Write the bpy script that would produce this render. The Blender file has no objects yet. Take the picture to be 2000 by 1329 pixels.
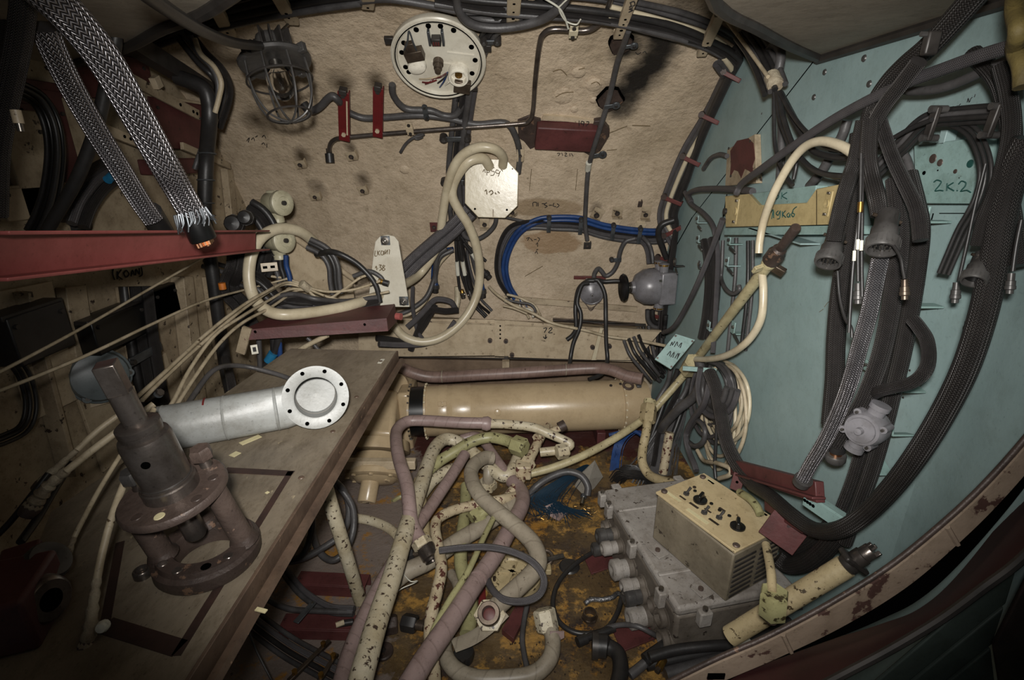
import bpy, bmesh, math, random
from mathutils import Vector as V, Matrix as MX
random.seed(7)
SC = bpy.context.scene
PI = math.pi
PITCH = math.radians(20); CP = math.cos(PITCH); SP = math.sin(PITCH)
EYE = V((0, 0, 1.3))
# ---------------------------------------------------------------- camera, world, lights, exposure
cd = bpy.data.cameras.new('camera'); cam = bpy.data.objects.new('camera', cd); SC.collection.objects.link(cam)
cd.sensor_width = 36; cd.lens = 18; cd.clip_start = .02; cam.location = EYE
cam.rotation_euler = (PI/2 - PITCH, 0, 0); SC.camera = cam
wd = bpy.data.worlds.new('world'); SC.world = wd; wd.use_nodes = True
wd.node_tree.nodes['Background'].inputs[0].default_value = (.9, .95, 1, 1)
wd.node_tree.nodes['Background'].inputs[1].default_value = .028
def lamp(name, loc, aim, power, size, radius, col, blend=1.0):
    l = bpy.data.lights.new(name, 'SPOT'); o = bpy.data.objects.new(name, l); SC.collection.objects.link(o)
    o.location = loc; o.rotation_euler = (V(aim) - V(loc)).to_track_quat('-Z', 'Y').to_euler()
    l.energy = power; l.spot_size = math.radians(size); l.spot_blend = blend; l.shadow_soft_size = radius; l.color = col
lamp('head_torch', (-.02, -.03, 1.385), (.12, 2.4, .72), 160, 99, .03, (1, .972, .93))
SC.view_settings.view_transform = 'Standard'; SC.view_settings.look = 'None'
SC.view_settings.gamma = 1; SC.view_settings.use_curve_mapping = False; SC.view_settings.exposure = 0.0

# ---------------------------------------------------------------- materials
def lin(c):
    return tuple(((v/255)/12.92 if v/255 <= .04045 else ((v/255 + .055)/1.055)**2.4) for v in c) + (1,)
MT = {}
def mt(name, col, rough=.6, metal=0., col2=None, sc=6, chip=None, csc=25, cth=.62, bump=0., bsc=60, lo=.35, hi=.7, stretch=None, spec=.5, grime=.3):
    m = bpy.data.materials.new(name); m.use_nodes = True; MT[name] = m
    N = m.node_tree.nodes; Lk = m.node_tree.links; b = N['Principled BSDF']
    b.inputs['Roughness'].default_value = rough; b.inputs['Metallic'].default_value = metal
    b.inputs['Specular IOR Level'].default_value = spec
    b.inputs['Base Color'].default_value = lin(col)
    tc = N.new('ShaderNodeTexCoord'); src = tc.outputs['Object']
    if stretch:
        mp = N.new('ShaderNodeMapping'); mp.inputs['Scale'].default_value = stretch; Lk.new(src, mp.inputs[0]); src = mp.outputs[0]
    def noise(s, d=5, r=.6):
        n = N.new('ShaderNodeTexNoise'); n.inputs['Scale'].default_value = s; n.inputs['Detail'].default_value = d
        n.inputs['Roughness'].default_value = r; Lk.new(src, n.inputs['Vector']); return n.outputs['Fac']
    def step(f, a, c):
        r = N.new('ShaderNodeMapRange'); r.inputs[1].default_value = a; r.inputs[2].default_value = c; Lk.new(f, r.inputs[0]); return r.outputs[0]
    def mix(f, a, c):
        x = N.new('ShaderNodeMix'); x.data_type = 'RGBA'; Lk.new(f, x.inputs[0])
        for k, q in ((6, a), (7, c)):
            if isinstance(q, tuple): x.inputs[k].default_value = q
            else: Lk.new(q, x.inputs[k])
        return x.outputs[2]
    cur = lin(col)
    if col2: cur = mix(step(noise(sc), lo, hi), cur, lin(col2))
    if chip: cur = mix(step(noise(csc, 6, .62), cth, cth + .03), cur, lin(chip))
    if not isinstance(cur, tuple): Lk.new(cur, b.inputs['Base Color'])
    if grime:
        if isinstance(cur, tuple): 
            q = N.new('ShaderNodeRGB'); q.outputs[0].default_value = cur; cur = q.outputs[0]
        mu = N.new('ShaderNodeMix'); mu.data_type = 'RGBA'; mu.blend_type = 'MULTIPLY'; Lk.new(step(noise(23, 8, .78), .48, .72), mu.inputs[0]); Lk.new(cur, mu.inputs[6])
        mu.inputs[7].default_value = (1-grime, 1-grime*1.08, 1-grime*1.2, 1)
        sp = N.new('ShaderNodeMix'); sp.data_type = 'RGBA'; sp.blend_type = 'MULTIPLY'; Lk.new(step(noise(150, 3, .6), .62, .70), sp.inputs[0]); Lk.new(mu.outputs[2], sp.inputs[6])
        sp.inputs[7].default_value = (1-grime, 1-grime, 1-grime, 1); cur = sp.outputs[2]; Lk.new(cur, b.inputs['Base Color'])
    if bump:
        bp = N.new('ShaderNodeBump'); bp.inputs['Strength'].default_value = bump; bp.inputs['Distance'].default_value = .004
        Lk.new(noise(bsc, 4), bp.inputs['Height']); Lk.new(bp.outputs[0], b.inputs['Normal'])
    m['_'] = 0
    return m, N, Lk, b, mix, step, noise, src
def braid(name, light, dark, n=9, metal=.6, rough=.38, bump=1.0):
    m = bpy.data.materials.new(name); m.use_nodes = True; MT[name] = m
    N = m.node_tree.nodes; Lk = m.node_tree.links; b = N['Principled BSDF']
    b.inputs['Roughness'].default_value = rough; b.inputs['Metallic'].default_value = metal
    uv = N.new('ShaderNodeUVMap'); sx = N.new('ShaderNodeSeparateXYZ'); Lk.new(uv.outputs[0], sx.inputs[0])
    def mth(op, a, c=None):
        q = N.new('ShaderNodeMath'); q.operation = op
        for i, z in enumerate((a, c)):
            if z is None: continue
            if isinstance(z, (int, float)): q.inputs[i].default_value = z
            else: Lk.new(z, q.inputs[i])
        return q.outputs[0]
    pp = mth('PINGPONG', mth('MULTIPLY', sx.outputs[0], float(n)), 1.0)
    st = mth('SINE', mth('MULTIPLY', mth('ADD', mth('MULTIPLY', sx.outputs[1], n*.62), mth('MULTIPLY', pp, .9)), 2*PI))
    edge = mth('ABSOLUTE', mth('SUBTRACT', pp, .5))
    h = mth('MULTIPLY', mth('ADD', mth('MULTIPLY', st, .5), .5), mth('SUBTRACT', 1.15, edge))
    tc = N.new('ShaderNodeTexCoord'); nz = N.new('ShaderNodeTexNoise'); nz.inputs['Scale'].default_value = 40; Lk.new(tc.outputs['Object'], nz.inputs['Vector'])
    f = mth('MULTIPLY', h, mth('ADD', nz.outputs['Fac'], .45))
    x = N.new('ShaderNodeMix'); x.data_type = 'RGBA'; Lk.new(f, x.inputs[0]); x.inputs[6].default_value = lin(dark); x.inputs[7].default_value = lin(light)
    Lk.new(x.outputs[2], b.inputs['Base Color'])
    bp = N.new('ShaderNodeBump'); bp.inputs['Strength'].default_value = bump; bp.inputs['Distance'].default_value = .003
    Lk.new(h, bp.inputs['Height']); Lk.new(bp.outputs[0], b.inputs['Normal'])

# ---------------------------------------------------------------- the room's surfaces and the photograph's rays
HY, HZ, HR = 1.3, .54, 1.3          # hull: a cylinder along x
TX, LX, TZ, CZ = .784, -1.26, .70, 1.532   # right wall, left wall, bench height, ceiling height
PL = {'T': (V((TX, 0, 0)), V((-1, 0, 0))), 'L': (V((LX, 0, 0)), V((1, 0, 0))), 'F': (V((0, 0, 0)), V((0, 0, 1))),
      'B': (V((0, 0, TZ)), V((0, 0, 1))), 'C': (V((0, 0, CZ)), V((0, 0, -1)))}
def ray(x, y):
    v = (664.5 - y)/1000
    return V(((x - 1000)/1000, CP + SP*v, -SP + CP*v))
def at(s, x, y, o=0.):
    """point on surface s (raised by o towards the room) seen at photo position x,y; returns point, normal, scale (m per photo px)"""
    d = ray(x, y)
    if s == 'D':
        t = o/d.y; return EYE + d*t, -d.normalized(), t/1000
    if s == 'H':
        r = HR - o; a = d.y**2 + d.z**2; py = EYE.y - HY; pz = EYE.z - HZ
        b = 2*(py*d.y + pz*d.z); c = py*py + pz*pz - r*r
        q = b*b - 4*a*c
        t = (-b + math.sqrt(max(q, 0)))/(2*a); p = EYE + d*t
        if p.z < HZ:
            t = (HY + HR - o)/d.y; p = EYE + d*t; return p, V((0, -1, 0)), t/1000
        return p, V((0, HY - p.y, HZ - p.z)).normalized(), t/1000
    P, n = PL[s]; P = P + n*o
    t = (P - EYE).dot(n)/d.dot(n); return EYE + d*t, n, t/1000
def pts(s):
    """'H100,200,.03 120,240 T300,...' -> list of points; letter and height stay until changed"""
    out = []; cs = 'H'; co = 0.; sc = []
    for tk in s.split():
        if tk[0].isalpha(): cs = tk[0]; tk = tk[1:]
        q = tk.split(',')
        if len(q) > 2: co = float(q[2])
        p, n, k = at(cs, float(q[0]), float(q[1]), co); out.append(p); sc.append(k)
    return out, sc
def smooth(P, k=6):
    if len(P) < 3: return list(P)
    Q = [P[0]*2 - P[1]] + list(P) + [P[-1]*2 - P[-2]]; out = []
    for i in range(1, len(Q) - 2):
        a, b, c, d = Q[i-1:i+3]
        for j in range(k):
            t = j/k
            out.append(((b*2) + (c - a)*t + (a*2 - b*5 + c*4 - d)*t*t + (b*3 - a - c*3 + d)*t**3)*.5)
    out.append(P[-1]); return out
def fr(p, n, up=V((0, 0, 1))):
    z = V(n).normalized(); up = V(up)
    if abs(z.dot(up)) > .98: up = V((0, 1, 0))
    x = up.cross(z).normalized(); y = z.cross(x)
    return MX(((x.x, y.x, z.x, p[0]), (x.y, y.y, z.y, p[1]), (x.z, y.z, z.z, p[2]), (0, 0, 0, 1)))
def fax(p, a, side=V((1, 0, 0))):
    """frame whose local z runs along a, local x near side"""
    z = V(a).normalized(); s = V(side)
    if abs(z.dot(s.normalized())) > .97: s = V((0, 0, 1))
    y = z.cross(s).normalized(); x = y.cross(z)
    return MX(((x.x, y.x, z.x, p[0]), (x.y, y.y, z.y, p[1]), (x.z, y.z, z.z, p[2]), (0, 0, 0, 1)))
def keep(p, m):
    """hold a cable's point inside the side walls"""
    p = V(p)
    if p.y > .86: p.x = min(p.x, TX - m)
    p.x = max(p.x, LX + m); return p
def rot(m, deg, ax='Z'): return m @ MX.Rotation(math.radians(deg), 4, ax)
def tr(m, x=0, y=0, z=0): return m @ MX.Translation((x, y, z))

# ---------------------------------------------------------------- mesh builder (always in world coordinates)
WM = {}
class MB:
    def __init__(s, m=None): s.v = []; s.f = []; s.u = []; s.m = m or MX()
    def _a(s, vs, fs, us=None, m=None):
        m = m or s.m; b = len(s.v); s.v += [m @ V(q) for q in vs]
        s.f += [tuple(b + i for i in f) for f in fs]; s.u += us or [None]*len(fs); return s
    def box(s, sx, sy, sz, cx=0, cy=0, cz=0, m=None, tx=1, ty=1):
        """tx,ty: scale of the far (+z) face"""
        h = [(-1, -1, -1), (1, -1, -1), (1, 1, -1), (-1, 1, -1), (-1, -1, 1), (1, -1, 1), (1, 1, 1), (-1, 1, 1)]
        vs = [(cx + a*sx/2*(tx if c > 0 else 1), cy + b*sy/2*(ty if c > 0 else 1), cz + c*sz/2) for a, b, c in h]
        return s._a(vs, [(3, 2, 1, 0), (4, 5, 6, 7), (0, 1, 5, 4), (1, 2, 6, 5), (2, 3, 7, 6), (3, 0, 4, 7)], None, m)
    def prism(s, poly, z0, z1, m=None):
        n = len(poly); vs = [(x, y, z0) for x, y in poly] + [(x, y, z1) for x, y in poly]
        fs = [tuple(range(n-1, -1, -1)), tuple(range(n, 2*n))] + [(i, (i+1) % n, n + (i+1) % n, n + i) for i in range(n)]
        return s._a(vs, fs, None, m)
    def lathe(s, prof, n=20, m=None, a0=0, cap=True):
        vs = []; fs = []; k = len(prof)
        for r, z in prof:
            for j in range(n):
                a = a0 + 2*PI*j/n; vs.append((r*math.cos(a), r*math.sin(a), z))
        for i in range(k-1):
            for j in range(n):
                q = (j+1) % n; fs.append((i*n + j, i*n + q, (i+1)*n + q, (i+1)*n + j))
        if cap:
            if prof[0][0] > 1e-6: fs.append(tuple(range(n-1, -1, -1)))
            if prof[-1][0] > 1e-6: fs.append(tuple((k-1)*n + j for j in range(n)))
        return s._a(vs, fs, None, m)
    def cyl(s, r, z0, z1, n=16, m=None, x=0, y=0, r2=None):
        m = (m or s.m) @ MX.Translation((x, y, 0))
        return s.lathe([(r, z0), (r2 if r2 is not None else r, z1)], n, m)
    def rod(s, p, q, r, n=10, r2=None):
        p = V(p); q = V(q); return s.lathe([(r, 0), (r2 or r, (q-p).length)], n, fax(p, q-p))
    def tube(s, P, r, n=8, closed=False, m=None, flat=1.):
        P = [V(p) for p in P]; N = len(P); vs = []; fs = []; us = []
        R = r if isinstance(r, (list, tuple)) else [r]*N
        T = []
        for i in range(N):
            a = P[(i-1) % N if closed else max(i-1, 0)]; b = P[(i+1) % N if closed else min(i+1, N-1)]
            d = b - a; T.append(d.normalized() if d.length > 1e-9 else V((0, 0, 1)))
        ref = V((0, 0, 1)) if abs(T[0].z) < .9 else V((1, 0, 0)); x = T[0].cross(ref).normalized()
        L = 0; Ls = []
        for i in range(N):
            if i: L += (P[i]-P[i-1]).length
            Ls.append(L/(2*PI*max(R[i], 1e-5)))
            x = (x - T[i]*x.dot(T[i])).normalized(); y = T[i].cross(x)
            for j in range(n):
                a = 2*PI*j/n; vs.append(P[i] + (x*math.cos(a) + y*math.sin(a)*flat)*R[i])
        for i in range(N if closed else N-1):
            k = (i+1) % N
            for j in range(n):
                q = (j+1) % n; fs.append((i*n+j, i*n+q, k*n+q, k*n+j))
                b = Ls[k] if k else Ls[i] + .1
                us.append(((j/n, Ls[i]), ((j+1)/n, Ls[i]), ((j+1)/n, b), (j/n, b)))
        if not closed:
            fs.append(tuple(range(n-1, -1, -1))); fs.append(tuple((N-1)*n + j for j in range(n))); us += [None, None]
        return s._a(vs, fs, us, m or MX())
    def ring(s, R, r, n=24, k=8, m=None, z=0):
        m = m or s.m
        return s.tube([m @ V((R*math.cos(2*PI*i/n), R*math.sin(2*PI*i/n), z)) for i in range(n)], r, k, True)
    def build(s, name, mat, parent=None, W=None, bev=0, ang=38):
        if parent is not None: W = WM[parent]
        elif W is None:
            lo = [min(q[i] for q in s.v) for i in range(3)]; hi = [max(q[i] for q in s.v) for i in range(3)]
            W = MX.Translation(((lo[0]+hi[0])/2, (lo[1]+hi[1])/2, lo[2]))
        I = W.inverted(); me = bpy.data.meshes.new(name)
        me.from_pydata([I @ q for q in s.v], [], s.f); me.materials.append(MT[mat])
        if any(s.u):
            ul = me.uv_layers.new(name='UVMap'); k = 0; dat = [0.]*(2*len(me.loops))
            for f, u in zip(s.f, s.u):
                for j in range(len(f)):
                    if u: dat[2*k], dat[2*k+1] = u[j]
                    k += 1
            ul.data.foreach_set('uv', dat)
        me.polygons.foreach_set('use_smooth', [True]*len(me.polygons)); me.set_sharp_from_angle(angle=math.radians(ang))
        o = bpy.data.objects.new(name, me); SC.collection.objects.link(o); WM[o] = W
        if parent is not None: o.parent = parent
        else: o.matrix_world = W
        if bev:
            b = o.modifiers.new('bevel', 'BEVEL'); b.width = bev; b.segments = 2; b.limit_method = 'ANGLE'; b.angle_limit = math.radians(40)
        return o
def tag(o, label, cat, group=None):
    o['label'] = label; o['category'] = cat
    if group: o['group'] = group
    return o
def thing(name, label, cat, m, group=None):
    o = bpy.data.objects.new(name, None); SC.collection.objects.link(o); o.matrix_world = m; WM[o] = m.copy(); o.empty_display_size = .02
    return tag(o, label, cat, group)
def struct(o): o['kind'] = 'structure'; return o
def lbl(o, t): o['label'] = t; return o
def dup(root, m, label=None, group=None):
    r = root.copy(); SC.collection.objects.link(r); r.matrix_world = m; WM[r] = m.copy()
    if label: r['label'] = label
    if group: r['group'] = group
    def kids(a, b):
        for ch in list(a.children):
            c = ch.copy(); SC.collection.objects.link(c); c.parent = b; WM[c] = m; kids(ch, c)
    kids(root, r); return r
def cable(label, mat, rpx, path, name='cable', cat='cable', group=None, n=8, k=6, parent=None, sm=True, jit=0):
    """a tube through photo-located points; rpx = radius in photo px at its middle"""
    P, sc = pts(path); r = rpx*sorted(sc)[len(sc)//2]
    P = [keep(p, r*1.15) for p in P]
    if jit: P = [p + V((random.uniform(-jit, jit), random.uniform(-jit, jit), random.uniform(-jit, jit))) for p in P]
    mb = MB(); mb.tube(smooth(P, k) if sm else P, r, n)
    if parent is not None: return mb.build(name, mat, parent, ang=75)
    o = mb.build(name, mat, ang=75)
    return tag(o, label, cat, group)
ORD = ['first', 'second', 'third', 'fourth', 'fifth', 'sixth', 'seventh', 'eighth', 'ninth']
def bundle(label, group, mats, rpx, path, offs, depth=.012, name='cable', cat='cable', n=7, k=5, jit=0, frm='top'):
    """several cables side by side; offs = sideways offsets in px (+ is up for a path to the right, right for a path down)"""
    P, sc = pts(path); P = smooth(P, k); s = sorted(sc)[len(sc)//2]; out = []
    rank = sorted(range(len(offs)), key=lambda i: -offs[i])
    for i, of in enumerate(offs):
        Q = []
        for j, p in enumerate(P):
            d = (P[min(j+1, len(P)-1)] - P[max(j-1, 0)]).normalized(); v = (p - EYE).normalized(); side = d.cross(v).normalized()
            w = math.sin(j*.45 + i*2.1)*jit*s
            Q.append(keep(p + side*(of*s + w) - v*(depth*((i*37) % 3 - 1)), 7*s))
        mb = MB(); mt_ = mats[i % len(mats)]; rr = rpx[i % len(rpx)] if isinstance(rpx, (list, tuple)) else rpx
        mb.tube(Q, rr*s, n); o = mb.build(name, mt_, ang=75)
        tag(o, label + (', ' + ORD[rank.index(i)] + ' from the ' + frm if frm and len(offs) > 1 else ''), cat, group); out.append(o)
    return out
def marks(parent, mat, strokes, surf, rpx=.9, o=.0012, name='writing'):
    """hand-written strokes: 'x,y x,y | x,y x,y' on a surface"""
    mb = MB()
    for st in strokes.split('|'):
        tk = st.split(); P = [at(surf, *map(float, t.split(',')), o) for t in tk]
        k = P[0][2]; Q = [p[0] for p in P]
        if len(Q) > 2: Q = smooth(Q, 3)
        mb.tube(Q, rpx*k, 5)
    return mb.build(name, mat, parent)
def hexn(mb, r, z0, z1, m=None, x=0, y=0): return mb.cyl(r, z0, z1, 6, m, x, y)
def midp(a, b): return (a + b)/2

def tape(name, col, col2, dark, sc=9, pitch=.34):
    """spiral-wrapped tape: thin darker laps along the pipe's own UV"""
    m, N, Lk, b, mix, step, noise, src = mt(name, col, .42, 0, col2, sc, dark, 50, .66, .2, 60)
    base = b.inputs['Base Color'].links[0].from_socket
    uv = N.new('ShaderNodeUVMap'); sx = N.new('ShaderNodeSeparateXYZ'); Lk.new(uv.outputs[0], sx.inputs[0])
    q = N.new('ShaderNodeMath'); q.operation = 'MULTIPLY_ADD'; Lk.new(sx.outputs[1], q.inputs[0]); q.inputs[1].default_value = 1/pitch; 
    w = N.new('ShaderNodeMath'); w.operation = 'MULTIPLY_ADD'; Lk.new(noise(12, 2), w.inputs[0]); w.inputs[1].default_value = .25; Lk.new(sx.outputs[0], w.inputs[2]); Lk.new(w.outputs[0], q.inputs[2])
    f = N.new('ShaderNodeMath'); f.operation = 'FRACT'; Lk.new(q.outputs[0], f.inputs[0])
    ln = step(f.outputs[0], .90, 1.12); c = mix(ln, base, lin(dark)); Lk.new(c, b.inputs['Base Color'])
    bp = N.new('ShaderNodeBump'); bp.inputs['Strength'].default_value = .6; bp.inputs['Distance'].default_value = .003; Lk.new(f.outputs[0], bp.inputs['Height']); Lk.new(bp.outputs[0], b.inputs['Normal'])
# ---------------------------------------------------------------- palette
def hull_mat():
    m, N, Lk, b, mix, step, noise, src = mt('hull_paint', (194, 176, 152), .58, 0, (168, 151, 127), 3.2, None, bump=.0)
    base = b.inputs['Base Color'].links[0].from_socket
    cur = mix(step(noise(38, 6, .7), .66, .74), base, lin((112, 98, 78)))     # freckles of dirt
    cur = mix(step(noise(9, 6, .65), .64, .80), cur, lin((120, 105, 82)))
    geo = N.new('ShaderNodeNewGeometry')
    nz = N.new('ShaderNodeTexNoise'); nz.inputs['Scale'].default_value = 14; nz.inputs['Detail'].default_value = 5; Lk.new(geo.outputs['Position'], nz.inputs['Vector'])
    def blotch(cur, p, sx, sy, sz, col, soft=.5, ry=0):
        mp = N.new('ShaderNodeMapping'); mp.vector_type = 'TEXTURE'; mp.inputs['Location'].default_value = p
        mp.inputs['Rotation'].default_value = (0, ry, 0); mp.inputs['Scale'].default_value = (sx, sy, sz); Lk.new(geo.outputs['Position'], mp.inputs[0])
        ln = N.new('ShaderNodeVectorMath'); ln.operation = 'LENGTH'; Lk.new(mp.outputs[0], ln.inputs[0])
        ad = N.new('ShaderNodeMath'); ad.operation = 'MULTIPLY_ADD'; Lk.new(nz.outputs['Fac'], ad.inputs[0]); ad.inputs[1].default_value = .9; Lk.new(ln.outputs['Value'], ad.inputs[2])
        return mix(step(ad.outputs[0], 1.45, 1.45 - soft), cur, col)
    soot = lin((30, 26, 22))
    for x, y, sx, sz, ry in ((1255, 150, .10, .20, .6), (1292, 70, .11, .10, 0), (1208, 195, .10, .08, 0), (1450, 135, .06, .06, 0), (1225, 85, .07, .07, 0)):
        cur = blotch(cur, at('H', x, y)[0], sx, .3, sz, soot, .7, ry)
    for x, y, s in ((587, 308, .05), (685, 290, .04), (708, 355, .05), (668, 165, .06), (735, 165, .05), (1165, 410, .04), (940, 425, .06), (620, 372, .05), (500, 240, .07), (540, 160, .09)):
        cur = blotch(cur, at('H', x, y)[0], s, s*1.4, s*1.2, lin((74, 62, 46)), .9)
    cur = blotch(cur, at('H', 1060, 405)[0], .22, .1, .05, lin((150, 130, 104)), .25)
    cur = blotch(cur, at('H', 1075, 475)[0], .15, .1, .07, lin((152, 128, 100)), .15)
    Lk.new(cur, b.inputs['Base Color'])
    add = N.new('ShaderNodeMath'); add.operation = 'MULTIPLY_ADD'; Lk.new(noise(75, 3), add.inputs[0]); add.inputs[1].default_value = .35; Lk.new(noise(16, 5), add.inputs[2])
    bp = N.new('ShaderNodeBump'); bp.inputs['Strength'].default_value = .85; bp.inputs['Distance'].default_value = .012
    Lk.new(add.outputs[0], bp.inputs['Height']); Lk.new(bp.outputs[0], b.inputs['Normal'])
hull_mat()
mt('cream', (192, 176, 150), .45, 0, (166, 149, 123), 7, (84, 68, 52), 45, .66, .2, 40)
mt('cream_dirty', (178, 162, 136), .55, 0, (138, 122, 100), 6, (60, 48, 40), 30, .62, .25, 40, grime=.4)
mt('cream_clean', (204, 194, 168), .3, 0, (186, 174, 146), 9, (110, 94, 72), 60, .70, .15, 40, grime=.15)
mt('tan', (184, 164, 132), .28, 0, (162, 142, 112), 3, (110, 90, 64), 40, .72, .06, 60, grime=.16)
mt('teal', (150, 172, 171), .45, 0, (132, 154, 153), 3, (60, 74, 72), 55, .72, .1, 90, grime=.14)
mt('teal_plate', (142, 168, 164), .5, 0, (122, 148, 143), 6, (60, 72, 66), 40, .68, .15, 60)
mt('teal_shaded', (78, 90, 84), .6, 0, (62, 72, 66), 5, (40, 44, 40), 50, .7, .1, 60)  # teal darkened in colour for light falling off at the near corner
mt('recess_brown', (128, 108, 88), .6, 0, (100, 82, 66), 6, bump=.2)
mt('strap_yellow', (110, 96, 52), .7, 0, (78, 68, 38), 16, bump=.5)
mt('ceiling_paint', (150, 140, 124), .7, 0, (118, 108, 94), 3, None, bump=.2, bsc=30)
mt('primer', (92, 48, 47), .55, 0, (70, 37, 36), 8, (52, 32, 30), 40, .66, .2, 60)
mt('red_beam', (160, 88, 84), .42, 0, (140, 74, 70), 5, (196, 160, 140), 45, .73, .12, 60, grime=.2)
mt('red_bright', (104, 28, 30), .45, 0, (80, 24, 25), 8, (180, 160, 136), 28, .70, .1, 60)
mt('red_clip', (98, 44, 40), .5, 0, (76, 36, 33), 14)
mt('rubber', (34, 33, 33), .42, 0, (46, 44, 43), 20, bump=.1)
mt('rubber_grey', (80, 78, 78), .45, 0, (58, 56, 56), 14, bump=.15, bsc=120)
mt('dark_gap', (4, 4, 4), 1., spec=0, grime=0)
mt('black_plastic', (18, 18, 18), .32)
mt('cream_hose', (202, 191, 165), .35, 0, (178, 165, 138), 10, (112, 98, 78), 60, .72, grime=.15)
mt('wire_cream', (190, 176, 150), .5, 0, (152, 138, 112), 18, (88, 72, 54), 60, .66)
tape('mauve_tape', (150, 130, 126), (130, 111, 106), (92, 74, 68))
tape('mauve_dark', (132, 110, 102), (108, 88, 80), (72, 56, 50), 9, .22)
tape('grey_tape', (154, 145, 128), (132, 122, 107), (86, 76, 64), 9, .5)
mt('pipe_chipped', (196, 187, 164), .42, 0, (172, 158, 128), 10, (64, 50, 42), 62, .585, .25, 60)
mt('pipe_rusted', (190, 176, 148), .45, 0, (164, 148, 120), 10, (82, 48, 40), 52, .55, .3, 50)
mt('pipe_green', (158, 154, 112), .42, 0, (136, 132, 94), 10, (62, 55, 36), 42, .60, .2, 60)
mt('pipe_yellow', (182, 166, 130), .45, 0, (156, 140, 106), 10, (70, 58, 40), 55, .59, .25, 60)
mt('pole_paint', (184, 173, 136), .45, 0, (154, 143, 110), 12, (88, 77, 54), 60, .62, .2, 60)
mt('rust', (92, 78, 71), .5, .2, (66, 55, 50), 14, (130, 108, 94), 40, .66, .45, 50)
mt('rust_dark', (76, 63, 57), .5, .2, (54, 45, 41), 14, (112, 88, 72), 34, .63, .5, 40)
mt('steel_oiled', (138, 130, 124), .3, .85, (92, 84, 79), 12, (60, 52, 47), 40, .71, .15, 50)
mt('steel', (150, 146, 140), .3, .9, (110, 104, 98), 18)
mt('zinc', (116, 120, 124), .42, .75, (84, 88, 92), 16)
mt('chrome', (190, 188, 184), .2, 1)
mt('gland', (104, 92, 80), .4, .7, (70, 60, 52), 30, (140, 108, 84), 50, .7)
mt('dark_metal', (62, 58, 55), .45, .25, (46, 43, 41), 20)
mt('gun_metal', (84, 82, 80), .4, .3, (62, 60, 59), 20, (108, 102, 96), 60, .68)
mt('copper', (196, 146, 112), .3, 1)
mt('brass', (178, 140, 72), .34, .9, (120, 90, 50), 30)
mt('duct_white', (150, 152, 150), .42, 0, (126, 126, 121), 9, (120, 114, 106), 40, .68, .15, 40, grime=.28)
mt('fixture_white', (208, 203, 188), .28, 0, (188, 181, 164), 8, (110, 98, 80), 70, .74, grime=.15)
mt('porcelain', (226, 220, 204), .2)
mt('bench_top', (132, 121, 104), .42, 0, (96, 86, 73), 5, (150, 138, 114), 26, .67, .35, 40, stretch=(1.5, .7, 1), grime=.42)
mt('bench_edge', (100, 82, 68), .5, .1, (72, 58, 49), 12, (146, 120, 98), 40, .66, .2, 50)
mt('tape_brown', (60, 42, 36), .55, 0, (46, 34, 30), 20)
mt('paint_cream', (200, 190, 150), .6)
mt('box_grey', (156, 151, 145), .55, .05, (124, 117, 110), 7, (68, 59, 52), 40, .62, .3, 60, grime=.4)
mt('box_face', (118, 110, 100), .55, .2, (84, 76, 68), 9, (50, 42, 36), 40, .64, .25, 60)
mt('panel_yellow', (196, 178, 140), .5, 0, (174, 154, 116), 7, (98, 82, 60), 50, .67, .1, 60)
mt('panel_side', (128, 118, 100), .55, 0, (96, 88, 74), 8, (62, 54, 45), 34, .63, .2, 60)
mt('tray_yellow', (190, 172, 126), .45, 0, (168, 150, 106), 7, (96, 78, 50), 60, .72, .08, 60)
mt('siren_grey', (132, 130, 134), .34, .1, (104, 102, 104), 10, (80, 74, 70), 60, .74)
mt('horn_green', (188, 182, 156), .4, 0, (164, 158, 132), 9, (90, 84, 60), 60, .74)
mt('telephone_grey', (108, 116, 118), .4, 0, (84, 92, 94), 8, (64, 62, 58), 60, .74)
mt('blue_hose', (34, 66, 118), .4, 0, (26, 48, 92), 20)
mt('blue_wire', (22, 44, 60), .45)
mt('blue_tape', (36, 110, 150), .4)
mt('cloth_tape', (186, 174, 150), .75, 0, (120, 104, 84), 26, (70, 84, 90), 20, .63, .6, 200)
mt('orange_tag', (190, 110, 40), .5)
mt('ink_green', (24, 70, 64), .7); mt('ink_black', (34, 32, 32), .7); mt('ink_faint', (112, 96, 70), .8); mt('ink_red', (110, 30, 26), .7)
mt('paper', (206, 204, 190), .7)
mt('poly_bag', (128, 123, 114), .22)
mt('foil', (150, 150, 152), .3, .8, (90, 90, 92), 30, bump=1, bsc=120)
mt('rim_paint', (150, 133, 116), .6, 0, (126, 110, 94), 6, (74, 52, 46), 22, .57, .3, 40)
mt('dark_red_plate', (74, 34, 34), .6, 0, (60, 28, 28), 4, (100, 60, 52), 60, .76)
def glass():
    m = bpy.data.materials.new('bulb_glass'); m.use_nodes = True; MT['bulb_glass'] = m; b = m.node_tree.nodes['Principled BSDF']
    b.inputs['Transmission Weight'].default_value = 1; b.inputs['Roughness'].default_value = .02; b.inputs['IOR'].default_value = 1.3
glass()
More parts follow.
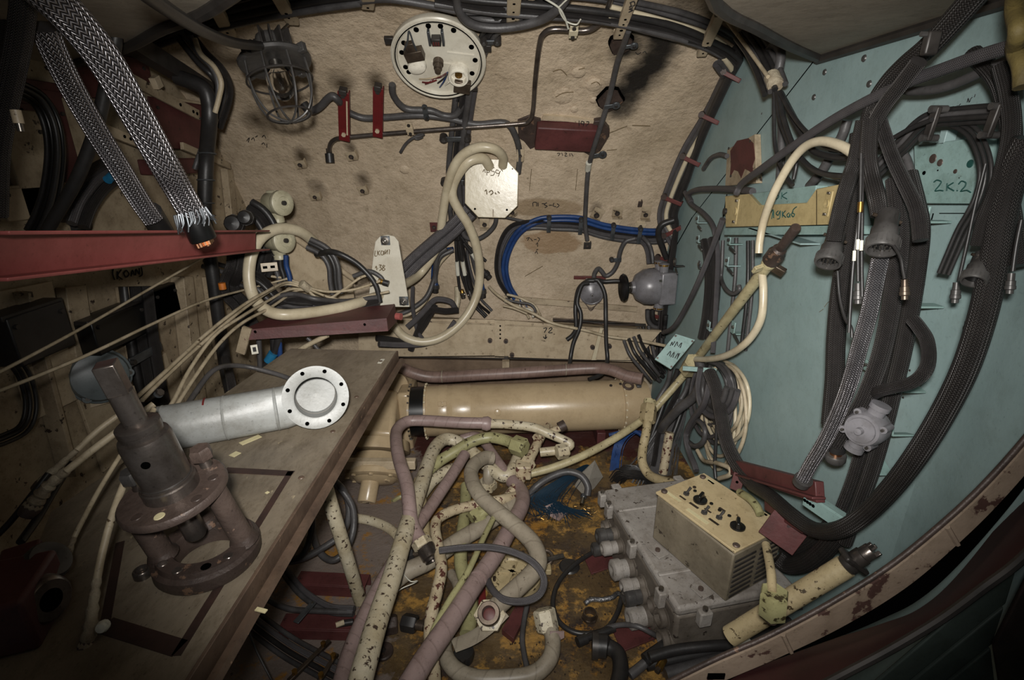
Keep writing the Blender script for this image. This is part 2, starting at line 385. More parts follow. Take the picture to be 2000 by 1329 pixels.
def floor_mat():
    m, N, Lk, b, mix, step, noise, src = mt('floor_rust', (106, 86, 56), .4, 0, (60, 48, 38), 4, None)
    base = b.inputs['Base Color'].links[0].from_socket
    c = mix(step(noise(5, 8, .78), .48, .60), base, lin((50, 42, 39)))
    c = mix(step(noise(7.3, 8, .75), .52, .60), c, lin((164, 126, 66)))
    sx = N.new('ShaderNodeSeparateXYZ'); Lk.new(src, sx.inputs[0])
    def zone(axis, sign, k0):
        q = N.new('ShaderNodeMath'); q.operation = 'MULTIPLY_ADD'; Lk.new(sx.outputs[axis], q.inputs[0]); q.inputs[1].default_value = sign
        Lk.new(noise(4, 6, .7), q.inputs[2]); return step(q.outputs[0], k0, k0 + .05)
    c = mix(zone(0, -1, .84), c, lin((120, 108, 100)))          # grey painted boards at the left
    c = mix(step(noise(5.1, 8, .75), .54, .60), c, lin((150, 108, 48)))
    c = mix(zone(1, 1, 2.52), c, lin((74, 44, 40)))             # primer red strip in front of the tank
    c = mix(step(noise(90, 4, .7), .70, .74), c, lin((150, 132, 104)))
    c = mix(step(noise(60, 4, .7), .66, .72), c, lin((26, 20, 18)))
    Lk.new(c, b.inputs['Base Color'])
    Lk.new(step(noise(6, 5), .35, .7), b.inputs['Roughness'])
    bp = N.new('ShaderNodeBump'); bp.inputs['Strength'].default_value = .7; bp.inputs['Distance'].default_value = .006
    Lk.new(noise(45, 6, .7), bp.inputs['Height']); Lk.new(bp.outputs[0], b.inputs['Normal'])
floor_mat()
braid('braid_bright', (206, 202, 206), (46, 44, 46), 32, .75, .32)
braid('braid_dark', (104, 99, 97), (34, 32, 32), 40, .45, .42)
braid('braid_black', (70, 66, 64), (24, 22, 21), 40, .35, .45, .7)
braid('braid_grey', (124, 120, 122), (60, 58, 60), 32, .4, .45, .6)
# ---------------------------------------------------------------- the setting
mb = MB(MX.Translation((-.2, 1.2, 0))); mb.box(2.3, 3.2, .04, 0, 0, -.02); floor = struct(mb.build('floor', 'floor_rust', W=MX()))
# hull: curved rear wall, above z=HZ a cylinder, below it upright
mb = MB(); nx = 60; vs = []; fs = []
prof = [(HY+HR, z) for z in (0, .18, .36)] + [(HY + HR*math.cos(a), HZ + HR*math.sin(a)) for a in [math.radians(2*i) for i in range(0, 52)]]
random.seed(3)
for (y, z) in prof:
    for i in range(nx+1):
        x = LX - .06 + (TX + .02 - LX + .06)*i/nx
        w = .006*math.sin(x*9 + z*5) + .004*math.sin(x*23 - z*17) + random.uniform(-.0015, .0015)
        n = V((0, HY-y, HZ-z)).normalized() if z >= HZ else V((0, -1, 0))
        vs.append((x, y - n.y*.012 + n.y*w, z - n.z*.012 + n.z*w))
for k in range(len(prof)-1):
    for i in range(nx): a = k*(nx+1)+i; fs.append((a, a+1, a+nx+2, a+nx+1))
mb._a(vs, fs); hull = struct(mb.build('wall_back', 'hull_paint', W=MX(), ang=80))
# right wall: teal sheet, bending near the camera
poly = [(TX, 2.66), (TX, .84), (TX+.02, .84), (TX+.02, 2.66)]
mb = MB(); mb.prism(poly[::-1], 0, 2.1); wallr = struct(mb.build('wall_right', 'teal', W=MX(), ang=60))
poly = [(TX, .84), (TX-.006, .79), (TX-.02, .74), (TX-.034, .68), (TX-.038, .3), (TX+.02, .3), (TX+.02, .84)]
mb = MB(); mb.prism(poly[::-1], 0, 2.1); struct(mb.build('trim_3', 'teal', W=MX(), ang=60))
mb = MB(); mb.box(.02, 2.6, 2.1, LX-.012, 1.4, 1.05); walll = struct(mb.build('wall_left', 'cream_dirty', W=MX()))
# ceiling panels: curved-edged sheet, its unseen middle cut back to let lamp light through
edge = [(.784, 1.47), (.62, 1.30), (.47, 1.13), (.33, .965), (.15, .62), (-.15, .62), (-.36, .84), (-.53, 1.02), (-.68, 1.14), (-.84, 1.29), (-1.0, 1.42), (LX, 1.6)]
mb = MB(); mb.prism(edge + [(LX, -.3), (.784, -.3)], CZ, CZ+.02); ceil = struct(mb.build('ceiling', 'ceiling_paint', W=MX()))
P = smooth([V((x, y, CZ-.004)) for x, y in edge], 4)
mb = MB(); mb.tube(P, .012, 8); struct(mb.build('trim_1', 'dark_metal', W=MX()))
mb = MB(); mb.tube([V((TX-.006, 1.47, CZ-.006)), V((TX-.006, .3, CZ-.006))], .012, 8); struct(mb.build('trim_2', 'dark_metal', W=MX()))
# teal wall: sheet joints, rivets
def seam(a, b, w=1.2, mat='dark_gap'):
    mb = MB(); mb.tube([at('T', *a, .0005)[0], at('T', *b, .0005)[0]], w*at('T', *a)[2], 6); return mb.build('panel_joint', mat, wallr)
seam((1592, 116), (1352, 425)); seam((1352, 425), (1310, 500)); seam((1823, 417), (1640, 1050)); seam((1420, 380), (1405, 470))
seam((1835, 417), (1970, 417), 1); seam((1300, 540), (1296, 640))
def rivet(x, y, r=2.2, s='T', par=None, mat='dark_metal', h=.6):
    p, n, k = at(s, x, y); mb = MB(fr(p, n)); mb.lathe([(r*k, 0), (r*k*.8, r*k*h*.7), (0, r*k*h)], 10); return mb.build('rivet', mat, par)
for x, y in ((1815, 458), (1805, 556), (1789, 620), (1777, 724), (1764, 777), (1731, 876), (1711, 924), (1677, 1000)): rivet(x, y, 2.4, 'T', wallr)
for x, y, r in ((1611, 141, 6), (1688, 114, 7), (1590, 190, 6), (1698, 164, 7), (1488, 222, 2), (1582, 112, 2), (1835, 135, 7)): rivet(x, y, r, 'T', wallr, 'gun_metal', .5)
marks(wallr, 'ink_black', '1845,212 1850,206 1848,216|1858,211 1862,208 1866,212 1870,206|1872,207 1876,203|1889,200 1891,192 1893,200 1896,193 1899,190|1905,184 1903,190', 'T', .7)
marks(wallr, 'ink_black', '1383,580 1386,576 1386,584|1388,578 1392,584|1390,606 1393,602 1396,606|1404,600 1404,606|1449,605 1452,602 1455,606|1459,604 1462,601|1452,614 1456,618|1460,612 1460,618', 'T', .5)
marks(wallr, 'ink_faint', '1610,600 1616,592 1622,588|1600,610 1608,604', 'T', .5)
# hull: written marks
marks(hull, 'ink_black', '482,275 487,269 485,278|491,273 495,269 497,275|499,268 503,265|512,268 516,264 519,270|511,282 515,279 518,284|521,281 521,288', 'H', .7)
marks(hull, 'ink_black', '1088,300 1094,300 1090,305|1097,299 1099,304|1103,299 1107,300 1103,305 1108,305|1113,300 1113,305|1116,300 1119,305', 'H', .7)
marks(hull, 'ink_black', '1041,403 1041,396 1048,396 1048,403|1051,396 1051,403|1058,398 1064,398|1068,396 1063,400 1069,403 1064,406|1072,401 1078,401|1082,397 1080,402 1086,404|1088,398 1092,402 1087,406', 'H', .8)
marks(hull, 'ink_black', '1028,466 1034,464 1030,470|1036,466 1040,471|1043,468 1048,468|1050,464 1054,467 1051,472|1047,478 1050,474 1050,482|1047,489 1051,487|1045,495 1048,491 1050,496', 'H', .7)
marks(hull, 'ink_black', '1241,102 1246,106 1252,102|1255,103 1260,101 1263,105', 'H', .6)
marks(hull, 'ink_faint', '1025,540 1060,520|1190,260 1225,246|1185,294 1205,292|1038,330 1034,372|1128,330 1124,372', 'H', .6)
# long cracks in the hull's skin
marks(hull, 'ink_faint', '1080,140 1095,136 1107,147|1130,136 1142,133|1085,190 1100,182 1120,180|1155,164 1165,160 1172,166|1235,245 1270,246', 'H', .9, .001, 'crack')
def blister(x, y, w, h):
    p, n, k = at('H', x, y, -.006); mb = MB(fr(p, n)); R = 8; vs = []; fs = []
    mb.lathe([(w*k, 0), (w*k*.8, .003), (w*k*.4, .005), (0, .006)], 14); o = mb.build('paint_blister', 'hull_paint', hull, ang=80); return o
for q in ((1100, 188, 20, 8), (1130, 142, 14, 8), (1160, 196, 8, 8), (1122, 214, 8, 8), (790, 332, 10, 6), (1160, 166, 16, 8)): blister(*q)
# ================================================================ on the curved rear wall
# ---- round light fixture base
p, n, k = at('H', 857, 117, .055); F = fr(p, (0, -.65, -.76)); R = 92*k
root = thing('ceiling_light_base', 'round white base of a stripped light fixture high on the curved wall', 'light', F)
mb = MB(F); mb.lathe([(0, -.030), (R*.92, -.030), (R, -.012), (R, .006), (R*.965, .010), (R*.94, .004), (R*.92, .008), (R*.88, .008), (R*.86, -.004), (0, -.004)], 56); mb.build('base_pan', 'fixture_white', root)
mb = MB(F); mb.ring(R*.955, .0035, 56, 6, z=.008); mb.build('rim', 'fixture_white', root)
mb = MB(F); mb.ring(R*.905, .002, 56, 6, z=.0085); mb.build('rim_gap_ring', 'dark_gap', root)  # matt black ring painted as the dark gap of the rim step
for a in (80, 98, 60, 22, -2, -28, 118, 150, 168, 195, 205): 
    q = R*.77; mb = MB(F); mb.cyl(.0088, -.006, -.0025, 14, x=q*math.cos(math.radians(a)), y=q*math.sin(math.radians(a))); mb.build('mounting_hole', 'dark_gap', root)
def lp(x, y): # photo position on the pan -> local
    d = ray(x, y); t = (p - EYE).dot(F.col[2].xyz)/d.dot(F.col[2].xyz); q = F.inverted() @ (EYE + d*t); return q.x, q.y
x, y = lp(852, 73); mb = MB(F); mb.box(.03, .024, .026, x, y-.004, .008); t = mb.build('terminal_block', 'dark_metal', root, bev=.002)
for sx in (-.022, .022): mb = MB(F); mb.box(.008, .05, .018, x+sx, y+.004, .005); mb.build('terminal_clip', 'zinc', root, bev=.001)
for sx in (-.008, 0, .008): mb = MB(F); mb.box(.005, .012, .003, x+sx, y-.006, .0225); mb.build('terminal_screw', 'red_clip', t)
x, y = lp(815, 124); mb = MB(tr(F, x, y, .012)); mb.lathe([(0, -.016), (.030, -.016), (.034, 0), (.031, .010), (.018, .015), (0, .016)], 24, rot(tr(F, x, y, .012), 20) @ MX.Diagonal((1, .78, 1, 1))); mb.build('porcelain_cap', 'porcelain', root)
x, y = lp(810, 100); mb = MB(rot(tr(F, x, y, .014), 12)); mb.box(.062, .036, .03); mb.box(.03, .028, .02, -.004, .028, -.004); mb.build('starter_bracket', 'gland', root, bev=.002)
P0 = [F @ V((x+dx, y+dy, dz)) for dx, dy, dz in ((-.03, .02, .02), (-.012, .055, .024), (-.002, .085, .015), (.006, .05, .024), (.012, .012, .02))]
mb = MB(); mb.tube(smooth(P0, 4), .003, 6); mb.build('wire_loop', 'zinc', root)
x, y = lp(856, 121); mb = MB(tr(F, x, y, 0)); mb.lathe([(.018, -.004), (.018, .012), (.014, .014), (.014, .03), (.010, .032), (.010, .044), (0, .046)], 18); mb.build('cable_gland', 'gland', root)
x, y = lp(896, 140); m = rot(tr(F, x, y, 0), 0); mb = MB(m); mb.lathe([(.036, -.004), (.036, .030), (.033, .034), (.028, .034), (.027, .014), (.012, .012), (0, .012)], 28); o = mb.build('lamp_holder', 'porcelain', root)
mb = MB(m); mb.lathe([(.013, .010), (.013, .018), (0, .020)], 16); mb.build('contact', 'brass', o)
x, y = lp(903, 162); mb = MB(rot(tr(F, x, y, .016), -12)); mb.box(.058, .048, .022); mb.build('holder_bracket', 'gland', root, bev=.003)
for a, b, m_ in (((-14, 6), (-4, -2), 'red_bright'), ((-20, 2), (0, 4), 'red_bright'), ((-26, -4), (8, -5), 'wire_cream'), ((10, 4), (26, -14), 'ink_black'), ((14, 12), (22, -12), 'blue_hose'), ((24, 8), (34, -6), 'porcelain'), ((4, -6), (20, -10), 'red_clip')):
    x0, y0 = lp(845 + a[0], 157 + a[1]); x1, y1 = lp(845+b[0]+8, 150 + b[1]); P0 = [F @ V(q) for q in ((x0, y0, .004), (x0*.6+x1*.4+.006, y0*.5+y1*.5+.008, .02), (x1, y1, .006))]
    mb = MB(); mb.tube(smooth(P0, 4), .0028, 5); mb.build('wire_end', m_, root)
for q in ((-90, .3), (20, .3)):
    a = math.radians(q[0]); mb = MB(F); mb.box(.09, .004, .004, R*.35*math.cos(a)+.02, R*.35*math.sin(a)*.6+.02, -.002, m=rot(F, -8)); mb.build('pressed_rib', 'fixture_white', root)
for a in (158, 12, -50): mb = MB(F); q = math.radians(a); mb.box(.03, .024, .014, (R+.008)*math.cos(q), (R+.008)*math.sin(q), -.014, m=F); mb.build('mounting_lug', 'dark_metal', root, bev=.002)

# ---- caged bulkhead lamp
p0, p1 = at('D', 531, 96, 1.60)[0], at('D', 563, 215, 1.56)[0]; ax = (p1-p0).normalized(); F = fax(p0, ax, (1, 0, .1)); k = 1.55/1000*1.03
root = thing('caged_lamp', 'black explosion-proof lamp with glass bulb in a wire cage, hanging at upper left', 'lamp', F)
mb = MB(F); mb.lathe([(0, -.035), (.034, -.034), (.040, -.02), (.042, .016), (.050, .022)], 24); mb.build('housing', 'gun_metal', root)
for a in (20, 42, 64, 86): mb = MB(rot(F, a)); mb.box(.034, .005, .044, .054, 0, -.008); mb.build('cooling_fin', 'dark_metal', root, bev=.001)
mb = MB(F); mb.lathe([(.048, .020), (.092, .026), (.097, .032), (.095, .040), (.086, .043), (.052, .034)], 36); mb.build('flange', 'gun_metal', root)
for a in (20, 110, 200, 290): mb = MB(rot(F, a)); mb.box(.02, .016, .024, .098, 0, .034); mb.build('clamp_lug', 'gun_metal', root, bev=.002)
mb = MB(F); mb.lathe([(.018, .03), (.018, .05), (.03, .058), (.037, .08), (.036, .10), (.026, .125), (.010, .138), (0, .140)], 22); mb.build('bulb', 'bulb_glass', root)
mb = MB(F); mb.lathe([(.017, .022), (.017, .054), (0, .056)], 14); mb.build('bulb_socket', 'steel', root)
for a in range(0, 180, 45):
    m = rot(F, a); P0 = [m @ V((.082*c, 0, .04 + z)) for c, z in ((1, 0), (1.02, .05), (.92, .10), (.6, .142), (0, .158), (-.6, .142), (-.92, .10), (-1.02, .05), (-1, 0))]
    mb = MB(); mb.tube(smooth(P0, 4), .0030, 6); mb.build('cage_wire', 'gun_metal', root)
mb = MB(F); mb.ring(.086, .0030, 40, 6, z=.085); mb.build('cage_ring', 'dark_metal', root)
mb = MB(F); mb.ring(.058, .0028, 32, 6, z=.180); mb.build('cage_ring', 'dark_metal', root)
mb = MB(F); g = fax(F @ V((-.03, 0, -.01)), F.to_3x3() @ V((-1, .2, -.25))); mb.lathe([(.022, 0), (.022, .014), (.018, .016), (.020, .024), (.017, .03), (.013, .046), (0, .047)], 16, g); mb.build('cable_gland', 'rubber', root)
mb = MB(); q, _, kk = at('H', 566, 44, .03); mb.rod(F @ V((.02, 0, -.03)), q, .0035, 6); mb.build('hanger_rod', 'dark_metal', root)
cable('thick black cable entering the caged lamp from the upper left', 'rubber', 12, 'D250,-40,.65 330,20,.85 400,62,1.02 460,84,1.28 512,90,1.52')

# ---- hydraulic pipe, its hanging end and its clips
o = cable('thin bare metal pipe running along the curved wall and up beside the round light base', 'steel_oiled', 4.6, 'H643,302,.045 644,285 652,274 672,269 760,261,.04 900,250 1010,242 1033,236 1041,215 1045,160 1053,90 1062,66 1085,57 1140,60 1165,50 1183,28 1195,-8', 'metal_pipe', 'pipe', n=10, k=5)
p, n, k = at('H', 643, 300, .045); F = fax(p, (0, -.05, -1)); mb = MB(F); mb.cyl(8.4*k, 0, 17*k, 12); mb.cyl(5.5*k, -9*k, 0, 12); mb.build('end_nut', 'rubber', o)
def clip(par, x, y, mat='cream_dirty', w=12, h=26, a=0, hole=True, surf='H', off=.052, name='pipe_clip'):
    p, n, k = at(surf, x, y, off); F = rot(fr(p, n), a); mb = MB(F); mb.box(w*k, h*k, .006, 0, 0, 0); mb.box(w*k*1.1, h*k*.4, .012, 0, 0, .001)
    c = mb.build(name, mat, par, bev=.001)
    for sy in (-.36, .36): mb = MB(tr(F, 0, sy*h*k, .003)); mb.cyl(.25*w*k, 0, .005, 8); mb.build('bolt', 'dark_metal', c)
    return c
clip(o, 800, 252, 'cream', 13, 28); clip(o, 1120, 62, 'cream_clean', 16, 34)
c = cable('frayed grey cable scrap dangling below the pipe clip', 'rubber_grey', 3, 'H782,298,.03 792,282 806,270,.04 820,266 828,262', 'cable_scrap', 'cable')
for q in ('H806,270,.04 816,272 826,268', 'H806,270,.04 814,264 826,260'): cable('', 'rubber_grey', 1.6, q, 'frayed_strand', parent=c, n=5)
# ---- fabric sheathed cables near the lamp
o = cable('short grey cable stub with a capped end curving out from under the left red strap', 'rubber_grey', 7.5, 'H600,214,.05 612,216 628,206 640,193 650,188 660,195 668,205,.02', 'cable_stub', 'cable')
p, n, k = at('H', 600, 212, .05); mb = MB(fax(p, V((-.4, 0, .6)))); mb.cyl(8.8*k, -.012, .02, 12); mb.build('end_cap', 'rubber', o)
cable('grey sheathed cable sagging from the left red strap across under the light base', 'rubber_grey', 6.5, 'H660,196,.03 672,212 690,224 715,231 760,229 820,225 880,232 930,243 985,240,.03 1005,262 1015,300 1012,338')
cable('dark grey cable looping from the round light base down into the cable trunk', 'rubber_grey', 6.5, 'H766,165,.03 768,185 782,205 800,214 840,216 868,226 890,224 908,200,.02')
p, n, k = at('H', 831, 220, .05); F = fr(p, n); root = thing('cable_saddle', 'small zinc saddle clamping two cables left of the trunk below the light base', 'clamp', F)
mb = MB(F); mb.box(.02, .05, .004); mb.build('strap', 'zinc', root, bev=.001)
for s in (-.025, .025): mb = MB(tr(F, 0, s, 0)); mb.cyl(.011, -.004, .003, 12); o = mb.build('lug', 'zinc', root); mb = MB(tr(F, 0, s, 0)); mb.cyl(.005, .003, .008, 6); mb.build('bolt', 'dark_metal', o)
# ---- two red straps
for x0, x1, y0, y1, xt, lab in ((670, 672, 180, 275, 668, 'left'), (738, 737, 172, 268, 736, 'right')):
    a, n, k = at('H', x0, y0, .035); b, _, _ = at('H', x1, y1, .065); F = fax(a, b-a, (1, 0, 0)); L = (b-a).length
    root = thing('red_strap', {'left': 'red painted metal strap with a flaking cream edge, nearer the caged lamp', 'right': 'red painted metal strap nearer the round light base'}[lab], 'bracket', F)
    w = 21*k if lab == 'left' else 19*k
    mb = MB(F); mb.box(w, .006, L, 0, 0, L/2); mb.box(.005, .024, L, w/2, -.009, L/2); mb.build('strap', 'red_bright', root, bev=.001)
    if lab == 'left': mb = MB(F); mb.box(.006, .0012, L*.7, w*.34, .0035, L*.5); mb.build('cream_edge', 'cream', root)
    mb = MB(F); mb.box(w*.7, .03, .02, 0, .0, -.004); mb.build('foot', 'dark_metal', root, bev=.002)
    for z in (.03, .82): mb = MB(tr(F, 0, .003, L*z+.008)); mb.cyl(.009, 0, .007, 6, m=fax(F @ V((0, .003, L*z+.006)), F.to_3x3() @ V((0, 1, 0)))); mb.build('bolt', 'cream' if z > .5 else 'dark_metal', root)

# ---- red box between soot marks and its pads
p, n, k = at('H', 1105, 267, .02); F = rot(fr(p, n), -3.5)
root = thing('red_box', 'flat dark red metal box recessed in a torn hole of the wall skin', 'box', F)
mb = MB(F); mb.box(118*k, 52*k, .05); mb.build('body', 'primer', root, bev=.006)
mb = MB(F); mb.prism([(-96*k, 26*k), (-74*k, 38*k), (-52*k, 30*k), (-50*k, -30*k), (-66*k, -40*k), (-80*k, -22*k), (-92*k, -14*k)], -.04, -.014); mb.build('mounting_flange', 'rust_dark', root, bev=.002)
mb = MB(F); mb.prism([(50*k, 34*k), (64*k, 36*k), (84*k, 16*k), (86*k, 2*k), (76*k, -34*k), (60*k, -48*k), (44*k, -40*k)], -.04, -.010); mb.build('mounting_flange', 'rust_dark', root, bev=.002)
mb = MB(F); mb.prism([(-50*k, 30*k), (58*k, 24*k), (62*k, 30*k), (10*k, 36*k), (-48*k, 38*k)], -.04, -.018); mb.build('torn_edge', 'cream', root)
marks(root, 'ink_black', '1131,236 1131,246|1140,238 1136,237 1135,241 1140,242 1141,238 1139,247|1145,238 1150,238 1149,242 1144,247 1150,247', 'H', .8, .018)
for x, y, a in ((1212, 88, 0), (1192, 197, 0)):
    p, n, k = at('H', x, y, .004); F = fr(p, n); root = thing('torn_pad', {88: 'torn primer red pad in the soot under the cross-shaped hanger', 197: 'torn primer red pad in the soot lower down the thin grey cable'}[y], 'pad', F)
    mb = MB(F); Q = [(22*math.cos(q*PI/6)*random.uniform(.8, 1.15)*k, 24*math.sin(q*PI/6)*random.uniform(.8, 1.15)*k) for q in range(12)]; mb.prism(Q, -.012, .004); mb.build('pad', 'rust_dark', root)
    mb = MB(F); mb.prism([(q[0]*1.15, q[1]*1.12) for q in Q], -.016, -.004); mb.build('charred_edge', 'dark_gap', root)
o = cable('thin grey cable stapled straight down the wall past the red box', 'rubber_grey', 5, 'H1227,60,.05 1218,88,.04 1205,125,.03 1190,190,.03 1172,250,.05 1155,305,.05 1148,340,.03 1144,400,.03 1143,440,.035 1147,470,.04', n=8)
for x, y in ((1221, 92), (1186, 209), (1160, 305)):
    p, n, k = at('H', x, y, .045); F = rot(fr(p, n), 12); mb = MB(F); mb.box(24*k, 9*k, .004, 6*k); mb.cyl(8*k, -.002, .004, 12, x=17*k); c = mb.build('clip', 'zinc', o, bev=.001); mb = MB(F); mb.cyl(3*k, .004, .008, 6, x=17*k); mb.build('bolt', 'dark_metal', c)
mb = MB(); P0, sc = pts('H1150,318,.05 1148,332,.03'); mb.tube(P0, 6*sc[0], 8); mb.build('paper_sleeve', 'paper', o)

# ---- hanger strips at the wall's top
def hanger(x0, y0, x1, y1, w, label, mat='cream', o0=.09, o1=.05, holes=((.72, 3), (.86, 3)), name='hanger_strip'):
    a, n, k = at('H', x0, y0, o0); b, n2, _ = at('H', x1, y1, o1); F = fax(a, b-a, (1, 0, 0)); L = (b-a).length
    nd = F.inverted().to_3x3() @ n2; sg = 1 if nd.y > 0 else -1
    root = thing(name, label, 'bracket', F); mb = MB(F); mb.box(w*k, .004, L, 0, 0, L/2)
    for s in (-1, 1): mb.box(.004, .016, L, s*w*k/2, -sg*.008, L/2)
    mb.build('channel', mat, root, bev=.0008)
    mb = MB(F); mb.box(w*k*1.05, .03, .004, 0, -sg*.015, L); mb.build('foot', mat, root)
    for t, r in holes:
        g = fax(F @ V((0, sg*.0015, L*t)), F.to_3x3() @ V((0, sg, 0))); mb = MB(g); mb.cyl(r*k, 0, .002, 12); mb.build('hole', 'dark_gap', root)
    return root
hanger(408, -5, 450, 74, 24, 'cream perforated hanger strip over the black cable channel, farthest left', holes=((.72, 3.2), (.84, 2.6)))
hanger(534, -18, 572, 48, 24, 'cream perforated hanger strip just above the caged lamp', holes=((.62, 3.2), (.76, 2.6)))
hanger(722, -30, 718, 18, 25, 'short cream hanger strip cut by the frame above the left of the light base', holes=((.7, 3), (.9, 3)))
hanger(1006, -25, 1001, 55, 26, 'cream hanger strip right of the light base, crossing the cable bundle', holes=((.35, 3), (.55, 2.4), (.72, 3.4), (.9, 3)))
h = hanger(1246, -30, 1207, 76, 20, 'cream hanger strip lettered in black, standing in the soot', holes=((.58, 3), (.68, 2.5), (.80, 4), (.9, 2.4)))
PL['h'] = (h.matrix_world.translation + V((0, 0, 0)), (h.matrix_world.to_3x3() @ V((0, 1, 0))) * (1 if (h.matrix_world.to_3x3() @ V((0, 1, 0))).y < 0 else -1))
marks(h, 'ink_black', '1230,6 1238,3 1240,10 1233,12 1232,6|1233,12 1229,14|1228,24 1236,20 1229,18 1236,15', 'h', 1.1, .004)
hanger(1406, 32, 1370, 110, 19, 'cream perforated hanger strip at the right end of the cable bundle', holes=((.62, 2.8), (.74, 3.2), (.9, 2.2)))
p, n, k = at('H', 1222, 52, .035); F = fr(p, n); root = thing('dished_plate', 'small cream half-round plate behind the lettered hanger strip', 'plate', F)
mb = MB(F); mb.prism([(23*k*math.cos(a*PI/10), 14*k*math.sin(a*PI/10)) for a in range(11)], -.004, .004); mb.build('plate', 'cream', root, bev=.001)
mb = MB(F); mb.box(30*k, 6*k, .02, 0, -1*k, -.01); mb.build('back_bracket', 'dark_metal', root)
# ---- cable bundles along the top edge
G = 'cables clamped along the top of the curved wall'
bundle('dark cable along the right half of the wall top', G, ['rubber_grey', 'braid_dark', 'rubber', 'rubber_grey'], [6, 6.5, 7, 5], 'H850,-14,.05 940,2 1040,10 1140,18 1240,34 1330,56 1400,84 1440,112 1462,145', (-17, -9, 0, 17, 25), jit=.8)
bundle('pale cable among dark ones along the wall top', 'pale cables along the wall top', ['cream_hose'], 4.6, 'H1190,24,.058 1260,40 1330,60 1390,82 1428,112 1448,140', (-6, 8), jit=.5)
bundle('braided dark cable low in the wall-top bundle', 'lower braided cables of the wall-top bundle', ['braid_dark'], 6.5, 'H960,16,.05 1060,18 1160,26 1240,44 1320,64 1380,80 1425,106 1442,130', (0, -8), jit=.4)
bundle('thick dark cable looping right of the light base', 'thick loops right of the light base', ['rubber_grey', 'rubber'], [9, 8], 'H905,-14,.05 908,12 924,32 960,40 1010,36 1058,22 1088,-2 1098,-22', (0, 14, -13), depth=.02)
bundle('grey cable fanning from trunk to wall top', 'cables from the trunk to the wall top', ['rubber_grey', 'braid_dark', 'rubber'], [5, 5.5], 'H900,200,.014 925,140,.014 942,92,.02 965,55,.04 1000,34,.05 1035,18', (-10, 0, 10), frm='right')
cable('dark cable along the upper left rim of the light base', 'rubber_grey', 7, 'H700,2,.06 760,-2 840,10 900,22 960,20 1010,12')
bundle('dark cable along the left half of the wall top', 'cables along the left of the wall top', ['rubber_grey', 'rubber', 'rubber', 'braid_dark'], [7, 8, 7, 6], 'H262,92,.05 300,72 360,50 440,32 530,12 620,-4 700,-14', (-16, -4, 8, 19, 28), jit=.6)
cable('bundle of white tie strings hanging over the wall-top cables', 'paper', 2, 'H1060,-5,.09 1090,14 1102,32 1110,56', 'tie_string', 'string')
cable('white tie string crossing the wall-top cables beside the pipe clip', 'paper', 1.6, 'H1112,-5,.09 1098,8 1092,18 1104,40 1125,48 1134,38', 'tie_string', 'string')
# ---- the vertical trunk behind the octagon cover
G = 'cables of the vertical trunk'
bundle('grey cable in the vertical trunk above the octagonal cover', G, ['rubber_grey', 'braid_dark', 'rubber_grey', 'braid_grey'], [5.5, 5, 6], 'H905,175,.025 898,230 891,290,.03 887,340 889,400 893,450', (-11, 0, 10, 18), frm='right')
for x, y, w, l in ((889, 272, 46, 'zinc cable clip bar under the pipe on the vertical trunk'), (890, 357, 44, 'zinc cable clip bar left of the octagonal cover'), (958, 83, 26, 'zinc clip lug at the right rim of the light base')):
    p, n, k = at('H', x, y, .045); F = rot(fr(p, n), 1); root = thing('clip_bar', l, 'clip', F); mb = MB(F); mb.box(w*k, 11*k, .005); mb.build('bar', 'zinc', root, bev=.001)
    for s in (-.5, .5):
        mb = MB(tr(F, s*w*k, 0, 0)); mb.cyl(8*k, -.02, .004, 12); e = mb.build('ear', 'dark_metal', root); mb = MB(tr(F, s*w*k, 0, 0)); mb.cyl(4*k, .004, .009, 6); mb.build('bolt', 'gun_metal', e)
# ---- octagonal cover
p, n, k = at('H', 960, 369, .085); F = rot(fr(p, (-.02, -1, .05)), -1.5); w, h, c = 52*k, 55*k, 24*k
root = thing('octagon_cover', 'cream octagonal junction box cover with pencilled number in the wall centre', 'junction box', F)
mb = MB(F); mb.prism([(-w, h-c), (-w, -h+c*1.1), (-w+c*1.1, -h), (w-c, -h), (w, -h+c*1.0), (w, h-c), (w-c, h), (-w+c, h)], -.03, .004); mb.build('cover', 'cream_clean', root, bev=.003)
mb = MB(F); mb.cyl(.07, -.075, -.03, 20); mb.build('box_body', 'cream_dirty', root)
for x in (-32, 31): mb = MB(tr(F, x*k, -39*k, .004)); mb.cyl(2.2*k, 0, .001, 12); mb.build('screw_hole', 'dark_gap', root)
for x, y in ((-40, 40), (40, 38)): mb = MB(tr(F, x*k, y*k, .004)); mb.cyl(1.6*k, 0, .0012, 10); mb.build('screw_hole', 'rust', root)
PL['o'] = (F @ V((0, 0, .004)), F.to_3x3() @ V((0, 0, 1)))
marks(root, 'ink_faint', '943,336 946,331 948,338|951,332 951,343|952,332 956,333 955,337 951,337|966,328 960,329 960,334 966,336 964,342 958,343|974,334 970,332 968,337 974,339 977,334 973,345|978,330 982,335', 'o', .8)
marks(root, 'ink_faint', '947,374 950,371 951,380|955,376 960,372 963,377 958,381|967,376 969,380|972,374 976,378', 'o', 1.0)
mb = MB(F); mb.box(.005, 14*k, .0006, 4*k, -46*k, .0044); mb.build('scratch', 'cream_dirty', root)
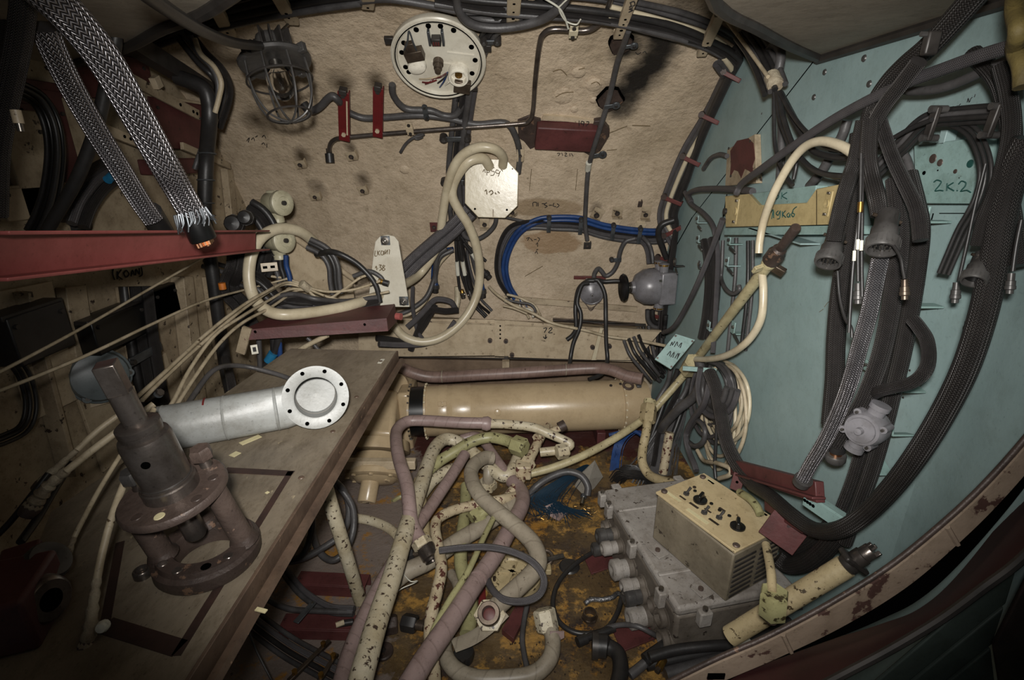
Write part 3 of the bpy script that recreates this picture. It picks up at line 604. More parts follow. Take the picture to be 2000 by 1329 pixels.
# ---- cream hoses looping behind the octagon and across the left
hs = cable('long cream hose from the octagonal cover, looping left around the cream horns', 'cream_hose', 9.5, 'H982,324,.035 982,306,.06 965,291,.09 935,288,.09 905,302,.09 885,330,.1 872,375,.1 864,425,.11 858,470,.13 842,505,.16 815,540,.2 D770,565,2.12 700,592,1.88 640,606,1.78 560,615,1.68 520,606,1.68 495,580,1.70 486,540,1.72 492,495,1.74 512,462,1.78 545,447,1.85 585,452,1.93 615,475,2.02 640,505,2.12', 'cream_hose', 'hose', n=12)
cable('cream hose falling from the octagonal cover, looping to the red shelf', 'cream_hose', 9, 'H956,326,.035 944,310,.055 918,314,.08 898,335,.09 885,362,.09 884,385,.1 896,410,.11 915,440,.12 930,480,.13 937,530,.13 930,580,.15 905,625,.19 865,658,.22 825,668,.24 790,658,.25 766,632,.25 755,618,.22', 'cream_hose', 'hose', n=12)
# ---- two fat braided cables from the octagon down to the shelf
for i, (dx, dy, lab) in enumerate(((0, 0, 'upper of two fat braided cables slanting from octagonal cover to red shelf'), (10, 13, 'lower of two fat braided cables slanting from octagonal cover to red shelf'))):
    cable(lab, 'braid_grey', 9.5, ' '.join(f'{"H" if j == 0 else ""}{x+dx},{y+dy},{o}' for j, (x, y, o) in enumerate(((914, 405, .09), (880, 440, .11), (845, 470, .15), (800, 510, .2), (765, 550, .22), (745, 585, .22), (735, 615, .2)))), 'braided_cable', n=10)
# ---- thin cables dropping from the octagon with their plugs
cable('grey cable curving from the underside of the octagonal cover into the plug cluster', 'rubber_grey', 4.5, 'H970,420,.06 966,440,.05 950,458 930,468 910,464,.06 903,452')
cable('thin grey cable from the octagonal cover right to the blue cable run', 'rubber_grey', 3, 'H984,424,.04 1020,432,.02 1050,438 1090,442')
PG = 'plugged cables hanging under the octagonal cover'
def plug(par, x, y, o, d, r, mats=('rubber', 'gun_metal', 'dark_metal'), L=1.0, surf='H'):
    """circular connector: collar, coupling nut, tip; d = photo direction"""
    p, n, k = at(surf, x, y, o); q, _, _ = at(surf, x+d[0], y+d[1], o); F = fax(p, q-p); r *= k; L *= r
    mb = MB(F); mb.lathe([(r*.62, -L*1.2), (r*.7, -L*.2), (r*.85, 0)], 12); mb.build('collar', mats[0], par)
    mb = MB(F); mb.lathe([(r*.86, 0), (r*1.02, .2*L), (r*1.02, .9*L), (r*.92, 1.1*L)], 12); mb.build('coupling_nut', mats[1], par, ang=20)
    mb = MB(F); mb.lathe([(r*.8, 1.1*L), (r*.8, 2.0*L), (r*.62, 2.05*L), (r*.6, 1.6*L), (0, 1.6*L)], 12); mb.build('socket', mats[2], par)
for i, (path, x, y, d, r, mats, lab) in enumerate((
    ('H890,470,.07 893,520 897,560 902,572', 903, 572, (2, 10), 5.5, ('brass', 'chrome', 'steel'), 'thin cable with a bright plug, left of the three hanging under the octagonal cover'),
    ('H897,470,.08 905,520 912,560 918,574', 918, 574, (3, 10), 6, ('dark_metal', 'steel', 'steel'), 'thin cable with a steel plug in the middle under the octagonal cover'),
    ('H905,475,.08 925,500 938,522 946,532', 946, 532, (7, 8), 8, ('rubber', 'rubber', 'dark_metal'), 'thin cable ending in a black slanted plug under the octagonal cover'),
    ('H920,490,.07 930,530 938,555 941,565', 941, 565, (1, 10), 8.5, ('blue_hose', 'gun_metal', 'dark_metal'), 'cable ending in the big grey plug with a blue collar under the octagonal cover'),
    ('H872,485,.08 855,500,.09 850,530 850,552', 850, 556, (0, 10), 8, ('blue_hose', 'gun_metal', 'dark_metal'), 'grey cable curling left into a dark plug above the red shelf'))):
    o = cable(lab, 'rubber' if i < 3 else 'rubber_grey', 3 if i < 3 else 5, path, 'plug_cable'); plug(o, x, y, .08, d, r, mats)
    if i < 3: 
        p0, sc = pts(path); mb = MB(); a = smooth(p0, 5)[4:8]; mb.tube(a, 4*sc[0], 8); mb.build('white_sleeve', 'paper', o)
bundle('thin black wire dropping through the plug cluster', 'thin wires of the plug cluster', ['rubber', 'rubber', 'braid_dark', 'rubber_grey'], 3, 'H893,445,.05 895,480 905,530,.06 925,590,.05 950,618', (-4, 2, 8, 15), jit=1.5, frm='right')
cable('short black cable end pointing right from the plug cluster', 'rubber', 3, 'H900,462,.06 915,482 935,498 949,510')
cable('blue cable behind the braided pair', 'blue_hose', 4, 'H845,545,.04 848,515 862,492 885,486,.05', n=6)
cable('grey cable curving from the plug cluster down to the right corner of the red shelf', 'rubber_grey', 5, 'H885,488,.06 858,505,.08 848,545,.09 832,582,.12 800,606,.14 775,616,.15')
cable('second cream wire following the grey cable to the shelf corner', 'wire_cream', 3.4, 'H878,494,.06 856,520,.07 845,560,.09 825,596,.12 800,614,.14 778,620,.15')
cable('worn beige pipe stub standing behind the plug cluster', 'pipe_chipped', 6, 'H893,560,.02 894,585,.03 890,606,.05', 'pipe_stub', 'pipe')
for i, (path, l) in enumerate((('D795,640,2.33 812,625,2.35 835,600,2.38 842,592,2.4 855,585,2.42 880,590,2.45 890,605,2.47', 'braided cable knotted above the ledge left of the plug cluster'), ('D735,660,2.28 765,664,2.32 800,668,2.36 826,640,2.38 840,615,2.4 850,595,2.42', 'braided cable looping below the shelf corner'), ('D740,672,2.26 780,674,2.32 830,672,2.38 868,655,2.39 890,628,2.40', 'grey braided cable along the underside of the cream loop'), ('D802,685,2.36 815,650,2.37 828,620,2.38 845,606,2.40 870,608,2.43 895,606,2.45', 'dark braided cable lying on the ledge behind the plugs'), ('D806,560,2.45 806,600,2.40 815,645,2.37 830,668,2.36', 'thin grey cable dropping to the ledge left of the knot'))):
    cable(l, 'braid_dark' if i % 2 else 'braid_grey', 6 if i < 4 else 4, path, 'braided_cable')
# ---- small bolt tabs welded to the wall
def tab(x, y, w, h, label, a=0, mat='cream_dirty', style=0, off=.018):
    p, n, k = at('H', x, y, off); F = rot(fr(p, n), a); root = thing('bolt_tab', label, 'bracket', F); w *= k; h *= k
    mb = MB(F)
    if style == 0: mb.box(w, h, .004); mb.box(.004, h*.9, .022, w/2, 0, -.011)
    elif style == 1: mb.box(w, .004, .026, 0, -h/2, -.004); mb.box(w, h, .004, 0, 0, -.014)
    else: mb.prism([(-w/2, h/2), (w/2, h/2), (w*.36, -h/2), (-w*.36, -h/2)], -.002, .002); mb.box(w*.7, .02, .004, 0, h/2, -.008)
    mb.build('plate', mat, root, bev=.0008)
    mb = MB(tr(F, 0, (-.2*h if style == 1 else 0), .002 if style != 1 else -.012)); mb.cyl(min(w, h)*.26, 0, .003, 10); b = mb.build('bolt', 'dark_metal', root); mb = MB(tr(F, 0, (-.2*h if style == 1 else 0), .004 if style != 1 else -.009)); mb.cyl(min(w, h)*.13, 0, .004, 8); mb.build('stud', 'rust', b)
    return root
tab(586, 322, 20, 17, 'small welded bolt tab below the caged lamp, highest of the left four', 8); tab(686, 306, 20, 19, 'small welded bolt tab right of the pipe end nut', 10); tab(615, 385, 20, 15, 'small welded bolt tab lowest at left, above the sirens', 6); tab(708, 373, 17, 18, 'small welded bolt tab level with the octagonal cover, left of it', 12)
tab(1168, 420, 22, 22, 'dark L-shaped bolt tab at left of the row right of the thin cable', -24, 'cream_dirty', 1); tab(1207, 416, 20, 20, 'bolt tab in the middle of the row right of the thin cable', 0, 'cream_dirty', 1); tab(1263, 418, 18, 26, 'tall bolt tab with rust at the right of the row', 0, 'cream_dirty', 1)
tab(1198, 440, 24, 12, 'flat flared bolt tab above the blue cable run, left one', 0, 'cream', 2); tab(1251, 442, 24, 12, 'flat flared bolt tab above the blue cable run, right one', 0, 'cream', 2)
tab(1016, 304, 13, 28, 'upright cream clip beside the sheathed cable right of the octagonal cover', 0, 'cream', 0, .04); tab(946, 438, 18, 20, 'cream bolt tab peeping under the octagonal cover', 0, 'cream', 1)
tab(999, 416, 16, 16, 'rusty bolt tab at the lower right corner of the octagonal cover', 35, 'cream_dirty', 1); tab(848, 444, 16, 20, 'primer red tab left of the cream hose', 0, 'primer', 0); tab(1147, 480, 14, 14, 'dark tab holding the lower end of the thin grey cable', 0, 'dark_metal', 0, .03)
tab(1250, 399, 8, 12, 'little charred stud above the tall bolt tab', 0, 'rust_dark', 0); tab(1300, 392, 10, 10, 'little charred stud by the right-hand cable run', 0, 'rust_dark', 0)
# ---- blue cable run
bundle('blue cable arching over the two howlers', 'blue cables of the arched run', ['blue_hose'], [4.4, 4], 'H1010,582,.03 996,558 989,525 996,490 1016,456,.035 1048,436 1078,431 1130,432 1180,446 1240,455 1290,456 1310,440 1316,400', (0, 7), n=8, k=6)
bundle('grey cable following the arched blue run', 'grey cables of the arched run', ['rubber_grey', 'braid_grey', 'braid_dark'], [4.4, 4.6], 'H1003,578,.025 984,548 978,515 984,480 1004,450 1040,442 1078,443 1130,446 1180,460 1240,468 1285,470 1318,460', (-4, 3, 9), n=7, k=6, jit=.6)
for x, y, l in ((1072, 440, 'zinc clip holding the blue run at its left crest'), (1134, 444, 'zinc clip on the blue run where the thin cable crosses'), (1197, 455, 'zinc clip on the blue run under the left flared tab'), (1249, 462, 'zinc clip on the blue run under the right flared tab'), (1204, 508, 'zinc clip on the cable of the small howler')):
    p, n, k = at('H', x, y, .05); s = .6 if y > 500 else 1; F = rot(fr(p, n), 90 if y > 500 else 0); root = thing('cable_clip', l, 'clip', F); mb = MB(F); mb.box(8*k, 32*k*s, .004); mb.build('strap', 'zinc', root, bev=.001)
    mb = MB(tr(F, 0, 15*k*s, 0)); mb.cyl(5*k, -.012, .003, 10); e = mb.build('ear', 'dark_metal', root); mb = MB(tr(F, 0, 15*k*s, .003)); mb.cyl(2.5*k, 0, .004, 6); mb.build('bolt', 'zinc', e)
for i in range(9):
    a = random.uniform(-1, 1); cable('bare wire end frayed from the cut blue cables, ' + ORD[i] + ' from the top', ['wire_cream', 'paper', 'blue_hose', 'rubber'][i % 4], 1.4, f'H1008,{578+i},.03 {1014+i},{590+a*5},.04 {1012+i*3},{600+a*10},.05', 'wire_end', 'wire', 'frayed ends of the blue cables', n=5)
cable('cable of the small howler coming from the blue run', 'rubber_grey', 4.5, 'H1240,466,.03 1222,472 1212,490 1206,515 1196,532 1183,539 1175,530 1168,525 1161,535,.05 1160,546,.07')
bundle('cable dropping from the blue run into the big howler', 'cables into the big howler', ['braid_grey', 'rubber_grey'], 4.2, 'H1250,466,.04 1262,478 1268,495,.07 1270,515,.09', (-3, 5), frm='right')
# ---- howlers (grey horns)
p, n, k = at('H', 1268, 560, .17); F = fr(p, (-.985, -.10, -.02)); root = thing('howler', 'big grey howler with a domed body and black horn disc on the corner', 'howler', F); r = 36*k
mb = MB(F); mb.lathe([(0, r*1.05), (r*.3, r*1.02), (r*.36, r*.88), (r*.7, r*.72), (r*.95, r*.3), (r*1.0, -r*.1), (r*.96, -r*.35), (0, -r*.36)], 30); mb.build('dome', 'siren_grey', root)
mb = MB(F); mb.box(r*1.6, r*1.75, r*.9, 0, 0, -r*.8); mb.build('rear_case', 'siren_grey', root, bev=.008)
mb = MB(F); mb.lathe([(0, r*1.1), (r*.28, r*1.1), (r*.3, r*1.02), (r*.3, r*.9)], 16); b = mb.build('nose_boss', 'dark_metal', root); mb = MB(F); mb.cyl(r*.1, r*1.1, r*1.3, 8); mb.build('axle', 'steel', b)
Fd = tr(F, 0, 0, r*1.32); mb = MB(Fd); mb.lathe([(0, 0), (r*.72, .002), (r*.76, .01), (r*.7, .018), (0, .02)], 24); mb.build('horn_disc', 'black_plastic', root)
for sy, nm in ((1, 'top'), (-1, 'bottom')):
    for sx in ((-.3, .35) if sy > 0 else (0.05,)):
        g = fax(F @ V((r*sx, sy*r*.8, -r*.6)), F.to_3x3() @ V((0, sy, 0))); mb = MB(g); mb.lathe([(r*.24, 0), (r*.24, r*.35), (r*.28, r*.36), (r*.28, r*.5), (r*.15, r*.55), (0, r*.56)], 14); q = mb.build('cable_gland', 'siren_grey', root)
        mb = MB(g); mb.cyl(r*.29, r*.38, r*.48, 10); mb.build('gland_nut', 'brass', q)
for sx, sy in ((.5, .45), (.5, -.3), (.75, .45)): mb = MB(tr(F, r*sx, r*sy, -r*.36)); mb.cyl(r*.12, 0, r*.1 if sx < .6 else r*.2, 6); mb.build('bolt', 'steel', root)
p, n, k = at('H', 1301, 583, .06); F2 = fr(p, n); root2 = thing('foot_bracket', 'dark red foot bolted behind the big howler', 'bracket', F2); mb = MB(F2); mb.box(26*k, 16*k, .03); mb.build('foot', 'red_clip', root2, bev=.002); mb = MB(F2); mb.cyl(5*k, .015, .03, 6); mb.build('bolt', 'dark_metal', root2)
p, n, k = at('H', 1156, 574, .075); F = fr(p, (-.05, -1, -.12)); root = thing('howler', 'small grey round howler hung with black cord left of the big howler', 'howler', F); r = 24*k
mb = MB(F); mb.lathe([(0, r*.35), (r*.12, r*.36), (r*.16, r*.3), (r*.75, r*.16), (r*.82, r*.1), (r*.98, r*.02), (r*1.0, -r*.3), (r*.8, -r*.9), (0, -r)], 28); mb.build('bell', 'siren_grey', root)
mb = MB(F); mb.ring(r*.86, r*.05, 28, 6, z=r*.08); mb.build('bell_ring', 'siren_grey', root)
mb = MB(F); mb.cyl(r*.06, r*.3, r*.5, 8); mb.build('centre_pin', 'steel', root)
mb = MB(F); mb.box(r*1.1, r*.4, r*.5, 0, r*.95, -r*.3); mb.build('gland_block', 'siren_grey', root, bev=.004)
mb = MB(F); mb.box(r*2.6, r*.28, .01, -.01, r*1.05, -r*.9); mb.build('wall_bracket', 'red_clip', root, bev=.002)
for i in range(3): mb = MB(); mb.tube(smooth([F @ V((-r*(.7-.1*i), -r*.75, -r*.3)), F @ V((0, -r*(1.25+.12*i), 0)), F @ V((r*(.8-.1*i), -r*.7, -r*.2))], 6), .0016, 5); mb.build('lead_wire', 'rust', root)
# black cord tied round the small howler
cable('black cord stretched from the small howler to the horn disc', 'rubber', 4.2, 'H1148,548,.10 1165,547,.12 1180,550,.12 1205,549,.13 1226,551,.15', 'black_cable')
cable('black cord hanging from the small howler and ending free at left', 'rubber', 4.4, 'D1160,548,2.45 1146,550 1130,565,2.43 1124,600,2.4 1125,640,2.38 1118,655 1107,664', 'black_cable')
cable('black cord loop left of the small howler, hooked on the purple pipe', 'rubber', 4.2, 'D1150,553,2.44 1136,558,2.43 1127,590,2.40 1134,612,2.38 1132,640,2.36 1120,670,2.35 1114,700,2.33 1112,722,2.28', 'black_cable')
cable('black cord hanging from the small howler to the purple pipe at right', 'rubber', 4.4, 'D1168,548,2.44 1176,560,2.43 1182,580,2.41 1183,620,2.37 1184,670,2.35 1186,705,2.32 1176,730,2.24 1150,742,2.2', 'black_cable')
# ================================================================ left wall
# stiffeners and sheet strips belonging to the wall
def wallrib(x0, y0, x1, y1, w, h, mat='cream_dirty', name='stiffener'):
    a, n, k = at('L', x0, y0, .0); b, _, _ = at('L', x1, y1, .0); F = fax(a, b-a, (1, 0, 0)); L = (b-a).length
    mb = MB(F); mb.box(h, w, L, h/2, 0, L/2); return mb.build(name, mat, walll, bev=.002)
for q in ((20, 570, 118, 930, .014, .05), (128, 560, 150, 700, .07, .03), (342, 540, 372, 800, .06, .05), (228, 560, 250, 700, .02, .05), (436, 330, 470, 640, .05, .03), (400, 540, 425, 700, .05, .03)): wallrib(*q)
for q in ((40, 560, 105, 800, .16, .012, 'cream'), (300, 700, 345, 850, .10, .014, 'cream'), (170, 740, 225, 900, .12, .01, 'cream')): wallrib(*q, name='sheet_strip')
def lbox(name, label, cat, x, y, w, h, d, mat, off=0., a=0, parts=()):
    p, n, k = at('L', x, y, off); F = rot(fr(p, n), a); root = thing(name, label, cat, F)
    mb = MB(F); mb.box(w, h, d, 0, 0, d/2); mb.build('body', mat, root, bev=.004)
    mb = MB(F); mb.box(w*1.06, h*.12, d*.5, 0, h/2, d*.7); mb.build('flange', parts[0] if parts else mat, root, bev=.002)
    for sx in (-.4, .4): mb = MB(tr(F, w*sx, h*.3, d)); mb.cyl(.006, 0, .005, 6); mb.build('bolt', 'dark_metal', root)
    return root
lbox('primer_box', 'dark red switch box high on the left wall behind the braided cable', 'box', 318, 245, .34, .16, .08, 'primer', 0, 0, ('cream',))
lbox('primer_box', 'dark red box under the upper one, above the flat strip', 'box', 325, 325, .30, .05, .09, 'primer', .0, 0, ('primer',))
lbox('patch_plate', 'cream plate with bare red primer edge at the far left', 'plate', 50, 320, .12, .26, .02, 'cream_dirty', .0, 0, ('primer',))
lbox('patch_plate', 'dark red primer sheet beside the cream plate at far left', 'plate', 92, 290, .16, .30, .014, 'primer', 0, 0, ('primer',))
lbox('patch_plate', 'dark red primer sheet high at left under the ceiling frame', 'plate', 210, 150, .34, .14, .03, 'primer', 0, 0, ('dark_metal',))
lbox('patch_plate', 'cream sheet low behind the black cable loops at far left', 'plate', 60, 395, .2, .08, .02, 'cream', 0, 0, ('cream',))
lbox('dark_box', 'dark equipment case under the red beam at far left', 'case', 8, 650, .16, .12, .1, 'rubber', 0, 0, ('dark_metal',))
lbox('dark_box', 'black connector case in the shade below the red beam', 'case', 190, 640, .22, .10, .08, 'black_plastic', 0, 0, ('dark_metal',))
lbox('dark_box', 'black box filling a dark opening right of the vertical hoses below the red beam', 'case', 300, 590, .12, .10, .05, 'dark_gap', 0, 0, ('black_plastic',))  # matt black box stands in for a dark opening between ribs
# flat cream strips crossing the upper boxes
def strip(a, b, w, th, mat, label, name='flat_strip', cat='strip', holes=()):
    p, sc = pts(a + ' ' + b); F = fax(p[0], p[1]-p[0], (0, 0, 1)); L = (p[1]-p[0]).length
    root = thing(name, label, cat, F); mb = MB(F); mb.box(w, th, L, 0, 0, L/2); mb.build('strip', mat, root, bev=.001)
    sg = 1 if (F.to_3x3() @ V((0, 1, 0))).dot(EYE - p[0]) > 0 else -1
    for h in holes:
        g = fax(F @ V((0, sg*th/2, L*h)), F.to_3x3() @ V((0, sg, 0))); mb = MB(g); mb.cyl(w*.16, 0, .002, 8); mb.build('hole', 'dark_gap', root)
    return root
strip('L135,90,.10', '388,225,.10', .035, .008, 'cream_dirty', 'long cream strip slanting over the dark red switch box', holes=(.8, .93, .97))
strip('L160,235,.08', '285,285,.08', .03, .01, 'cream', 'short chipped cream strip left of the lower red box', holes=(.6, .7))
strip('L355,285,.09', '448,325,.06', .025, .012, 'cream_dirty', 'cream strip pointing right past the black taped cable', holes=(.5,))
strip('L300,150,.12', '310,172,.12', .03, .02, 'cream', 'little cream clip on the slanting strip')
strip('L265,70,.16', '272,110,.16', .02, .02, 'cream_dirty', 'small cream angle bracket left one under the ceiling edge', name='angle_bracket', cat='bracket'); strip('L292,85,.15', '298,125,.15', .02, .02, 'cream_dirty', 'small cream angle bracket right one under the ceiling edge', name='angle_bracket', cat='bracket')
strip('L130,5,.25', '420,185,.22', .05, .04, 'dark_metal', 'dark ceiling-edge bar slanting across the upper left', name='dark_bar', cat='bar')
# black taped vertical cable by the left edge of the curved wall
o = cable('thick black taped cable running down the left side of the curved wall', 'rubber', 13, 'D345,150,1.75 395,170 408,200 409,240 404,300,1.8 401,360 400,420 405,470,1.82 416,540 424,600 432,660 441,720 452,770', 'taped_cable', n=12)
for x, y in ((408, 233), (402, 352), (401, 397), (405, 300)):
    p, n, k = at('D', x, y, 1.78); mb = MB(fr(p, n)); mb.ring(15*k, .0025, 20, 6, m=fax(p, (0, .1, 1))); mb.build('cable_tie', 'zinc', o)
cable('grey cable beside the black taped one at the left', 'rubber_grey', 5, 'D372,70,1.75 385,100 412,130 425,160 424,200 412,240 390,300,1.8 380,330')
cable('cream cable bending down beside the black taped one', 'wire_cream', 5, 'D380,75,1.72 392,105 418,130 432,160 428,190 420,220', 'cable')
bundle('dark cable dropping from the wall top behind the lamp cable', 'cables left of the caged lamp', ['rubber', 'rubber_grey', 'braid_dark'], 6, 'D345,70,1.8 385,120 415,150 424,180,1.9 405,240', (0, 12, 24), frm='right')
bundle('black hose running down the left wall below the red beam', 'hoses below the red beam', ['rubber', 'braid_black', 'braid_dark'], [9, 11, 10], 'L255,560,.05 262,620 272,690 285,760 300,830', (-10, 8, 26), frm='right')
p, n, k = at('L', 285, 692, .09); F = fr(p, n); root = thing('hose_clamp', 'zinc clamp strap holding the black hoses left of the bench', 'clamp', F); mb = MB(F); mb.box(.15, .028, .006); mb.build('strap', 'zinc', root, bev=.001); mb = MB(tr(F, -.07, 0, .003)); mb.cyl(.009, 0, .012, 6); mb.build('bolt', 'dark_metal', root)
bundle('black cable loop hanging at the far left edge', 'black loops at the far left', ['rubber'], 4, 'L10,700,.06 38,740 50,790 40,830 5,850 -30,860', (0, 7, 16), frm='right')
bundle('black cable curving down the far left wall to the red beam', 'black cables curving to the red beam', ['rubber', 'black_plastic'], 5, 'L30,170,.10 75,195 100,240 108,300 100,370 85,420 68,455', (-12, -4, 4, 12), frm='right')
o = cable('black hose crossing from the braided cables down to the red beam', 'rubber', 12, 'D232,-10,1.25 225,80 205,180 185,260 150,350 110,420 90,455', 'hose', 'hose')
bundle('braided hose climbing from the red beam behind the loops', 'braided hoses behind the red beam', ['braid_dark', 'braid_grey', 'braid_dark'], 10, 'L150,440,.08 165,400 190,365 215,345 240,335', (-10, 8, 24), frm='left')
p, n, k = at('L', 210, 352, .13); mb = MB(); mb.rod(p, p + V((.0, .04, .02)), .012, 10); tag(mb.build('blue_collar', 'blue_tape'), 'bright blue collar on a hose behind the braided cables', 'collar')
for x, y, r, l in ((140, 437, 22, 'black round knob resting above the red beam left'), (455, 437, 17, 'dark cable gland above the right end of the red beam'), (478, 425, 14, 'dark gland cluster beside the red patch at the curved wall')):
    p, n, k = at('D', x, y, 1.5 if x < 300 else 1.8); F = fr(p, (.2, -1, .2)); root = thing('gland', l, 'gland', F); mb = MB(F); mb.lathe([(r*k, -.04), (r*k, 0), (r*k*.8, .012), (0, .016)], 18); mb.build('body', 'rubber', root); mb = MB(F); mb.cyl(r*k*1.12, -.03, -.008, 8); mb.build('nut', 'dark_metal', root)
bundle('small black hose bending round the curved wall beside the horns', 'hoses beside the cream horns', ['rubber', 'braid_dark', 'rubber'], 7, 'D478,415,1.9 500,430 515,460 512,500 500,530', (0, 12, 24), frm='right')
bundle('black braided hose from the beam end down behind the bench', 'braided hoses right of the red beam', ['braid_dark', 'braid_black'], 10, 'D455,490,1.75 452,520 440,550,1.78 445,580 462,600 480,640', (0, 16), frm='right')
mb = MB(); p, n, k = at('D', 433, 553, 1.72); mb.rod(p, p + V((0, 0, -.022)), .012, 10); tag(mb.build('orange_collar', 'orange_tag'), 'small orange collar on the braided hose right of the red beam', 'collar')
# ---- the red beam
c = [at('D', x, y, o)[0] for x, y, o in ((-60, 452, .70), (496, 450, 1.66), (496, 490, 1.66), (-60, 552, .70))]
d = (c[1]-c[0]).normalized(); nb = V((d.y, -d.x, 0)).normalized(); nb = nb if nb.y < 0 else -nb
F = MX.Translation(c[1]); root = thing('red_beam', 'long red painted channel beam crossing the left foreground', 'beam', F)
th = V((0, .006, 0)); mb = MB(); b_ = [q - nb*.006 for q in c]; mb._a(c + b_, [(0, 3, 2, 1), (4, 5, 6, 7), (0, 1, 5, 4), (1, 2, 6, 5), (2, 3, 7, 6), (3, 0, 4, 7)], m=MX()); mb.build('web', 'red_beam', root, bev=.002)
up = (c[0]-c[3]).normalized()
for q0, q1, nm in ((c[0], c[1], 'upper_flange'), (c[3], c[2], 'lower_flange')):
    mb = MB(); Q = [q0, q1, q1 - nb*.05, q0 - nb*.05]; s = up*(.006 if nm[0] == 'l' else -.006); R = [q + s for q in Q]; mb._a(Q + R, [(0, 1, 2, 3), (7, 6, 5, 4), (0, 4, 5, 1), (1, 5, 6, 2), (2, 6, 7, 3), (3, 7, 4, 0)], m=MX()); mb.build(nm, 'red_beam', root, bev=.002)
# ---- the three braided cables in the foreground
o = cable('large bright braided cable slanting from the upper left onto the red beam', 'braid_bright', 30, 'D60,-40,.80 130,25,.85 200,110,.9 262,215,.95 315,310,1.0 350,372,1.05 382,428,1.08', 'braided_cable', 'cable', n=16)
p0, p1 = at('D', 376, 424, 1.075)[0], at('D', 404, 482, 1.08)[0]; F = fax(p0, p1-p0); L = (p1-p0).length; kk = 1.06/1000*1.02
mb = MB(F); mb.lathe([(25*kk, -.005), (24*kk, L*.75), (22*kk, L*.8), (0, L*.8)], 22); mb.build('black_core', 'black_plastic', o)
for i in range(11):
    a = i*2.4; r = 4.3*math.sqrt(i)*kk; mb = MB(F); mb.cyl(4.6*kk, L*.7, L*(.92 + .1*((i*7) % 5)/5), 8, x=r*math.cos(a), y=r*math.sin(a)); mb.build('copper_strand', 'copper', o)
for i in range(40):
    a = i*2*PI/40 + random.uniform(-.2, .2); r = 28*kk; l = random.uniform(.15, .42)*L
    P0 = [F @ V((r*math.cos(a), r*math.sin(a), -.012)), F @ V((r*1.12*math.cos(a+.1), r*1.12*math.sin(a+.1), l*.4)), F @ V((r*random.uniform(1.05, 1.4)*math.cos(a+.3), r*random.uniform(1.05, 1.4)*math.sin(a+.3), l))]
    mb = MB(); mb.tube(smooth(P0, 3), .0014, 5); mb.build('frayed_braid', 'zinc', o)
cable('narrower braided cable behind the big one, ending in a black sleeve', 'braid_bright', 21, 'D86,52,1.0 105,100,1.02 140,170,1.06 185,250,1.1 235,330,1.14 275,395,1.18 300,430,1.2', 'braided_cable', 'cable', n=14)
cable('black sleeve on the narrower braided cable running behind the red beam', 'rubber', 20, 'D292,412,1.2 318,455,1.26 332,480,1.3', 'cable_sleeve', 'sleeve', n=12)
o = cable('dull braided cable hanging at the far left edge of the frame', 'braid_dark', 20, 'D50,-30,.95 40,60,.95 25,140,.95 8,220,.95 -5,300,.95 -8,420,.95', 'braided_cable', 'cable', n=12)
p, n, k = at('D', 30, 215, .9); F = fax(p, V((0, -.05, -1))); mb = MB(F); mb.cyl(9*k, 0, .02, 12); e = mb.build('beige_sleeve', 'cream', o); mb = MB(F); mb.cyl(6*k, .02, .032, 10); mb.build('tip', 'steel', e)
cable('second dull braided cable close behind the far left one', 'braid_dark', 16, 'D28,-20,1.1 20,80 12,150 -10,260', 'braided_cable', 'cable', n=12)
# ---- wires under the beam
cable('cream wire stretched from under the red beam down to the far left', 'wire_cream', 3, 'D400,502,1.6 300,560,1.35 180,630,1.1 70,690,.95 -30,742,.85', 'taut_wire', 'wire', n=6)
cable('cream wire running from the horns across the hoses to the left edge', 'wire_cream', 3, 'D560,545,1.9 480,566,1.75 400,588,1.5 300,632,1.25 190,685,1.05 90,728,.95 -30,775,.85', 'taut_wire', 'wire', n=6)
# ---- grey telephone-like fitting on the left wall
p, n, k = at('L', 195, 735, .05); F = fr(p, (.75, -.6, .2)); root = thing('junction_fitting', 'grey cast round junction fitting on the left wall behind the valve shaft', 'fitting', F); r = 50*k
mb = MB(F); mb.lathe([(r, -.05), (r, 0), (r*.92, .012), (r*.5, .02), (0, .022)], 28); mb.build('body', 'telephone_grey', root)
mb = MB(F); mb.lathe([(r*.98, -.02), (r*1.08, -.016), (r*1.08, -.004), (r*.98, 0)], 28); mb.build('lid_rim', 'telephone_grey', root)
for a in (100, 160, 230, 350): q = math.radians(a); mb = MB(tr(F, r*.95*math.cos(q), r*.95*math.sin(q), 0)); mb.cyl(.012, -.02, .006, 12); e = mb.build('lug', 'telephone_grey', root); mb = MB(tr(F, r*.95*math.cos(q), r*.95*math.sin(q), .006)); mb.cyl(.006, 0, .005, 6); mb.build('screw', 'steel', e)
mb = MB(F); mb.box(.16, .03, .012, .0, -r*1.0, -.045); mb.build('wall_bracket', 'cream', root, bev=.002)
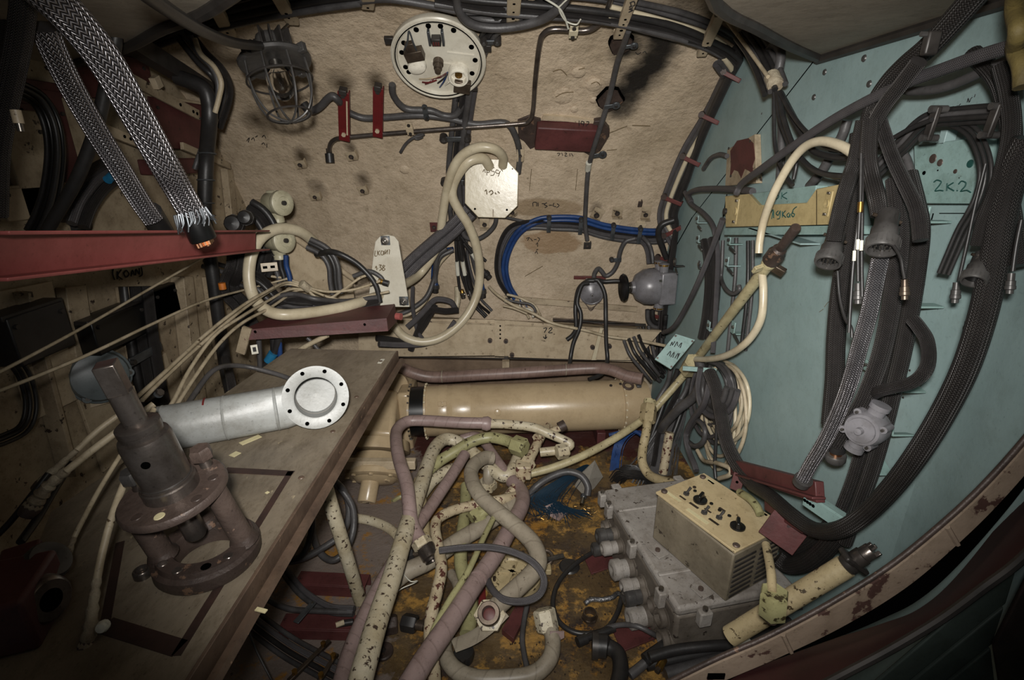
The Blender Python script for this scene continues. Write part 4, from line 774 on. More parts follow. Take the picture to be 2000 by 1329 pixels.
# ---- two cream horns with lids
def horn(x, y, D, label):
    p, n, k = at('D', x, y, D); F = fr(p, (.86, -.5, .05)); root = thing('horn', label, 'horn', F); r = 23*k
    mb = MB(F); mb.lathe([(r*.75, -r*1.5), (r*.9, -r*1.3), (r*.9, -r*.1), (r*1.0, 0), (r*1.05, r*.1), (r*1.05, r*.45), (r*.9, r*.55), (r*.55, r*.58), (r*.5, r*.5), (0, r*.5)], 26); mb.build('body', 'horn_green', root)
    mb = MB(F); mb.lathe([(r*.2, r*.5), (r*.2, r*.7), (0, r*.72)], 10); mb.build('boss', 'dark_metal', root)
    mb = MB(F); mb.box(r*.5, r*.3, r*1.2, 0, r*.9, -r*.6); mb.build('hinge_lug', 'horn_green', root, bev=.002)
    g = fax(F @ V((0, -r*.8, -r*.6)), (0, 0, -1)); mb = MB(g); mb.lathe([(r*.6, 0), (r*.5, r*.4), (r*.55, r*.5), (r*.55, r*.8), (0, r*.8)], 14); mb.build('cable_gland', 'horn_green', root)
    mb = MB(F); mb.box(r*.9, r*.5, r*1.0, 0, .1*r, -r*2.0); mb.build('wall_bracket', 'cream', root, bev=.002); return F, r
horn(546, 397, 1.95, 'pale green upper horn with round lid at the left end of the curved wall'); horn(550, 470, 1.9, 'pale green lower horn with round lid inside the cream hose loop')
bundle('short black lead dropping from the upper horn', 'leads of the upper horn', ['rubber', 'rubber_grey'], 4, 'D538,422,1.95 542,436 548,448', (-5, 3), frm='right')
bundle('grey lead dropping from the lower horn', 'leads of the lower horn', ['rubber_grey', 'rubber', 'blue_hose'], 5, 'D545,498,1.9 546,520 552,540 556,560', (-8, 2, 12), frm='right')
p, n, k = at('D', 526, 522, 1.85); F = fr(p, n); root = thing('slotted_bracket', 'cream slotted bracket below the lower horn', 'bracket', F); mb = MB(F); mb.box(30*k, 17*k, .005); mb.build('plate', 'cream', root, bev=.001)
for s in (-.25, .2): mb = MB(tr(F, s*30*k, 0, .003)); mb.box(8*k, 5*k, .001); mb.build('slot', 'dark_gap', root)
# ---- gusset and bracket plates standing before the curved wall
def plate(name, label, cat, path, th, mat, holes=(), n=None, bev=.002):
    P, sc = pts(path); ctr = sum(P, V())/len(P); nn = (P[1]-P[0]).cross(P[2]-P[0]).normalized(); nn = nn if nn.dot(EYE-ctr) > 0 else -nn
    F = fr(ctr, nn); I = F.inverted(); Q = [((I @ p).x, (I @ p).y) for p in P]
    if sum(a[0]*b[1]-b[0]*a[1] for a, b in zip(Q, Q[1:]+Q[:1])) < 0: Q = Q[::-1]
    root = thing(name, label, cat, F); mb = MB(F); mb.prism(Q, -th, 0); mb.build('sheet', mat, root, bev=bev); return root, F
root, F = plate('gusset', 'large cream triangular gusset with a rolled upper edge behind the wires', 'plate', 'D572,462,2.05 694,548,2.25 700,600 560,600,2.05 545,520', .012, 'cream')
mb = MB(); a, b = at('D', 572, 462, 2.03)[0], at('D', 694, 548, 2.23)[0]; mb.rod(a, b, .012, 10); mb.build('rolled_edge', 'cream', root)
root, F = plate('mounting_plate', 'white round-topped plate with pencilled code standing above the red shelf', 'plate', 'D730,490,2.0 733,472 742,462 757,459 770,462 778,472 781,490 800,600 718,600', .008, 'fixture_white')
PL['p'] = (F.to_translation(), F.to_3x3() @ V((0, 0, 1)))
marks(root, 'ink_faint', '733,490 732,500 736,500|737,490 738,499|738,494 742,490|738,494 742,499|745,490 749,492 748,498 744,497 745,490|750,498 750,490|753,488 752,497 757,488 756,497|759,488 761,489 760,497', 'p', .8)
marks(root, 'ink_faint', '733,524 735,520 736,528|740,518 745,518 742,522 746,525 741,529|750,518 747,521 752,526 748,529 747,525 752,519|738,524 738,525', 'p', .9)
def stud(par, x, y, r, s):
    d = ray(x, y); P, nn = PL[s]; q = EYE + d*((P-EYE).dot(nn)/d.dot(nn)); k = (q-EYE).length/d.length/1000; Fs = fr(q, nn)
    mb = MB(Fs); mb.box(r*2.2*k, r*2.2*k, .004, 0, 0, .002); o = mb.build('square_flange', 'zinc', par, bev=.001)
    mb = MB(Fs); mb.lathe([(r*k, .004), (r*k, .014), (r*.6*k, .015), (r*.55*k, .008), (r*.3*k, .008), (r*.25*k, .018), (0, .019)], 18); mb.build('socket_body', 'steel', o)
stud(root, 753, 470, 8, 'p'); stud(root, 789, 588, 8, 'p')
# ---- cream wires gathered in a knot
WG = 'thin cream wires gathered in the knot above the red shelf'
for i, (path, l) in enumerate((('D596,560,1.9 560,552,1.85 520,570,1.7 470,600,1.55 400,655,1.35 330,720,1.15 268,776,1.0', 'upper cream wire from the knot down to the valve'), ('D596,562,1.9 555,556,1.85 510,580,1.7 455,620,1.5 385,680,1.3 320,740,1.12 278,782,1.0', 'second cream wire from the knot down to the valve'),
    ('D598,566,1.9 565,566,1.85 520,590,1.7 470,620,1.5 420,655,1.35 372,720,1.2 335,790,1.05 308,812,.98', 'third cream wire from the knot, running toward the white duct'), ('D598,566,1.9 575,570,1.86 530,600,1.7 475,630,1.52 430,670,1.36 382,735,1.2 340,800,1.05', 'lowest cream wire from the knot, toward the white duct'))):
    cable(l, 'wire_cream', 3.2, path, 'cream_wire', 'wire', WG, n=6)
p0, p1 = at('D', 588, 553, 1.88)[0], at('D', 604, 566, 1.9)[0]; mb = MB(); mb.tube(smooth([p0, midp(p0, p1), p1], 3), .016, 10); tag(mb.build('knot', 'cloth_tape'), 'cloth tape knot gathering the thin cream wires', 'tape')
for i, p in enumerate(('D602,562,1.9 640,570 690,566 735,552 742,548', 'D602,565,1.9 640,580 680,588 720,578 760,570', 'D602,568,1.9 630,590 650,588 700,596', 'D600,558,1.9 560,545 530,540', 'D604,570,1.9 620,585 645,582 665,570 700,545 716,538')):
    cable(['cream wire from the knot right to the mounting plate', 'cream wire sagging right of the knot', 'cream wire drooping below the knot', 'cream wire going left from the knot to the horn leads', 'beige wire lifting from the knot to the gusset'][i], 'wire_cream', 2.6, p, 'cream_wire', 'wire', WG, n=6)
# ---- cables between gusset, mounting plate and shelf
bundle('dark cable hanging over the gusset edge into the tangle', 'cables hanging over the gusset', ['rubber_grey', 'rubber', 'rubber_grey'], 5, 'D600,480,1.95 630,496 645,520 648,550 652,575', (-3, 7, 14), frm='right')
cable('black cable arching from the gusset over to the mounting plate', 'rubber', 5.5, 'D618,498,1.98 650,492,1.9 690,510 718,535 735,560 742,590')
cable('grey cable looping beside the foot of the mounting plate', 'rubber_grey', 4.5, 'D690,540,1.95 720,530 742,540 750,552')
p, n, k = at('D', 744, 550, 1.93); F = fax(p, (1, 0, -.3)); root = thing('plug', 'small brass and black plug beside the mounting plate', 'plug', F); mb = MB(F); mb.cyl(5*k, -.01, .008, 12); mb.build('brass_ring', 'brass', root); mb = MB(F); mb.cyl(6*k, .008, .03, 12); mb.build('body', 'rubber', root)
bundle('grey braided cable lying in the tangle above the red shelf', 'braided cables above the red shelf', ['braid_grey', 'braid_dark', 'rubber_grey', 'rubber'], [6, 7, 5, 5], 'D520,605,1.8 545,590 580,586 620,592 680,598,1.9 740,590', (-10, 0, 9, -18), jit=2)
bundle('dark cable sagging left of the red shelf', 'cables left of the red shelf', ['rubber', 'rubber_grey', 'rubber', 'braid_dark'], 5, 'D470,545,1.8 500,560 530,590 570,600 610,605', (-12, 0, 10, 20), jit=1.5)
bundle('grey cable swinging behind the taped cable to the tangle', 'cables behind the taped cable', ['rubber_grey', 'rubber'], 5, 'D395,520,1.9 430,530 480,545 515,570', (0, 12))
# ---- the red shelf
root, F = plate('red_shelf', 'dark red sheet metal shelf with a folded lip under the cable tangle', 'shelf', 'D472,645,1.60 755,622,1.728 770,594,1.911 530,618,1.751', .006, 'primer', bev=.001)
a, b, c_, d_ = [at('D', *q)[0] for q in ((472, 645, 1.598), (755, 622, 1.726), (758, 647, 1.722), (478, 665, 1.594))]
mb = MB(); o_ = V((0, .006, 0)); Q = [a, b, c_, d_]; mb._a(Q + [q+o_ for q in Q], [(0, 3, 2, 1), (4, 5, 6, 7), (0, 1, 5, 4), (1, 2, 6, 5), (2, 3, 7, 6), (3, 0, 4, 7)], m=MX()); mb.build('front_lip', 'primer', root)
a, b, c_, d_ = [at('D', *q)[0] for q in ((755, 622, 1.726), (771, 594, 1.911), (776, 628, 1.90), (758, 647, 1.722))]
mb = MB(); Q = [a, b, c_, d_]; o_ = V((-.006, 0, 0)); mb._a(Q + [q+o_ for q in Q], [(0, 3, 2, 1), (4, 5, 6, 7), (0, 1, 5, 4), (1, 2, 6, 5), (2, 3, 7, 6), (3, 0, 4, 7)], m=MX()); mb.build('end_lip', 'primer', root)
p, n, k = at('D', 774, 618, 1.8); mb = MB(fax(p, (1, -.3, 0))); mb.cyl(7*k, 0, .02, 14); mb.build('knob', 'red_beam', root)
for x, y in ((712, 634), (498, 648)): p, n, k = at('D', x, y, 1.67 if x > 600 else 1.56); mb = MB(fr(p, n)); mb.cyl(2.5*k, 0, .003, 8); mb.build('rivet', 'dark_gap', root)
# under the shelf
bundle('grey conduit standing under the red shelf', 'conduits under the red shelf', ['rubber_grey', 'rubber', 'blue_hose'], [5, 7, 5], 'D505,660,1.7 507,690 508,720', (0, 26, 36), frm='right')
cable('black hose with a blue band under the red shelf', 'rubber', 8, 'D545,655,1.72 540,680 528,705 508,725'); mb = MB(); P0, sc = pts('D534,690,1.71 524,706,1.71'); mb.rod(P0[0], P0[1], 9*sc[0], 12); tag(mb.build('blue_band', 'blue_tape'), 'blue tape band on the hose under the red shelf', 'tape')
cable('cream pipe rising behind the bench under the red shelf', 'wire_cream', 5, 'D640,655,1.75 610,670 575,690 560,705')
cable('dark rod leaning under the red shelf', 'rubber_grey', 4, 'D600,660,1.78 612,672 622,684')
strip('D483,640,1.6', '470,690,1.6', .03, .01, 'cream_dirty', 'cream bracket leg with red rust at the left of the shelf', name='shelf_leg', cat='bracket')
p, n, k = at('D', 497, 683, 1.62); F = fr(p, n); root = thing('tag_plate', 'small green square tag plate under the red shelf', 'tag', F); mb = MB(F); mb.box(12*k, 18*k, .004); mb.build('plate', 'horn_green', root); mb = MB(F); mb.box(6*k, 9*k, .002, 0, 0, .003); mb.build('window', 'ink_black', root)
cable('thin grey pipe arching from behind the white duct over the bench', 'rubber_grey', 5, 'D345,870,.98 352,820,1.0 380,770,1.1 420,722,1.2 470,715,1.3 530,728,1.32 580,745,1.3', 'thin_pipe', 'pipe')
cable('black braided cable lying at the back of the bench', 'braid_dark', 8, 'D440,700,1.6 450,740,1.5 455,770,1.45')

marks(walll, 'ink_black', '222,522 220,535 224,547|229,530 230,546|237,527 230,538 239,546|247,528 242,534 246,542 252,536 247,528|256,540 259,528 263,538|257,535 262,534|265,538 266,526 272,536 272,524|276,522 278,536 273,540', 'L', 1.2)
marks(walll, 'ink_green', '484,330 490,338 486,348|492,350 487,358 493,366|489,372 494,380 488,388|498,362 503,360 508,363|500,382 504,378 508,383 512,379', 'L', 1.4)
# ================================================================ ledge, tank, purple pipe
# ledge: a boxed cream beam along the foot of the curved wall
LY = 2.42
F = MX.Translation(at('D', 1010, 660, LY)[0]); root = thing('ledge', 'long riveted cream ledge along the foot of the curved wall', 'ledge', F)
def quadD(par, name, mat, cs, th=.01, bev=.001, dirv=(0, 1, 0)):
    Q = [at('D', x, y, o)[0] for x, y, o in cs]; dv = V(dirv)*th; R = [q + dv for q in Q]; mb = MB()
    mb._a(Q + R, [(0, 3, 2, 1), (4, 5, 6, 7), (0, 1, 5, 4), (1, 2, 6, 5), (2, 3, 7, 6), (3, 0, 4, 7)], m=MX()); return mb.build(name, mat, par, bev=bev)
f1 = quadD(root, 'front_panel', 'cream', ((700, 622, LY), (967, 625, LY), (967, 695, LY), (700, 698, LY)))
f2 = quadD(root, 'front_panel', 'cream', ((986, 626, LY-.008), (1178, 642, LY-.008), (1165, 704, LY-.008), (986, 698, LY-.008)))
f3 = quadD(root, 'front_panel', 'cream', ((1180, 640, LY), (1292, 646, LY), (1240, 708, LY), (1162, 704, LY)))
quadD(root, 'splice_strip', 'cream', ((966, 626, LY-.012), (986, 627, LY-.012), (986, 697, LY-.012), (966, 696, LY-.012)), .012)
quadD(root, 'stiffener', 'cream_clean', ((1172, 642, LY-.02), (1178, 642, LY-.02), (1163, 704, LY-.02), (1155, 704, LY-.02)), .02)
quadD(root, 'top_plate', 'cream_dirty', ((700, 612, 2.6), (1290, 640, 2.6), (1292, 646, LY-.01), (700, 622, LY-.01)), .008, dirv=(0, 0, -1))
quadD(root, 'upper_rail', 'cream_dirty', ((985, 578, 2.56), (1245, 600, 2.56), (1243, 610, 2.56), (985, 590, 2.56)), .012)
quadD(root, 'upper_rail', 'dark_metal', ((1080, 622, 2.5), (1262, 634, 2.5), (1262, 639, 2.5), (1080, 628, 2.5)), .012)
for i in range(11):
    x = 790 + i*17 if i < 10 else 975; p, n, k = at('D', x, 691, LY); mb = MB(fr(p, (0, -1, 0))); mb.lathe([(.005, 0), (.004, .003), (0, .004)], 8); mb.build('rivet', 'cream_dirty', root)
for x, y in ((955, 630), (958, 692), (1000, 690), (1070, 696), (1150, 655), (1186, 690), (1225, 700), (1040, 634), (930, 628), (890, 692)): p, n, k = at('D', x, y, LY-.009); mb = MB(fr(p, (0, -1, 0))); mb.lathe([(.006, 0), (.005, .003), (0, .005)], 8); mb.build('rivet', 'cream_dirty', root)
for x, y in ((957, 665), (988, 666), (1000, 693), (1157, 678), (1190, 676)):
    p, n, k = at('D', x, y, LY-.01); mb = MB(fr(p, (0, -1, 0))); mb.cyl(4.5*k, -.004, .012, 12); b = mb.build('stud', 'rust', root); mb = MB(fr(p, (0, -1, 0))); mb.cyl(2.5*k, .012, .016, 8); mb.build('stud_tip', 'dark_metal', b)
for y in (637, 645, 653, 661): p, n, k = at('D', 977, y, LY-.012); mb = MB(fr(p, (0, -1, 0))); mb.cyl(1.8*k, 0, .002, 8); mb.build('hole', 'dark_gap', root)
PL['l'] = (V((0, LY-.008, 0)), V((0, -1, 0)))
marks(root, 'ink_black', '1061,642 1068,641 1063,650|1072,643 1076,640 1078,643 1071,650 1079,650|1066,654 1065,662|1061,658 1065,662 1068,658', 'l', 1.0)
# recess sheet below the ledge
quadD(root, 'recess_sheet', 'recess_brown', ((690, 700, 2.56), (1250, 710, 2.56), (1250, 800, 2.56), (690, 800, 2.56)), .01)
quadD(root, 'shadow_gap_strip', 'dark_metal', ((700, 697, LY), (1240, 706, LY), (1240, 708, 2.58), (700, 700, 2.58)), .006, dirv=(0, 0, 1))  # dark strip painted as the shadow gap under the ledge
def smallbox(par, name, x, y, D, w, h, d, mat, n=None):
    p, nn, k = at('D', x, y, D); F = fr(p, n or (0, -1, 0)); mb = MB(F); mb.box(w*k, h*k, d); return mb.build(name, mat, par, bev=.001)
smallbox(root, 'pipe_hanger', 988, 712, 2.36, 14, 16, .03, 'cream_dirty'); smallbox(root, 'pipe_hanger', 989, 702, 2.38, 8, 12, .01, 'dark_metal')
# frayed pale wires along the ledge
cable('long frayed pale wire lying along the ledge toward the right corner', 'wire_cream', 3, 'D955,560,2.5 970,575,2.45 1000,595,2.42 1040,612,2.38 1080,632,2.36 1140,645 1190,658 1245,665,2.3 1300,676,2.2', 'pale_wire', 'wire')
bundle('short pale wire splayed above the ledge', 'pale wires splayed above the ledge', ['wire_cream', 'paper', 'rubber_grey'], 2.6, 'D985,590,2.46 1015,600 1035,606 1040,620', (-8, 0, 8, 15), jit=2)
bundle('dark wire lying on the top of the ledge at right', 'dark wires on the ledge', ['rust_dark', 'rubber', 'gland'], 1.5, 'D1080,625,2.42 1140,628 1190,632 1240,634', (-1.5, 1, 3), jit=1)
bundle('grey cable dropping behind the right end of the ledge', 'cables behind the right end of the ledge', ['rubber_grey', 'rubber', 'rubber_grey', 'braid_dark'], 3.4, 'D1228,662,2.3 1240,690,2.25 1260,715 1280,740', (-10, 0, 10, 20), frm='right')
# purple pipe
o = cable('purplish wrapped pipe lying between the ledge and the tan tank', 'mauve_dark', 11.5, 'D740,700,2.2 775,715,2.22 810,730,2.24 850,737,2.25 930,733,2.25 1040,727,2.25 1150,720,2.25 1190,722,2.22 1225,735,2.18 1255,741,2.15', 'wrapped_pipe', 'pipe', n=12)
for q in ((864, 736), (1105, 722)): p, n, k = at('D', *q, 2.25); mb = MB(fax(p, (1, 0, .02))); mb.lathe([(12.4*k, -.002), (12.4*k, .002)], 14); mb.build('tape_edge', 'grey_tape', o)
# ---- tan tank
tl, tr_ = at('D', 818, 800, 2.12)[0], at('D', 1258, 792, 2.2)[0]; tl.z = tr_.z = (tl.z + tr_.z)/2; ax = (tr_ - tl).normalized(); L = (tr_ - tl).length; F = fax(tl, ax, (0, 0, 1)); r = .118
root = thing('tank', 'tan painted cylindrical tank lying horizontally under the ledge', 'tank', F)
L1 = L*.89
mb = MB(F); mb.lathe([(r*.98, .03), (r, .034), (r, L1), (0, L1+.002)], 48); mb.build('shell', 'tan', root)
mb = MB(F); mb.lathe([(r*.95, L1), (r*.97, L1+.01), (r*.93, L)], 40); mb.build('end_section', 'tan', root)
mb = MB(F); mb.lathe([(r*.97, -.04), (r*.97, .034)], 40); mb.build('rubber_sleeve', 'black_plastic', root)
for z in (.036, -.036, L1 - .004): 
    mb = MB(F); mb.lathe([(r*1.0, z-.005), (r*1.05, z-.004), (r*1.05, z+.004), (r*1.0, z+.005)], 40); fl = mb.build('flange', 'tan', root)
    for i in range(24):
        q = 2*PI*i/24; g = fax(F @ V((r*1.05*math.cos(q), r*1.05*math.sin(q), z)), F.to_3x3() @ V((math.cos(q), math.sin(q), 0))); mb = MB(g); mb.cyl(.0045, -.002, .006, 6); mb.build('bolt', 'steel' if z < 0 else 'cream_clean', fl)
for z, w in ((.115, .04), (.20, .085)): mb = MB(F); mb.lathe([(r*1.006, z-w/2), (r*1.012, z-w/2+.003), (r*1.012, z+w/2-.003), (r*1.006, z+w/2)], 40); mb.build('strap_band', 'tan', root)
def ontank(x, y):
    d = ray(x, y); # intersect with the shell
    o = EYE - tl; dd = d - ax*d.dot(ax); oo = o - ax*o.dot(ax); a = dd.dot(dd); b = 2*dd.dot(oo); c = oo.dot(oo) - r*r; q = max(b*b-4*a*c, 0); t = (-b - math.sqrt(q))/(2*a); p = EYE + d*t; nn = (p - tl) - ax*(p-tl).dot(ax); return p, nn.normalized(), t/1000
p, n, k = ontank(864, 790); mb = MB(fr(p, n)); mb.box(17*k, 9*k, .016); e = mb.build('strap_lock', 'tan', root, bev=.002)
for s in (-1, 1): mb = MB(tr(fr(p, n), 0, s*4*k, .008)); mb.cyl(.006, -.01, .008, 8); mb.build('bolt', 'tan', e)
p, n, k = ontank(972, 806); mb = MB(fr(p, n)); mb.lathe([(7*k, -.002), (7*k, .003), (5.5*k, .005), (0, .005)], 20); mb.build('plug_cap', 'tan', root)
for x, y in ((1193, 754), (1212, 751)): p, n, k = ontank(x, y); mb = MB(fr(p, n)); mb.cyl(3*k, 0, .004, 10); mb.build('rivet', 'dark_metal', root)
p, n, k = ontank(1226, 757); g = fr(p, n); mb = MB(tr(g, 0, 0, .012)); mb.ring(9*k, 2.6*k, 18, 8); mb.build('clamp_ring', 'rust', root); p, n, k = ontank(1246, 752); mb = MB(fr(p, n)); mb.box(9*k, 18*k, .012, 0, 0, .004); mb.build('clamp_lug', 'zinc', root, bev=.002)
for t in (.3, .8):
    c0 = F @ V((0, 0, L*t)); m = MX.Translation((c0.x, c0.y, 0)); mb = MB(m); mb.box(.04, .16, c0.z - r*.9, 0, 0, (c0.z - r*.9)/2); mb.build('cradle', 'primer', root, bev=.003)
# ---- cream gearbox at the left of the tank
m0, n0, k0 = at('D', 738, 830, 1.98); F = fr(m0, (0, -1, 0)); k = k0
root = thing('gearbox', 'cream cast gearbox with a round cover and stub shaft left of the tank', 'gearbox', F)
def pp(x, y, D): return at('D', x, y, D)[0]
# sloping neck
a = pp(756, 775, 2.15); b = pp(732, 868, 1.92); G_ = fax(a, b-a, (1, 0, 0)); Ln = (b-a).length
mb = MB(G_); mb.box(.125, .12, Ln, 0, .0, Ln/2, tx=1.45, ty=1.3); mb.build('neck', 'tan', root, bev=.02)
mb = MB(fax(pp(765, 770, 2.2), (0, -1, .25), (1, 0, 0))); mb.prism([(.09*math.copysign(abs(math.cos(q*PI/12))**.7, math.cos(q*PI/12)), .11*math.copysign(abs(math.sin(q*PI/12))**.7, math.sin(q*PI/12))) for q in range(24)], 0, .03); fl = mb.build('upper_flange', 'tan', root, bev=.003)
for x, y in ((755, 777), (776, 783), (781, 802), (782, 822), (790, 845)): p, n, kk = at('D', x, y, 2.15); mb = MB(fr(p, n)); mb.cyl(4.5*kk, -.004, .008, 6); mb.build('bolt', 'tan', fl)
# rear housing against the sleeve
q0 = pp(790, 800, 2.18); mb = MB(MX.Translation(q0)); mb.box(.06, .2, .30, .02, .0, -.02); mb.build('rear_housing', 'tan', root, bev=.015)
# round cover on a sloping axis
cA = pp(731, 905, 1.86); aF = fax(cA, (-.0, -.66, -.75), (1, 0, 0))
mb = MB(aF); mb.lathe([(.14, -.09), (.145, -.06), (.145, -.045), (.12, -.04)], 40); c1 = mb.build('cover_flange', 'tan', root)
for i in range(10): q = 2*PI*i/10 + .3; mb = MB(tr(aF, .128*math.cos(q), .128*math.sin(q), -.06)); mb.cyl(.010, -.03, -.022, 6); mb.build('bolt', 'tan', c1)
p0, p1 = pp(654, 906, 1.72), pp(812, 906, 1.72); mb = MB(fax(p0, p1-p0, (0, 0, 1))); mb.box(.036, .03, (p1-p0).length, 0, 0, (p1-p0).length/2); mb.build('cross_bar', 'cream', root, bev=.002)
lF = fax(pp(733, 938, 1.76), (0, -.72, -.69), (1, 0, 0))
mb = MB(lF); mb.lathe([(.09, -.10), (.115, -.035), (.122, -.03), (.122, -.010), (.11, -.004), (.09, -.004), (.07, .012), (0, .02)], 40); c2 = mb.build('lower_cover', 'tan', root)
for i in range(9): q = 2*PI*i/9 + .1; mb = MB(tr(lF, .111*math.cos(q), .111*math.sin(q), -.006)); mb.cyl(.009, 0, .008, 6); mb.build('bolt', 'tan', c2)
sF = fax(pp(724, 938, 1.74), (-.05, -.75, -.62), (1, 0, 0)); mb = MB(sF); mb.lathe([(.05, -.05), (.046, -.01), (.036, 0), (.036, .085), (.033, .09), (0, .09)], 26); s_ = mb.build('stub_shaft', 'tan', root)
mb = MB(rot(tr(sF, 0, 0, .09), 20)); mb.box(.022, .022, .003); mb.build('square_recess', 'cream_dirty', s_)
mb = MB(tr(sF, .06, .01, -.01)); mb.cyl(.02, -.03, .016, 6); mb.build('hex_plug', 'tan', root)
mb = MB(MX.Translation((m0.x, m0.y+.05, 0))); mb.box(.14, .16, m0.z - .06, 0, 0, (m0.z-.06)/2); mb.build('pedestal', 'primer', root, bev=.005)
mb = MB(); mb.tube(smooth(pts('D735,970,1.75 745,985,1.74 750,995,1.72 760,985,1.7 780,972,1.7 800,965,1.72')[0], 5), .008, 8); mb.build('drain_pipe', 'pipe_green', root)
# ================================================================ bench and what lies on it
c = [at('B', x, y, 0)[0] for x, y in ((568, 681), (776, 686), (356, 1345), (-40, 1345), (100, 1000))]
F = MX.Translation((-.55, 1.0, TZ)); root = thing('bench', 'long dark workbench top with worn brown edge and taped outlines', 'bench', F)
I = F.inverted(); Q = [((I @ p).x, (I @ p).y) for p in c]; Q = Q[::-1]
if sum(a[0]*b[1]-b[0]*a[1] for a, b in zip(Q, Q[1:]+Q[:1])) < 0: Q = Q[::-1]
mb = MB(F); mb.prism(Q, -.028, 0); mb.build('top', 'bench_top', root)
e0, e1 = c[1], c[2]; d = (e1-e0).normalized(); ef = fax(e0, d, (0, 0, 1)); L = (e1-e0).length
mb = MB(ef); mb.box(.034, .006, L, -.016, 0, L/2); ed = mb.build('edge_strip', 'bench_edge', root, bev=.001)
mb = MB(); P = smooth([e0 + V((.012, 0, -.034)), midp(e0, e1) + V((.012, 0, -.034)), e1 + V((.012, 0, -.034))], 3); mb.tube(P, .01, 6); mb.build('edge_rail', 'bench_edge', root)
for t in (.08, .3, .46, .62, .8): p = e0 + d*L*t + V((-.03, 0, .0005)); mb = MB(MX.Translation(p)); mb.lathe([(.006, 0), (.005, .0015), (0, .002)], 10); mb.build('screw', 'bench_edge', root)
def line(par, a, b, w, mat, name='taped_line', h=.0012):
    p, q = at('B', *a, 0)[0], at('B', *b, 0)[0]; dd = (q-p).normalized(); s = V((-dd.y, dd.x, 0))*w/2; mb = MB(); z = V((0, 0, h)); Q = [p+s, p-s, q-s, q+s]
    mb._a([x + V((0, 0, -.001)) for x in Q] + [x+z for x in Q], [(0, 1, 2, 3), (7, 6, 5, 4), (0, 4, 5, 1), (1, 5, 6, 2), (2, 6, 7, 3), (3, 7, 4, 0)], m=MX()); return mb.build(name, mat, par)
line(root, (440, 919), (572, 926), .017, 'tape_brown'); line(root, (568, 922), (344, 1282), .012, 'tape_brown'); line(root, (352, 1268), (205, 1222), .024, 'tape_brown'); line(root, (205, 1222), (235, 1060), .012, 'tape_brown')
for q in ((470, 868, 508, 852), (452, 892, 466, 884)): line(root, q[:2], q[2:], .016, 'paint_cream', 'paint_smear', .0008)
for q in ((741, 710, 748, 702), (520, 962, 524, 964), (500, 1190, 520, 1195)): line(root, q[:2], q[2:], .012 if q[0] > 700 else .006, 'paper' if q[0] > 700 else 'paint_cream', 'paint_smear', .0008)
p0, p1 = at('D', 632, 955, 1.10)[0], at('F', 704, 1175, .02)[0]
lg = MB(); lg.rod(p0 + V((-.01, 0, .12)), p1, .019, 14); lg.build('leg', 'pipe_chipped', root)
for x, y in ((-.72, .45), (-.72, 1.45)): lg = MB(); lg.rod(V((x, y, TZ-.02)), V((x, y, 0)), .019, 12); lg.build('leg', 'pipe_chipped', root)
# ---- white flanged duct
aL, aR = at('B', 318, 838, .050)[0], at('B', 556, 796, .052)[0]; fl = at('B', 617, 776, .066)[0]; fl = fl + (EYE - fl).normalized()*.03
root = thing('duct', 'white metal duct with an elbow and drilled flange lying on the bench', 'duct', MX.Translation((aR.x, aR.y, TZ)))
r = .049
P = [aL + (aL-aR)*.06, aL, midp(aL, aR), aR]; ang = (fl-aR).normalized(); fn = V((.36, -.86, .30)).normalized()
aE = fl - fn*.045
mb = MB(); mb.tube([P[0], P[1], P[2], aR, aR.lerp(aE, .22)], r, 32); mb.v = [q - fn*max(0, (q-fl).dot(fn) + .010) if q.x > aR.x - .03 else q for q in mb.v]; body = mb.build('pipe', 'duct_white', root)
for t in (.02, .5, .93):
    p = aL.lerp(aR, t); mb = MB(fax(p, aR-aL)); mb.lathe([(r*1.0, -.003), (r*1.025, 0), (r*1.0, .003)], 28); mb.build('weld_seam', 'duct_white', root)
fF = fax(fl, fn, (0, 0, 1)); R = .0715
mb = MB(fF); mb.lathe([(.046, .006), (.050, .0075), (R, .0075), (R, -.004), (r, -.004), (.046, -.004), (.046, .006)], 48, cap=False); f_ = mb.build('flange', 'duct_white', root)
for i in range(8): q = 2*PI*i/8 + .35; mb = MB(tr(fF, .0615*math.cos(q), .0615*math.sin(q), .0075)); mb.cyl(.0046, 0, .0006, 12); mb.build('bolt_hole', 'dark_gap', f_)
mb = MB(fF); mb.lathe([(0, -.082), (.0445, -.080), (.0455, .0078)], 36, cap=False); mb.build('bore', 'duct_white', root)
mb = MB(fF); mb.lathe([(0, -.090), (.044, -.088), (.049, -.080), (.049, -.003)], 36, cap=False); mb.build('elbow', 'duct_white', root)
mb = MB(fF); mb.ring(.0448, .0006, 36, 5, z=-.05); mb.build('inner_seam', 'box_face', root)
pa = fax(aL, aR-aL, (0, 0, 1))
for z, a0, a1 in ((.085, -20, 25), (.055, 55, 100)):
    mb = MB(); mb.tube([pa @ V(((r+.0004)*math.cos(math.radians(a0 + (a1-a0)*i/8)), -(r+.0004)*math.sin(math.radians(a0 + (a1-a0)*i/8)), z)) for i in range(9)], .002, 5); mb.build('red_mark', 'ink_red', root)
